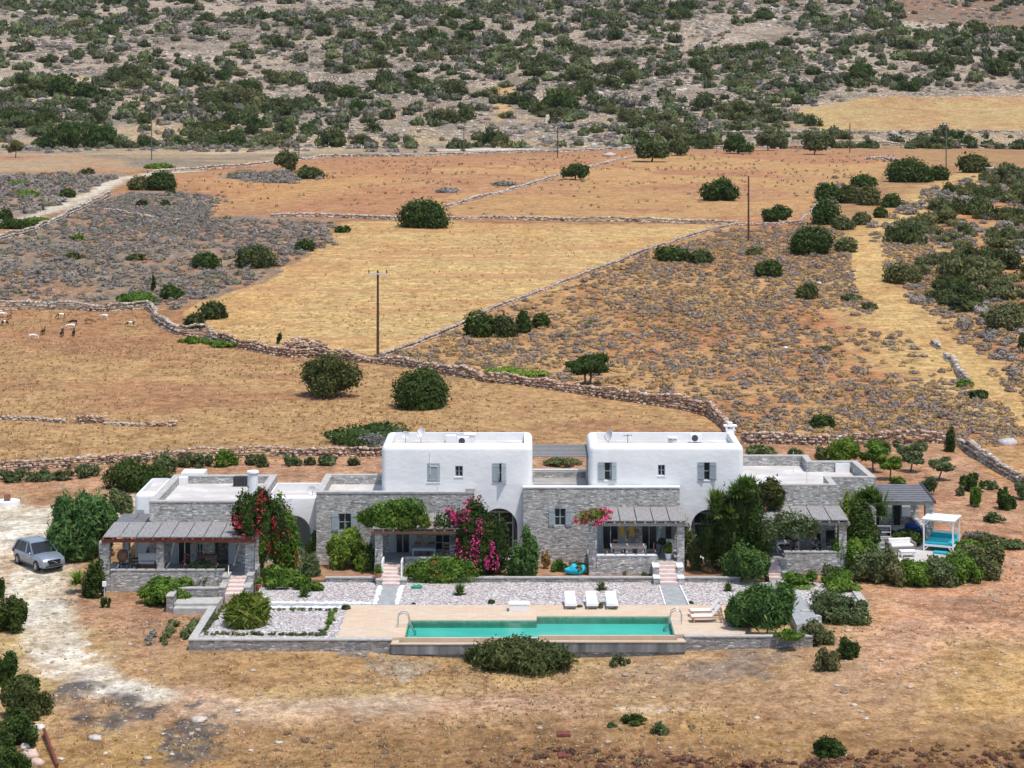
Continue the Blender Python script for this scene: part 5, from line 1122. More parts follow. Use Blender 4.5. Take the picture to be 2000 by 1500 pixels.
drywall([(-60,928),(0,922),(100,914),(200,907),(300,900),(400,895),(480,892),(560,889),(745,891)], .75, "dry stone wall behind the shrubs, left of the white blocks", .34, .35, seed=25, wd=.7)
drywall([(1448,866),(1520,866),(1600,869),(1700,868),(1845,865)], .9, "dry stone wall of reddish stones behind the small orchard trees", .34, .5, seed=26, wd=.7)
drywall([(1872,866),(1900,890),(1950,920),(2010,955),(2100,1010)], .9, "pale dry stone wall running down to the right edge past the cypress", .40, -.3, seed=27, wd=.8)
drywall([(1822,672),(1835,682)], .7, "upper pale stone fragment in the scrub on the right", .5, -.5, seed=28); drywall([(1846,697),(1853,706)], .7, "middle pale stone fragment in the scrub on the right", .5, -.5, seed=29)
drywall([(1861,705),(1875,735),(1888,750)], .8, "lower pale stone fragment in the scrub on the right", .5, -.5, seed=30)

# ------------------------------------------------------------------ rocks
def rock(px, py, wpx, label, group=None, tint=(.55,.50,.45), hf=.6):
    g = H(px,py); s = wpx*g.y/FPX; r = np.random.RandomState(int(px+py)); v = ICO[0]*(1+r.uniform(-.25,.25,(len(ICO[0]),1)))*np.array([s*.5,s*.4,s*.5*hf]); me = mesh_np("rock",v,None,ICO[1])
    a = me.color_attributes.new("tint",'FLOAT_COLOR','POINT'); a.data.foreach_set("color",np.tile([*tint,1],len(v)).astype(np.float32)); me.materials.append(M["rubble"])
    o = link(bpy.data.objects.new("rock",me)); o.location = (g.x,g.y,g.z+s*hf*.12); tag(o,label,"rock",group)
GR = "pale rocks by the left edge bushes"
for k,(x,y,w_,lb) in enumerate(((60,1478,34,"large white rock under the left edge bushes, beside the pipe"),(78,1424,22,"white rock between the two lower left edge bushes"),(52,1420,24,"pinkish rock tucked against the left edge bush"),(72,1495,30,"pinkish rock at the very bottom left"),(48,1462,20,"small white rock touching the lowest left bush"))): rock(x,y,w_,lb,GR,(.62,.58,.54) if k%3 else (.6,.44,.36),.8)
for x,y,w_,lb in ((388,1408,34,"flat pale rock below the dirt track, left"),(185,1443,30,"flat pale rock near the bottom left ash patch"),(464,1389,18,"small pinkish rock on the dirt track"),(545,1451,18,"small white rock in the dry grass at bottom"),(118,1483,16,"small white rock near the pipe end"),(288,1482,18,"small flat rock at the bottom left"),(1635,1340,12,"upper white stone of the short broken line right of centre"),(1668,1377,14,"lower pale stone of the short broken line right of centre"),(1648,1353,14,"dark middle stone of the short broken line right of centre"),(1678,1389,8,"smallest white stone at the end of the short broken line"),(1692,1404,12,"grey stone below the short broken line"),(1718,1424,9,"dark stone farthest down from the short broken line"),(700,1140,11,"small pale stone on the bed near the yellow green bush")):
    rock(x,y,w_,lb,None,(.52,.46,.40) if "dark" not in lb else (.2,.19,.18),.4)
rock(1968,868,34,"grey white boulder beyond the wall at the right edge",None,(.5,.47,.45),.6); rock(1600,555,14,"pale rock behind the small dark round bush",None,(.6,.56,.52)); rock(1534,680,9,"white stone in the scrub",None,(.7,.68,.65)); rock(1192,305,30,"white rock pile at the back of the red field",None,(.5,.45,.42),.4)
# brown stones of the far right heap
drywall([(1700,312),(1730,310),(1745,316)], .8, "heap of pinkish stones at the top right corner of the red field", .8, .3, seed=41, wd=5)

# ------------------------------------------------------------------ goats
def goat_me(head):
    J = [(-.42,0,.58,(.15,.13)),(-.15,0,.60,(.19,.17)),(.15,0,.60,(.18,.165)),(.38,0,.62,(.14,.12))]; E = [(0,1),(1,2),(2,3)]
    def ch(prev, pts):
        for p in pts: J.append(p); E.append((prev,len(J)-1)); prev = len(J)-1
        return prev
    for s in (-1,1):
        ch(3,[(.36,s*.09,.42,.06),(.36,s*.10,.24,.035),(.37,s*.10,.05,.026),(.40,s*.10,.01,.03)])
        ch(0,[(-.42,s*.10,.44,.085),(-.36,s*.11,.32,.05),(-.47,s*.11,.22,.033),(-.44,s*.11,.04,.026),(-.41,s*.11,.01,.03)])
    if head == 0: k = ch(3,[(.52,0,.52,.08),(.64,0,.34,.06),(.68,0,.20,.075),(.76,0,.07,.045)])
    elif head == 1: k = ch(3,[(.50,0,.74,.08),(.58,0,.88,.06),(.64,0,.94,.075),(.80,0,.88,.042)])
    else: k = ch(3,[(.50,.04,.60,.08),(.62,.12,.52,.06),(.68,.16,.47,.072),(.80,.22,.38,.042)])
    hx,hy,hz = J[k-1][:3]
    for s in (-1,1):
        ch(k-1,[(hx-.02,hy+s*.10,hz+.04,(.03,.012)),(hx-.04,hy+s*.17,hz+.01,(.022,.01))]); ch(k-1,[(hx-.04,hy+s*.03,hz+.10,.018),(hx-.13,hy+s*.05,hz+.17,.010)])
    ch(0,[(-.54,0,.66,.03),(-.60,0,.70,.02)])
    return skin(J,E,"goat",1)
GM = [goat_me(k) for k in range(3)]
GOATS = [(3,620,2,0,"w","white goat at the left edge"),(9,636,0,60,"bw","black and white goat near the left edge"),(18,624,1,75,"br","brown goat standing by the left edge"),(119,622,0,200,"wb","white goat with black patches near the wall"),
 (143,635,0,185,"bl","black grazing goat above the white one"),(138,643,2,200,"w","white goat directly below a black grazing goat"),(173,632,0,20,"br","light brown goat between the black and the white ones"),(204,624,2,170,"w","large white goat close to the wall, right of the others"),
 (255,638,0,190,"wb","black goat with white flank, alone on the far right of the herd"),(65,663,0,0,"w","white goat nearest the bottom left of the herd"),(84,654,1,80,"bk","dark brown goat facing the viewer"),(122,651,2,100,"br","reddish brown goat behind a black one"),(121,658,1,85,"bl","black goat nearest the viewer in the herd's middle"),(144,656,1,95,"bl","small black goat to the right of a brown and black pair")]
for k,(px,py,v,rz,cc,lb) in enumerate(GOATS):
    me = GM[v].copy(); me.name = "goat"; g = H(px,py); n = len(me.vertices); co = np.zeros(n*3,np.float32); me.vertices.foreach_get("co",co); co = co.reshape(-1,3)
    c = {"w":(.70,.66,.60),"bl":(.02,.018,.016),"br":(.22,.11,.06),"bk":(.05,.03,.02),"bw":(.03,.025,.02),"wb":(.68,.65,.6)}[cc]; col = np.tile(c,(n,1))
    if cc == "bw": col[(co[:,0] < .1) & (co[:,0] > -.2)] = (.7,.68,.63)
    if cc == "wb": col[(co[:,0] > .28)|(co[:,0] < -.38)] = (.03,.025,.02)
    if lb.startswith("black goat with white"): col[:] = (.025,.02,.018); col[(co[:,0] > -.25) & (co[:,0] < .2)] = (.68,.65,.6)
    a = me.color_attributes.new("tint",'FLOAT_COLOR','POINT'); a.data.foreach_set("color",np.concatenate([col,np.ones((n,1))],1).astype(np.float32).ravel()); me.materials.clear(); me.materials.append(M["coat"])
    o = link(bpy.data.objects.new("goat",me)); o.location = g; o.rotation_euler = (0,0,math.radians(rz)); o.scale = (.88,)*3; tag(o,lb,"goat","goats grazing in the dry field")

# ------------------------------------------------------------------ single trees and bushes in the fields
for a in [ # px, base y, w, h, mat, label, trunk, lean, stems, lobes
 (648,774,112,82,"juniper","dark round topped tree with visible trunk in the goat field, behind the left white block",.2,0,1,13),
 (1147,757,82,64,"mastic","small tree with two dark bare trunks by the reddish wall",.42,0,2,9),
 (1123,351,54,32,"mastic","small flat topped dark tree in the middle of the red field",.22,0,1,7),
 (1405,391,70,44,"mastic","dark round tree standing alone in the right part of the red field",.12,0,1,10),
 (1273,316,64,46,"juniper","wide tree at the back of the red field, near the far wall",.28,0,1,9),
 (1517,436,56,36,"mastic","round tree just right of the tall bare pole",.2,0,2,8),
 (560,336,44,44,"maquis","tall pale green tree at the back of the red field, left",.15,0,1,7),
 (1323,304,46,32,"juniper","tree right of the wide one, before the far wall",.2,0,1,7),
 (1443,300,56,38,"mastic","round tree in front of the far wall, above the lone dark tree",.2,0,2,8),
 (1500,294,44,34,"maquis","greyish tree right of the round one at the far wall",.3,0,1,7),
 (1590,302,50,44,"maquis","leaning pale tree with dark trunk at the far wall",.3,.15,1,7),
 (30,308,34,34,"maquis","small tree at the left end of the orange strip",.35,0,1,6),
 ]: tree("tree",a[0],a[1],a[2],a[3],a[4],a[5],"tree",None,None,a[6],a[7],stems=a[8],lobes=a[9])
FB = [
 (820,803,106,84,"mastic","big dense dark bush in the goat field behind the left white block",14),
 (826,447,98,56,"mastic","large dark dome shaped bush at the top edge of the golden field",12),
 (938,660,66,52,"mastic","left and widest of the dark bushes at the diagonal wall",9),(985,660,52,46,"juniper","dark bush right beside the widest one at the diagonal wall",9),(1022,652,30,46,"mastic","narrow upright bush in the clump at the diagonal wall",6),(1057,642,36,30,"mastic","small separate bush right of the clump at the diagonal wall",6),
 (410,625,54,36,"juniper","dark bush behind the turn of the pale wall",8),(377,643,42,30,"juniper","round dark bush touching the pale wall",7),(432,622,24,16,"juniper","small low bush beside the dark one behind the wall",5),
 (398,527,62,32,"mastic","green bush in the grey scrub left of the golden field",8),(496,526,84,44,"juniper","large dark bush in the grey scrub at the golden field",10),(594,492,40,24,"mastic","small dark bush at the corner of the golden field",6),
 (333,586,46,30,"mastic","round bush above the pale wall",7),(263,598,78,26,"fresh","wide light green bush above the pale wall",8),(140,508,30,16,"juniper","small bush in the left grey scrub",5),(262,510,34,14,"juniper","flat small bush in the left grey scrub",5),
 (668,455,32,14,"mastic","tiny dark bush at the top left of the golden field",5),(310,373,60,38,"mastic","dark tree like bush beside the white track",9),(272,372,50,28,"maquis","paler bush left of the dark one by the white track",7),(605,350,54,26,"juniper","dark flat bush at the back left of the red field",8),(332,380,20,10,"juniper","tiny bush below the dark one by the track",4),
 (1578,586,44,32,"juniper","small dark round bush in the right scrub",8),(1588,500,84,58,"mastic","large bush between the scrub and the yellow track",11),(1503,543,54,34,"mastic","bush with long low branches in the right scrub",7),(1372,517,46,28,"juniper","dark round bush at the end of the diagonal wall",8),(1318,513,74,30,"mastic","wide bush touching the diagonal wall",8),
 (1608,842,50,32,"mastic","irregular bush behind the orchard wall",7),(1655,494,44,30,"maquis","pale bush right of the large one by the yellow track",6),(1475,500,34,18,"maquis","low bush below the bare pole",5),(1665,590,40,16,"maquis","low flat bush beside the yellow track",5),(1700,605,30,14,"juniper","small low bush by the yellow track",5),
 (1780,357,90,48,"mastic","broad dark dome bush at the upper right",11),(1836,353,42,30,"mastic","bush under the right utility pole",7),(1908,338,62,38,"juniper","rounded bush left of the stone hut",8),(1690,366,50,26,"mastic","bush at the upper right corner of the red field",7),(1616,440,56,50,"mastic","lower left bush of the group on the red field's right edge",9),(1620,398,50,40,"mastic","upper left bush of the group on the red field's right edge",8),(1662,398,54,38,"juniper","middle bush of the group on the red field's right edge",8),(1700,402,44,38,"maquis","grey green right bush of the group on the red field's right edge",7),
 (1742,406,40,28,"mastic","round bush beside the start of the yellow track",7),(1722,426,30,22,"mastic","small bush beside the start of the yellow track",6),(1650,450,44,28,"maquis","lower pale bush left of the yellow track",7),(1684,440,38,26,"maquis","upper pale bush left of the yellow track",7),
 (1915,781,40,20,"mastic","green bush below the broken pale stones",6),(1887,757,36,16,"fresh","low light green bush at the broken pale stones",5),(1150,640,18,12,"fresh","tiny green bush in the bare part of the scrub",4),(1612,686,30,10,"juniper","flat dark bush in the middle of the right scrub",5),
 (1970,648,72,56,"maquis","large grey green bush at the right edge",9),(1768,556,72,40,"maquis","bush right of the yellow track, at the tip of the thicket",8),(2000,690,20,40,"juniper","dark bush cut by the right edge",5),(985,364,46,10,"greyshrub","low grey scrub beside the diagonal wall in the red field",5),(872,377,44,10,"greyshrub","low grey scrub left of the diagonal wall in the red field",5),
 (26,448,70,20,"mastic","flat dark green bush at the left edge by the track",6),(66,440,60,16,"fresh","flat light green bush by the left track",6),(10,432,26,24,"mastic","bush cut by the left edge above the track",5),(130,386,32,18,"mastic","small dark bush above the white track",5),(40,385,60,14,"fresh","flat green bush in the scrub far left",6),(30,365,50,12,"fresh","upper flat green bush in the scrub far left",6),
 (275,404,22,16,"juniper","left of two small bushes below the white track",5),(322,404,18,14,"juniper","right of two small bushes below the white track",5),(168,340,28,12,"juniper","small bush on the edge of the orange strip",5),(307,330,56,12,"fresh","flat green mat where the track meets the wall",5),
 (480,648,8,1,"mastic","",0),
]
for a in FB:
    if a[5]: bush("bush",a[0],a[1],a[2],a[3],a[4],a[5],"bush",None,lobes=a[6],lr=(.40,.60),spread=.52)
bush("shrub",545,672,11,22,"juniper","thin upright dark shrub at the foot of the golden field","shrub",lobes=4); bush("shrub",299,570,10,34,"juniper","thin upright plant with dark tuft in the grey scrub","shrub",lobes=4)
bush("ground_cover",708,882,158,44,"mastic","dark green low spreading mat behind the left white block","ground cover",lobes=12,dep=1.6,spread=.7); bush("shrub",727,884,62,38,"greyshrub","round grey bush in front of the dark green mat","shrub",lobes=7,lr=(.5,.65))
bush("shrub",765,858,44,20,"greyshrub","greyish bush touching the left end of the white parapet","shrub",lobes=5)
bush("ground_cover",1008,742,120,22,"lime","bright green low mat behind the reddish wall","ground cover",lobes=9,dep=.9,spread=.75)
for k,(x,y,w_) in enumerate(((150,470,30),(440,680,90),(375,672,60))): bush("ground_cover",x,y,w_,14,"fresh",("low green mat in the left scrub","low green mat just below the pale wall","grey green mat below the corner of the pale wall")[k],"ground cover",lobes=6,dep=.7,spread=.7)

# ------------------------------------------------------------------ plants round the houses
bush("tree",146,1104,140,136,"feather","large feathery blue green tree over the silver car","tree",lobes=17,dep=1.0,leaf=.2,asp=4.5,spread=.8,lr=(.18,.36),core=.4)
bush("bush",262,976,134,80,"mastic","very dark dense bush behind the white annexe","bush",lobes=11,z=.3); bush("bush",222,1020,66,62,"olive","loose green bush between the big dark bush and the feathery tree","bush",lobes=8,z=-.1,core=.5)
bush("hedge",1,"",0,0,"fresh","") if False else None
GH = "shrubs along the wall behind the houses"
for k,(x,y,w_,h,m,lb) in enumerate(((18,944,50,26,"olive","leftmost shrub before the back wall"),(75,942,60,22,"olive","wide second shrub before the back wall"),(120,940,40,26,"maquis","greyish shrub before the back wall"),(165,936,48,28,"olive","shrub left of the big dark bush"),(322,925,46,42,"olive","tall shrub right of the big dark bush"),(365,914,40,28,"maquis","shrub between the tall one and the chimney"),(395,916,36,30,"olive","upright shrub left of the chimney"),(440,914,44,34,"fresh","fresh green shrub behind the chimney"),(492,910,30,22,"maquis","shrub right of the chimney"),(512,914,24,26,"olive","small shrub right of the chimney"),(570,913,36,24,"olive","lone round shrub before the wall, second from the white block"),(638,911,36,24,"olive","round shrub nearest the grey round bush"),(690,911,24,18,"maquis","smallest shrub next to the left white block"),(604,910,22,18,"maquis","small dry shrub between two rounder ones"))):
    bush("shrub",x,y,w_,h,m,lb,"shrub",GH,lobes=6,core=.6)
bush("shrub",1100,914,72,20,"olive","low green shrub seen in the gap between the white blocks","shrub",lobes=6)
# orchard
GO = "young orchard trees at the right"
for x,y,w_,h,m,lb,tr_,ln in ((1648,914,58,58,"fresh","largest light green orchard tree, just behind the stepped roof",.3,0),(1612,905,40,34,"olive","low shrubby orchard tree left of the largest",.1,0),(1706,922,50,62,"fresh","tall light green orchard tree in the middle of the orchard",.35,0),(1738,938,44,52,"fresh","rich green round orchard tree with straight trunk, nearest the roof",.42,0),(1763,900,36,40,"olive","small orchard tree against the wall",.35,0),(1795,880,34,18,"olive","low orchard shrub touching the wall",.1,0),(1778,922,40,42,"olive","thin leaning orchard tree with sparse crown",.45,.12),(1832,938,46,46,"olive","leaning orchard tree farthest right with grey crown",.45,.16),(1725,888,30,28,"olive","back orchard tree beside the wall",.2,0)):
    tree("orchard_tree",x,y,w_,h,m,lb,"tree",GO,None,tr_,ln,lobes=7)
bush("cypress",1857,884,20,52,"mastic","narrow dark cypress at the corner of the orchard walls","tree",lobes=7,spread=.75,lr=(.34,.5),leaf=.22)
for x,y,w_,h,m,lb in ((1815,968,30,36,"olive","upright bush above the dark veranda roof"),(1902,962,46,38,"mastic","round bush in the right garden, upper"),(1940,958,26,20,"olive","small bush right of the upper round one"),(1907,992,22,42,"fresh","tall thin bush below the upper round one"),(1970,998,36,46,"mastic","bush at the right side of the garden"),(2000,978,30,40,"olive","bush cut by the right edge of the garden"),(1945,1023,40,24,"olive","low round bush in the right garden"),(1755,948,30,18,"fresh","small light bush at the corner of the house"),(1877,970,18,22,"maquis","small twiggy bush in the right garden"),(1980,1075,60,22,"olive","shrub at the right end behind the patio hedge"),(1940,1070,60,26,"maquis","greyish shrub behind the patio hedge"),(1910,1058,50,22,"greyshrub","grey shrub right of the day bed"),(1660,888,36,20,"olive","shrub behind the largest orchard tree"),(1488,890,56,20,"olive","shrubs behind the right white block's corner"),(1555,892,30,18,"olive","shrub before the wall left of the orchard")):
    bush("shrub",x,y,w_,h,m,lb,"shrub","shrubs in the right garden",lobes=6,core=.65)
# first house front
bush("shrub",318,1188,104,58,"fresh","wide low green bush below the leftmost terrace","shrub",lobes=11); bush("climber",300,1122,34,78,"greyshrub","wispy grey climber on the pillar of the leftmost porch","climber",lobes=8,z=-.2,core=0,n=900); bush("shrub",407,1148,78,52,"olive","silvery wispy shrub left of the leftmost steps","shrub",lobes=9,z=-.2,core=.4)
bush("bougainvillea",540,1122,84,150,"fresh","tall bougainvillea with crimson flowers at the right of the leftmost house","bougainvillea",lobes=14,z=.0,flowers="crimson",fn=200,core=.45,dep=.5,leaf=.2,spread=.85); bush("bougainvillea",506,1066,112,110,"mastic","crown of crimson flowers climbing over the right end of the leftmost pergola","bougainvillea",lobes=12,z=2.7,flowers="crimson",fn=260,core=.4,dep=.45,leaf=.2,spread=.9,lr=(.14,.32))
bush("shrub",550,1152,90,48,"fresh","low spreading green shrub below the crimson bougainvillea","shrub",lobes=9,z=.0); bush("shrub",603,1132,42,52,"olive","round blue green bush before the left arch","shrub",lobes=6,z=.05,lr=(.5,.65)); bush("shrub",618,1098,46,60,"fresh","tall light bush at the corner of the second stone house","shrub",lobes=7,z=.1); bush("shrub",600,1158,60,28,"fresh","low green shrub touching the gravel left of the second steps","shrub",lobes=6,z=.0); bush("shrub",480,1035,50,36,"greyshrub","grey twigs on the left shoulder of the crimson bougainvillea","climber",lobes=6,z=3.4,core=0,n=350)
bush("lemon_tree",682,1118,92,88,"lime","yellow green round bush under the window of the second stone house","shrub",lobes=11,z=.1); bush("shrub",712,1116,50,50,"mastic","dark green bush right of the yellow green one","shrub",lobes=7,z=.1)
bush("climber",766,1040,138,66,"fresh","thick green vine sprawling over the second pergola","climber",lobes=13,z=2.95,dep=.55,core=.5,spread=.75); bush("climber",808,1038,64,34,"palm","yellowing end of the vine on the second pergola","climber",lobes=7,z=3.2,dep=.5,core=.4); bush("climber",722,1102,32,90,"greyshrub","bare twining vine stems left of the second porch","climber",lobes=9,z=.1,core=0,n=500,spread=.8)
bush("hedge",860,1140,150,54,"fresh","clipped dark green hedge with red blossoms before the second porch","hedge",lobes=14,z=.0,dep=.28,spread=.72,lr=(.42,.55),flowers="crimson",fn=60)
bush("bougainvillea",940,1132,100,150,"mastic","large bougainvillea with magenta flowers in front of the left white block","bougainvillea",lobes=16,z=.05,flowers="magenta",fn=900,core=.5,dep=.5,leaf=.2,lr=(.24,.36),spread=.8); bush("bougainvillea",898,1040,100,46,"mastic","magenta flowering branch arching over the right end of the second pergola","bougainvillea",lobes=9,z=3.0,flowers="magenta",fn=900,n=500,core=0,dep=.5,leaf=.2,lr=(.25,.4),spread=.8)
bush("bougainvillea",926,1010,34,42,"mastic","tallest magenta flowering shoots above the arch","bougainvillea",lobes=6,z=3.6,flowers="magenta",fn=160,n=150,core=0,leaf=.2); bush("bougainvillea",985,1010,48,70,"juniper","twiggy brownish flowering branches in front of the middle arch","bougainvillea",lobes=8,z=1.6,flowers="crimson",fn=110,n=420,core=0,leaf=.2)
bush("shrub",1018,1132,66,102,"feather","tall blue green bush between the magenta bougainvillea and the third house","shrub",lobes=10,z=.05); bush("shrub",1062,1082,54,58,"fresh","rounder green bush under the window of the third house","shrub",lobes=7,z=.2)
bush("bougainvillea",1160,1032,74,42,"fresh","pink flowering crown on the left corner of the third pergola","bougainvillea",lobes=9,z=3.3,flowers="pinkflower",fn=620,n=240,core=.35,leaf=.2); bush("climber",1146,1098,28,74,"greyshrub","dark twiggy stem below the pink crown","climber",lobes=7,z=.1,core=.3,n=500)
for x,y,w_,h,m,lb in ((1132,1124,40,26,"olive","weedy green clump below the turquoise tarpaulin"),(1092,1118,30,26,"fresh","weedy green clump left of the turquoise tarpaulin"),(1066,1112,18,36,"dryshrub","tuft of tall dry yellow grass near the tarpaulin"),(1222,1124,30,30,"fresh","right of two small green bushes before the third parapet"),(1206,1122,20,26,"fresh","left of two small green bushes before the third parapet"),(1160,1122,26,36,"olive","loose green weed at the foot of the third porch's left pillar"),(1385,1120,26,14,"dryshrub","low dry clump on the bed right of the third steps"),(1350,1116,44,100,"olive","tall oleander right of the third porch"),(1262,1125,16,10,"olive","tiny weed at the foot of the third parapet")):
    bush("shrub",x,y,w_,h,m,lb,"shrub","small shrubs on the planting beds",lobes=6,z=.14,core=.5)
bush("bush",1442,1126,140,172,"mastic","huge dark bush covering the left part of the rightmost porch","bush",lobes=16,z=.1,dep=.62); bush("bush",1462,1146,90,84,"feather","blue green lower part of the big bush, beside the last steps","bush",lobes=9,z=.0); bush("climber",1548,1056,110,58,"olive","leafy vine hanging from the front of the rightmost pergola","climber",lobes=11,z=2.6,dep=.35,core=0,n=900,spread=.8); bush("climber",1495,1000,80,64,"juniper","twiggy vine crown with a few red flowers over the rightmost pergola","climber",lobes=9,z=3.75,dep=.4,core=.3,flowers="crimson",fn=22)
bush("climber",1655,1062,34,100,"lime","light green creeper on the corner of the rightmost house","climber",lobes=9,z=.8,dep=.5,core=.4); bush("shrub",1682,1092,62,56,"fresh","green shrub at the foot of the dark yucca","shrub",lobes=8,z=.4)
GPH = "shrubs of the long hedge round the white patio"
for k,(x,y,w_,h,m) in enumerate(((1672,1134,86,84,"fresh"),(1712,1142,86,70,"olive"),(1752,1147,86,62,"maquis"),(1795,1149,86,56,"fresh"),(1838,1149,86,58,"olive"),(1880,1145,84,64,"fresh"),(1915,1135,80,70,"maquis"),(1936,1120,60,58,"olive"),(1905,1100,90,46,"fresh"),(1640,1142,60,38,"olive"),(1780,1068,64,34,"mastic"),(1745,1060,30,26,"mastic"))):
    lb = ("leftmost tall shrub of the patio hedge, by the porch wall","second patio hedge shrub from the left, bluish","third patio hedge shrub, greyer, before the sofa","fourth patio hedge shrub, below the white table","middle patio hedge shrub, in front of the day bed","patio hedge shrub below the day bed's right post","last but one patio hedge shrub on the right","rightmost patio hedge shrub","inner patio hedge shrub right of the day bed","low shrub under the last porch's pillar","dark shrub directly left of the day bed","dark shrub behind the sofa, by the veranda steps")[k]
    bush("shrub",x,y,w_,h,m,lb,"shrub",GPH,lobes=8,z=None if k < 10 else .45,core=.65,flowers=None)
bush("bush",1492,1238,124,96,"feather","big dark green palmlike clump at the end of the pool deck","bush",lobes=14,z=0,asp=5,leaf=.2,core=.6,dep=.6)
for x,y,w_,h,m,lb,zz in ((1565,1148,66,34,"fresh","rounded green shrub right of the last steps",.0),(1638,1146,58,32,"fresh","green shrub near the slanting kerb",.0),(1645,1222,110,66,"olive","large round bush right of the last path",None),(1650,1160,66,26,"fresh","low green mat above the large round bush",0),(1443,1220,50,44,"fresh","bright green mat at the right end of the pool deck",0),(1600,1264,64,52,"maquis","brownish green bush at the end of the right retaining wall",None),(1659,1290,42,46,"mastic","upright dark bush alone below the right wall",None),(1618,1314,50,48,"maquis","wispy grey bush left of the upright dark one",None),(1545,1252,60,22,"fresh","low green shrub at the foot of the palmlike clump",0)):
    bush("shrub",x,y,w_,h,m,lb,"shrub","shrubs at the right end of the garden",lobes=9,z=zz,core=.65)
bush("ground_cover",1558,1152,74,14,"fresh","bright green flat mat beside the last path","ground cover",lobes=6,z=0,spread=.7)
# grassy palm and front plants
def blades(name, px, py, wpx, hpx, z, n, mat, label, cat, wd=.05, group=None, droop=.5, trunk=0, multi=1):
    g, rx, h = plant_at(px,py,wpx,hpx,z); r = np.random.RandomState(int(px+py)); V = []; F = []; RX, HH = rx, h; cs = [(r.uniform(-.55,.55)*rx,r.uniform(-.4,.4)*rx,r.uniform(0,.5)*h) for _ in range(multi)] if multi > 1 else [(0,0,0)]
    if multi > 1: rx, h = rx*.52, h*.52
    for k in range(n):
        a = r.uniform(0,6.283); el = r.uniform(.15,1.45); L = rx*r.uniform(.8,1.15) if el < .9 else h*r.uniform(.7,1.0)
        cc_ = cs[k % len(cs)]; p = np.array([math.cos(a)*.05*rx+cc_[0],math.sin(a)*.05*rx+cc_[1],trunk+cc_[2]]); d = np.array([math.cos(a)*math.cos(el),math.sin(a)*math.cos(el),math.sin(el)]); sd = np.array([-math.sin(a),math.cos(a),0])*wd; b = len(V)
        for j in range(5):
            q = j/4; w_ = (1-q**2)*(.5+q) if q < 1 else .05; V += [p-sd*w_,p+sd*w_]; p = p+d*L/4; d = d+np.array([0,0,-droop*.45]); d /= np.linalg.norm(d)
        F += [(b+2*j,b+2*j+1,b+2*j+3,b+2*j+2) for j in range(4)]
    V = np.array(V); V[:,2] = np.maximum(V[:,2],.02); me = mesh_np(name,V,F); me.materials.append(M[mat]); loc = Vector((g.x,g.y+rx*.6,z))
    if trunk:
        me.name = "crown"; root = thing(name,loc,label,cat,group); obj_me("crown",me,None,root); MB().cyl((0,0,-.1),(0,0,trunk+.05),.09,.07,7).build("trunk","bark",root); root.location = loc; return root
    o = link(bpy.data.objects.new(name,me)); o.location = loc; tag(o,label,cat,group); return o
bush("fan_palm",477,1230,84,70,"palm","round clump of arching green grass like leaves in the gravel corner bed","palm",z=0,asp=6,leaf=.3,lobes=10,spread=.6,lr=(.3,.5),core=.6,n=1500)
GA = "small spiky plants in the gravel"
for x,y,w_,h,lb in ((593,1167,28,24,"leftmost spiky plant in the gravel, left of the second path"),(898,1164,32,28,"spiky plant in the gravel below the magenta bougainvillea"),(1175,1154,26,20,"grey agave with stones in the gravel behind the loungers"),(1424,1156,26,20,"yellowing agave in the gravel right of the third path"),(1620,1148,34,28,"dark spiky plant in the last gravel bed"),(1018,1,0,0,"")):
    if lb: blades("agave",x,y,w_,h,0,70,"yucca" if "grey" not in lb else "olive",lb,"agave",.06,GA,.15)
GY = "yucca trees at the right houses"
for x,y,w_,h,z_,tr_,lb,m in ((1412,1040,64,66,3.0,1.0,"left yucca crown above the huge dark bush","yucca"),(1448,1015,70,64,3.8,1.0,"right and taller yucca crown above the huge dark bush","yucca"),(1690,1040,70,70,2.0,1.2,"dark yucca with drooping leaves at the corner of the rightmost house","yucca"),(1724,1046,50,64,1.8,1.2,"right hand yucca beside the veranda roof","yucca"),(147,1160,46,36,-.4,.5,"spiky yucca between the car and the leftmost terrace","lime"),(178,1150,30,34,-.4,.4,"small yucca close to the far left pillar","yucca")):
    blades("yucca",x,y,w_,h,z_,900 if w_ > 50 else 160,m,lb,"yucca",.07 if w_ > 50 else .05,GY,.6,tr_,6 if w_ > 50 else 1)
bush("shrub",1690,1092,60,112,"mastic","dark mass of old leaves under the yucca crowns","shrub",lobes=9,z=.6,dep=.6)
bush("shrub",180,1170,44,76,"mastic","dark shrub against the outer side of the far left pillar","shrub",lobes=8); bush("shrub",205,1188,20,22,"mastic","tiny dark plant at the foot of the far left pillar","shrub",lobes=4)
GS = "weeds edging the gravel"
for k,(x,y,w_) in enumerate(((1200,1192,14),(1132,1188,12),(1169,1190,20),(960,1180,14),(675,1192,18),(808,1181,8),(1350,1180,10),(545,1189,8),(578,1190,8))): bush("weed",x,y,w_,w_*.7,"olive",("small weed right of the loungers","weed between the left and middle loungers","round weed between the middle and right loungers","weed at the deck edge left of the bench","weed at the left corner of the pool deck","weed beside the second path","weed beside the third path","left weed on the narrow path","right weed on the narrow path")[k],"weed",GS,lobes=4,z=0,n=120)
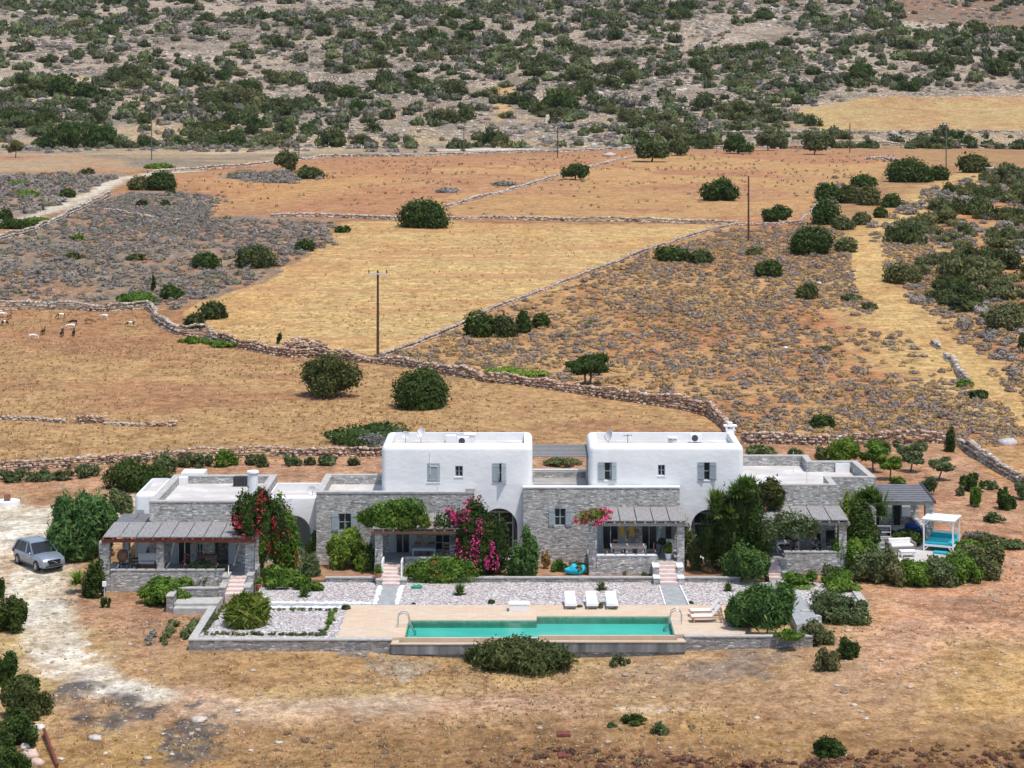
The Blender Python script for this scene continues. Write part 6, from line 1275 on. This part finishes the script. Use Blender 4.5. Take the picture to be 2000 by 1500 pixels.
# strips of little plants in the corner bed
def strip(pts, z, label, n, mat="olive", h=.16, hit=False):
    r = np.random.RandomState(n); V = []; F = []; T = []; b = 0
    W = [H(*p) if hit else P(*p,z) for p in pts]; o0 = W[0]
    for k in range(n):
        t = (k+.5)/n*(len(W)-1); i = min(int(t),len(W)-2); q = W[i].lerp(W[i+1],t-i); s = h*r.uniform(.5,1.4); v,f,t_ = leafcloud(k+n,s,s,s*.8,36,.07 if not hit else .12,4,core=.6)
        v = v+np.array([q.x-o0.x+r.normal(0,.07),q.y-o0.y+r.normal(0,.07),q.z-o0.z]); V.append(v); F.append(f+b); T.append(t_+b); b += len(v)
    me = mesh_np("flower_border",np.concatenate(V),np.concatenate(F),np.concatenate(T)); me.materials.append(M[mat]); o = link(bpy.data.objects.new("flower_border",me)); o.location = o0; tag(o,label,"flower border")
strip([(437,1185),(400,1236)],0,"row of tiny plants along the left wall of the gravel corner bed",26); strip([(400,1239),(560,1241),(640,1241)],0,"row of tiny plants along the front wall of the gravel corner bed",44); strip([(652,1195),(634,1236)],0,"row of tiny plants across the gravel left of the pool deck",18,"fresh",.2); strip([(520,1191),(660,1193)],0,"sparse row of tiny plants below the narrow path",14)
strip([(383,1215),(362,1250)],-.5,"row of low vines outside the left garden wall",12,"olive",.35,True); strip([(338,1215),(322,1262)],-.5,"middle row of low vines in the red soil",12,"olive",.3,True); strip([(298,1238),(292,1262)],-.5,"leftmost short row of low plants in the red soil",5,"greyshrub",.3,True)
# front
bush("bush",1014,1322,210,66,"juniper","broad spiky dark green bush below the front wall of the pool","bush",lobes=17,spread=.75,dep=.5,asp=2.6,leaf=.22,lr=(.36,.5))
bush("shrub",1212,1304,40,24,"maquis","wispy grey green weed at the pool's lower stone wall","shrub",lobes=6,core=.4)
GF = "single bushes in the front field"
for x,y,w_,h,m,lb in ((1239,1419,48,24,"mastic","dark left one of two bushes near the bottom centre"),(1290,1437,34,28,"olive","spiky right one of two bushes near the bottom centre"),(1196,1422,20,12,"olive","faint weed left of the two bushes near the bottom centre"),(1624,1485,60,46,"mastic","round dark green bush at the bottom right"),(16,1240,60,72,"mastic","bush at the left edge beside the drive"),(6,1340,46,66,"mastic","dark bush at the left edge below the drive"),(42,1412,94,86,"juniper","large dark bush at the left edge, lower"),(20,1470,90,80,"mastic","green bush in the lower left corner"),(12,1520,80,60,"mastic","bush in the very bottom left corner"),(0,1172,16,44,"mastic","bush just cut by the left edge beside the car"),(35,1368,70,50,"mastic","bush between the two large ones at the left edge")):
    bush("bush",x,y,w_,h,m,lb,"bush",GF,lobes=10,asp=2.0)

ICO1 = _ico(1)
# ------------------------------------------------------------------ hillside shrubs and the thicket on the right
R = np.random.RandomState(11)
def ppx(X, Y, Z):
    return 1030+FPX*X/Y, 200+FPX*(HZ-Z)/Y
def jit(x0u, y0, y1, cell, umax=.36):
    ys_ = []; xs_ = []
    y = y0
    while y < y1:
        x = np.arange(-umax*y,umax*y,cell); xs_.append(x+R.uniform(-.5,.5,len(x))*cell); ys_.append(np.full(len(x),y)+R.uniform(-.5,.5,len(x))*cell); y += cell
    return np.concatenate(xs_), np.concatenate(ys_)
X, Y = jit(0,588,1150,7.0); Z = zt(X,Y); u, v = ppx(X,Y,Z)
dn = fbm(X,Y,.022,91)*2.2+fbm(X,Y,.06,95)*1.6+.12
dn += .35*np.exp(-((u-250)/320)**2-((v-215)/70)**2)+.35*np.exp(-((u-1700)/300)**2-((v-120)/50)**2)-.9*inside(np.array([(1540,215),(1700,188),(2400,165),(2400,262),(1610,260)]),u,v)-.8*inside(np.array([(1760,-50),(2400,-50),(2400,60),(1760,45)]),u,v)
keep = (dn > R.uniform(-.45,.55,len(X))) & (v < 293); X,Y,Z,u,v,dn = [a[keep] for a in (X,Y,Z,u,v,dn)]
Rr = np.clip(R.lognormal(.78,.48,len(X)),.9,5.4)*(1+.15*np.clip(dn,-1,1)); big = u*0
poly_th = np.array([(1790,430),(1850,385),(1900,350),(2060,345),(2100,680),(1960,650),(1850,610),(1735,552),(1720,510),(1745,450)])
X2, Y2 = jit(0,236,420,5.0,.40); Z2 = zt(X2,Y2); u2, v2 = ppx(X2,Y2,Z2); k2 = inside(poly_th,u2,v2) & (R.rand(len(X2)) < .46); X2,Y2,Z2,u2,v2 = [a[k2] for a in (X2,Y2,Z2,u2,v2)]; R2 = np.clip(R.lognormal(.95,.35,len(X2)),1.2,4.4)
mats_ = ["juniper","maquis","juniper","maquis","mastic","juniper"]
VAR = []
for k in range(12):
    r_ = np.random.RandomState(500+k); V,F,T = leafcloud(500+k,1.0,.9,.6,800,.12,10,lr=(.28,.5),spread=.8,core=.62,fit=(1.02,.9,r_.uniform(.95,1.35))); m_ = mesh_np("bush",V,F,T); m_.materials.append(M[mats_[k%6]]); VAR.append(m_)
VAR2 = []
for k in range(8):
    r_ = np.random.RandomState(700+k); V,F,T = leafcloud(700+k,1.0,.9,.4,1300,.095,15,lr=(.2,.42),spread=.8,core=.62,fit=(1.02,.95,r_.uniform(.8,1.1))); m_ = mesh_np('bush',V,F,T); m_.materials.append(M[('maquis','maquis','juniper','maquis')[k%4]]); VAR2.append(m_)
KV = R.randint(0,960,997); TN = {"juniper":"dark olive","maquis":"grey green","mastic":"deep green","olive":"pale green"}
def spread_ind(X,Y,Z,Rr,n,name,label,group,cat,fr):
    def lab_of(i,u_,v_):
        if name[0] == 't': return f"{TN[('maquis','maquis','juniper','maquis')[KV[i % 997] % 4]]} rounded bush in the {'upper' if v_ < 420 else 'middle' if v_ < 500 else 'lower'} part of the right thicket"
        return f"{TN[mats_[(KV[i % 997] % 12)%6]]} rounded shrub {'at the foot of' if v_ > 235 else 'low on' if v_ > 170 else 'halfway up' if v_ > 90 else 'high on'} the hill, {'far left' if u_ < 400 else 'left of centre' if u_ < 800 else 'centre' if u_ < 1200 else 'right of centre' if u_ < 1600 else 'far right'}"

    inn_ = (fr[0] > -20) & (fr[0] < 2020) & (fr[1] > -12); size = np.where(inn_,Rr/Y,0); order = np.argsort(-size)[:n]
    for i in order:
        lab_ = lab_of(i,fr[0][i],fr[1][i])
        o = link(bpy.data.objects.new(name,VAR2[KV[i % 997] % 8] if name[0] == 't' else VAR[KV[i % 997] % 12])); s = Rr[i]; o.location = (X[i],Y[i],Z[i]-.15*s); o.rotation_euler = (0,0,R.uniform(0,6.28)); o.scale = (s,s*R.uniform(.8,1.1),s*R.uniform(.75,1.1)); tag(o,lab_,cat,group)
    rest = np.ones(len(X),bool); rest[order] = False; return rest
spread_ind(X2,Y2,Z2,R2,290,"thicket_bush","rounded evergreen bush of the dense thicket right of the yellow track","bushes of the right thicket","bush",(u2,v2))
rest = spread_ind(X,Y,Z,Rr,300,"hillside_shrub","large rounded evergreen shrub on the stony hillside or at its foot","large shrubs on the hillside","shrub",(u,v))
PAL = np.array([(.065,.075,.032),(.10,.105,.06),(.08,.10,.035),(.14,.13,.10),(.05,.062,.024),(.11,.13,.05)])
def stuff(name,X,Y,Z,Rr,nl,leaf,label,cat,pal,mat,hf=(1.0,1.45),core=True,seed=1,tone=1.12):
    r = np.random.RandomState(seed); base = [leafcloud(900+k,1,1,.36,nl,leaf,6,lr=(.35,.58),spread=.6,core=.75,fit=(1,.95,.62)) if core else leafcloud(900+k,1,1,.5,nl,leaf,3,lr=(.5,.8),spread=.42,core=.78,asp=3.0,ico=ICO1,fit=(1,.95,.62)) for k in range(8)]; V = []; F = []; T = []; Cc = []; b = 0
    for i in range(len(X)):
        v_,f_,t_ = base[r.randint(8)]; a = r.uniform(0,6.28); s = Rr[i]; c_,s_ = math.cos(a),math.sin(a); hh = r.uniform(*hf)/.65
        w_ = np.stack([(v_[:,0]*c_-v_[:,1]*s_)*s+X[i],(v_[:,0]*s_+v_[:,1]*c_)*s+Y[i],v_[:,2]*s*hh*1.05+Z[i]-.12*s],-1); V.append(w_); F.append(f_+b); T.append(t_+b); b += len(w_); cc = pal[r.randint(len(pal))]*r.uniform(.85,1.25)*tone; Cc.append(np.tile(cc,(len(w_),1)))
    V = np.concatenate(V); Cc = np.concatenate(Cc); me = mesh_np(name,V,np.concatenate(F),np.concatenate(T)); at = me.color_attributes.new("tint",'FLOAT_COLOR','POINT'); at.data.foreach_set("color",np.concatenate([Cc,np.ones((len(Cc),1))],1).astype(np.float32).ravel()); me.materials.append(M[mat]); o = link(bpy.data.objects.new(name,me)); tag(o,label,cat,kind="stuff"); return o
stuff("hillside_scrubland",X[rest],Y[rest],Z[rest],Rr[rest],190,.21,"mass of smaller evergreen shrubs over the upper hillside","shrubs",PAL,"leafstuff",seed=3)
# low grey and brown cushion scrub
def scrub(poly, y0, y1, cell, dens, rr_, pal, label, seed, umax=.40, neg=(), nsc=.05, nl=34, bare=0):
    X,Y = jit(0,y0,y1,cell,umax); Z = zt(X,Y); u,v = ppx(X,Y,Z); k = inside(np.array(poly),u+R.normal(0,8,len(u)),v+R.normal(0,2.2,len(u))) & (R.rand(len(X)) < dens+fbm(X,Y,nsc,seed)*2.2)
    for p in neg: k &= ~inside(np.array(p),u,v)
    X,Y,Z = X[k],Y[k],Z[k]; r_ = R.uniform(*rr_,len(X))*(1+R.rand(len(X))**4*.8); stuff("cushion_scrub",X,Y,Z,r_,100,.17,label,"scrub",np.array(pal),"scrubmat",(.6,1.1),core=False,seed=seed,tone=1.28); return len(X)
GB = [(.25,.17,.10),(.20,.155,.12),(.29,.19,.085),(.205,.16,.13),(.31,.21,.10),(.18,.135,.10)]
GG = [tuple(q*.86 for q in c_) for c_ in [(.205,.18,.16),(.18,.165,.15),(.235,.205,.18),(.175,.155,.13),(.24,.175,.12),(.15,.15,.10),(.215,.18,.15)]]
trk_ = [(1640,440),(1730,440),(1720,520),(1800,600),(1900,700),(2010,800),(2010,850),(1960,790),(1850,720),(1720,620),(1670,560),(1660,500)]
SR = [(745,706),(880,655),(965,610),(1220,515),(1440,446),(1570,440),(1800,470),(2000,640),(2120,700),(2120,1000),(1880,880),(1870,864),(1450,858),(1415,825),(1330,792),(1100,756),(900,730)]
n_ = [scrub(SR,170,330,.86,.70,(.22,.54),GB,"grey and brown cushion scrub covering the slope right of the diagonal wall",61,neg=(trk_,),nl=36)]
n_ += [scrub([(-60,575),(0,480),(210,392),(300,372),(430,385),(400,428),(520,430),(650,436),(640,478),(575,508),(515,548),(415,574),(345,600),(285,598),(-60,600)],225,380,1.1,.72,(.3,.68),GG,"grey cushion scrub left of the golden field",62,nl=36)]
n_ += [scrub([(-60,345),(235,345),(60,420),(-60,440)],300,440,2.3,.55,(.7,1.2),GG,"grey scrub above the white track at the left",63)]
n_ += [scrub([(-60,0),(2060,0),(2060,100),(2060,262),(1240,262),(1230,288),(640,300),(300,310),(-60,300)],560,1120,4.0,.34,(.7,1.5),GG,"low grey scrub among the rocks of the hillside",64,umax=.33,nl=24,neg=([(1560,215),(1700,190),(2060,170),(2060,258),(1610,258)],))]
n_ += [scrub([(800,1530),(900,1490),(1060,1450),(1250,1470),(1480,1488),(1700,1470),(2030,1440),(2030,1560),(800,1560)],85,108,.42,.5,(.10,.27),[(.12,.055,.035),(.16,.085,.045),(.09,.05,.035),(.22,.125,.05)],"dark reddish brown scrub along the bottom edge",65)]
n_ += [scrub([(520,1440),(1000,1400),(1700,1420),(2000,1440),(2000,1500),(500,1510)],90,112,1.2,.03,(.12,.24),[(.24,.17,.08),(.2,.13,.07),(.16,.11,.07)],"scattered dry tufts in the front field",66)]
n_ += [scrub([(1620,300),(1760,300),(1800,330),(1700,350),(1560,460),(1640,520),(1900,620),(1990,760),(1860,650),(1600,470)],200,430,2.4,.35,(.5,1.0),GG,"grey scrub between the bushes beside the yellow track",67,neg=(trk_,))]
n_ += [scrub([(1700,440),(1800,380),(1900,345),(2100,340),(2120,720),(1990,760),(1850,620),(1730,560)],200,430,2.2,.45,(.5,1.0),GG,"grey scrub under the right thicket",68)]
n_ += [scrub([(430,345),(540,330),(620,345),(560,358),(460,352)],330,450,1.8,.8,(.5,1.0),GG,"grey scrub patch at the left back of the red field",69)]
X,Y = jit(0,590,1120,3.6,.33); Z = zt(X,Y); u,v = ppx(X,Y,Z); k = (fbm(X,Y,.03,83)*2.4+fbm(X,Y,.12,84)*1.6+.15 > R.uniform(-.3,.9,len(X))) & ~inside(np.array([(1540,215),(1700,188),(2400,165),(2400,262),(1610,260)]),u,v)
X,Y,Z = X[k],Y[k],Z[k]; V = []; T = []; Cc = []; b = 0; v0,f0 = ICO1
for i in range(len(X)):
    s_ = R.uniform(.3,.8)*(1+R.rand()**8*1.2); vv = v0*(1+R.uniform(-.3,.3,(len(v0),1)))*np.array([s_*R.uniform(.8,1.8),s_,s_*R.uniform(.35,.7)])+np.array([X[i],Y[i],Z[i]+.1]); V.append(vv); T.append(f0+b); b += len(vv); Cc.append(np.tile(np.array([.58,.51,.45])*R.uniform(.5,1.1),(len(vv),1)))
V = np.concatenate(V); Cc = np.concatenate(Cc); me = mesh_np("hillside_rocks",V,None,np.concatenate(T)); at = me.color_attributes.new("tint",'FLOAT_COLOR','POINT'); at.data.foreach_set("color",np.concatenate([Cc,np.ones((len(Cc),1))],1).astype(np.float32).ravel()); me.materials.append(M["rubble"]); tag(link(bpy.data.objects.new("hillside_rocks",me)),"pale limestone rocks strewn over the hillside","rocks",kind="stuff")
def grass(name, poly, y0, y1, cell, dens, hh, pal, label, seed, blades_=9, umax=.30):
    r = np.random.RandomState(seed); X,Y = jit(0,y0,y1,cell,umax); Z = zt(X,Y); u,v = ppx(X,Y,Z); k = inside(np.array(poly),u,v) & (R.rand(len(X)) < dens+fbm(X,Y,.09,seed)*1.6+fbm(X,Y,.5,seed+1)*1.0)
    bad = (X > -20) & (X < 17.5) & (Y > 113.9) & (Y < 140); bad |= (X > -28) & (X < -17) & (Y > 121) & (Y < 141); bad |= (band(np.array([tuple(H(*p))[:2] for p in [(25,1025),(45,1100),(60,1170),(95,1230),(115,1275),(200,1330),(400,1380),(620,1387),(850,1378)]]),0,X,Y) < 1.7) & (Y < 150); bad |= (X > 13) & (X < 28) & (Y > 119) & (Y < 146); k &= ~bad; X,Y,Z = X[k],Y[k],Z[k]; n = len(X)
    if not n: return 0
    a = r.uniform(0,6.283,(n,blades_)); h_ = r.uniform(*hh,(n,blades_)); sp_ = r.uniform(.2,.9,(n,blades_))*h_; bx = X[:,None]+r.normal(0,.06,(n,blades_))*(hh[1]*6); by = Y[:,None]+r.normal(0,.06,(n,blades_))*(hh[1]*6); w_ = h_*.22
    dx,dy = np.cos(a),np.sin(a); V = np.stack([np.stack([bx-dy*w_,by+dx*w_,Z[:,None]-.02+0*bx],-1),np.stack([bx+dy*w_,by-dx*w_,Z[:,None]-.02+0*bx],-1),np.stack([bx+dx*sp_+dy*w_*.3,by+dy*sp_-dx*w_*.3,Z[:,None]+h_],-1),np.stack([bx+dx*sp_-dy*w_*.3,by+dy*sp_+dx*w_*.3,Z[:,None]+h_],-1)],2).reshape(-1,3)
    F = np.arange(len(V)).reshape(-1,4); pc = np.array(pal)[r.randint(len(pal),size=n)]*r.uniform(.75,1.2,(n,1)); Cc = np.repeat(pc,4*blades_,0); me = mesh_np(name,V,F); at = me.color_attributes.new("tint",'FLOAT_COLOR','POINT'); at.data.foreach_set("color",np.concatenate([Cc,np.ones((len(Cc),1))],1).astype(np.float32).ravel()); me.materials.append(M["scrubmat"]); tag(link(bpy.data.objects.new(name,me)),label,"grass",kind="stuff"); return n
GP = [(.46,.32,.15),(.36,.23,.11),(.54,.40,.21),(.28,.17,.09),(.50,.38,.24)]
n_ += [grass("dry_grass",[(-60,1180),(2060,1050),(2060,1560),(-60,1560)],88,134,.38,.30,(.05,.13),GP,"short dry grass and weeds in front of the villa",81)]
n_ += [grass("dry_grass",[(-60,608),(285,608),(430,672),(600,700),(950,752),(1400,830),(1440,880),(-60,915)],150,262,.75,.45,(.09,.2),GP,"dry grass of the goat field",82)]
n_ += [grass("dry_grass",[(360,612),(640,482),(660,440),(1420,442),(1220,508),(870,648),(745,694),(600,688),(480,668)],215,360,1.1,.28,(.10,.24),[(.5,.33,.17),(.42,.25,.13),(.6,.46,.24)],"dry stubble of the golden field",83)]
n_ += [grass("dry_grass",[(340,350),(600,315),(1500,292),(1760,300),(1570,430),(400,432)],340,620,2.6,.12,(.25,.5),[(.3,.2,.12),(.42,.3,.18),(.25,.2,.12)],"sparse tufts in the red field",84)]
X,Y = jit(0,90,134,.5,.32); Z = zt(X,Y); u,v = ppx(X,Y,Z); k = (R.rand(len(X)) < .12+.6*np.clip(fbm(X,Y,.12,88)*2,0,1)+.25*(u > 1650)*(v < 1350)+.25*(u < 330)*(v < 1380)) & ~((X > -20) & (X < 17.5) & (Y > 113.9)) & ~((X > -28) & (X < -17) & (Y > 121)) & ~((X > 13) & (X < 29) & (Y > 119)); X,Y,Z = X[k],Y[k],Z[k]; V = []; T = []; Cc = []
for i in range(len(X)):
    s_ = R.uniform(.025,.07)*(1+R.rand()**8*2.2); V.append(v0*np.array([s_*1.2,s_,s_*.6])*(1+R.uniform(-.25,.25,(len(v0),1)))+np.array([X[i],Y[i],Z[i]+s_*.2])); T.append(f0+i*len(v0)); Cc.append(np.tile(np.array([.50,.40,.31])*R.uniform(.6,1.2),(len(v0),1)))
V = np.concatenate(V); Cc = np.concatenate(Cc); me = mesh_np("pebbles",V,None,np.concatenate(T)); at = me.color_attributes.new("tint",'FLOAT_COLOR','POINT'); at.data.foreach_set("color",np.concatenate([Cc,np.ones((len(Cc),1))],1).astype(np.float32).ravel()); me.materials.append(M["rubble"]); tag(link(bpy.data.objects.new("pebbles",me)),"small pale stones scattered on the bare ground","pebbles",kind="stuff")
print("scrub", n_, len(X))
for o in bpy.data.objects:
    if "label" in o and not 4 <= len(o["label"].replace("-", " ").split()) <= 16: print("LABEL", o.name, len(o["label"].split()), o["label"])

# ------------------------------------------------------------------ air
def haze(dens):
    o = MB().box(-900,900,-30,1760,-8,190).build("haze", None) if False else None
    me = MB().box(-900,900,-30,1760,-8,190).mesh("haze"); m = bpy.data.materials.new("haze"); m.use_nodes = True; n = m.node_tree.nodes; n.clear()
    out = n.new("ShaderNodeOutputMaterial"); v = n.new("ShaderNodeVolumePrincipled"); v.inputs["Density"].default_value = dens; v.inputs["Color"].default_value = (.93,.96,1,1)
    m.node_tree.links.new(v.outputs[0], out.inputs["Volume"]); me.materials.append(m); o = link(bpy.data.objects.new("haze", me)); tag(o, kind="stuff", label="thin pale summer haze over the far slope", cat="haze")
haze(.000025)
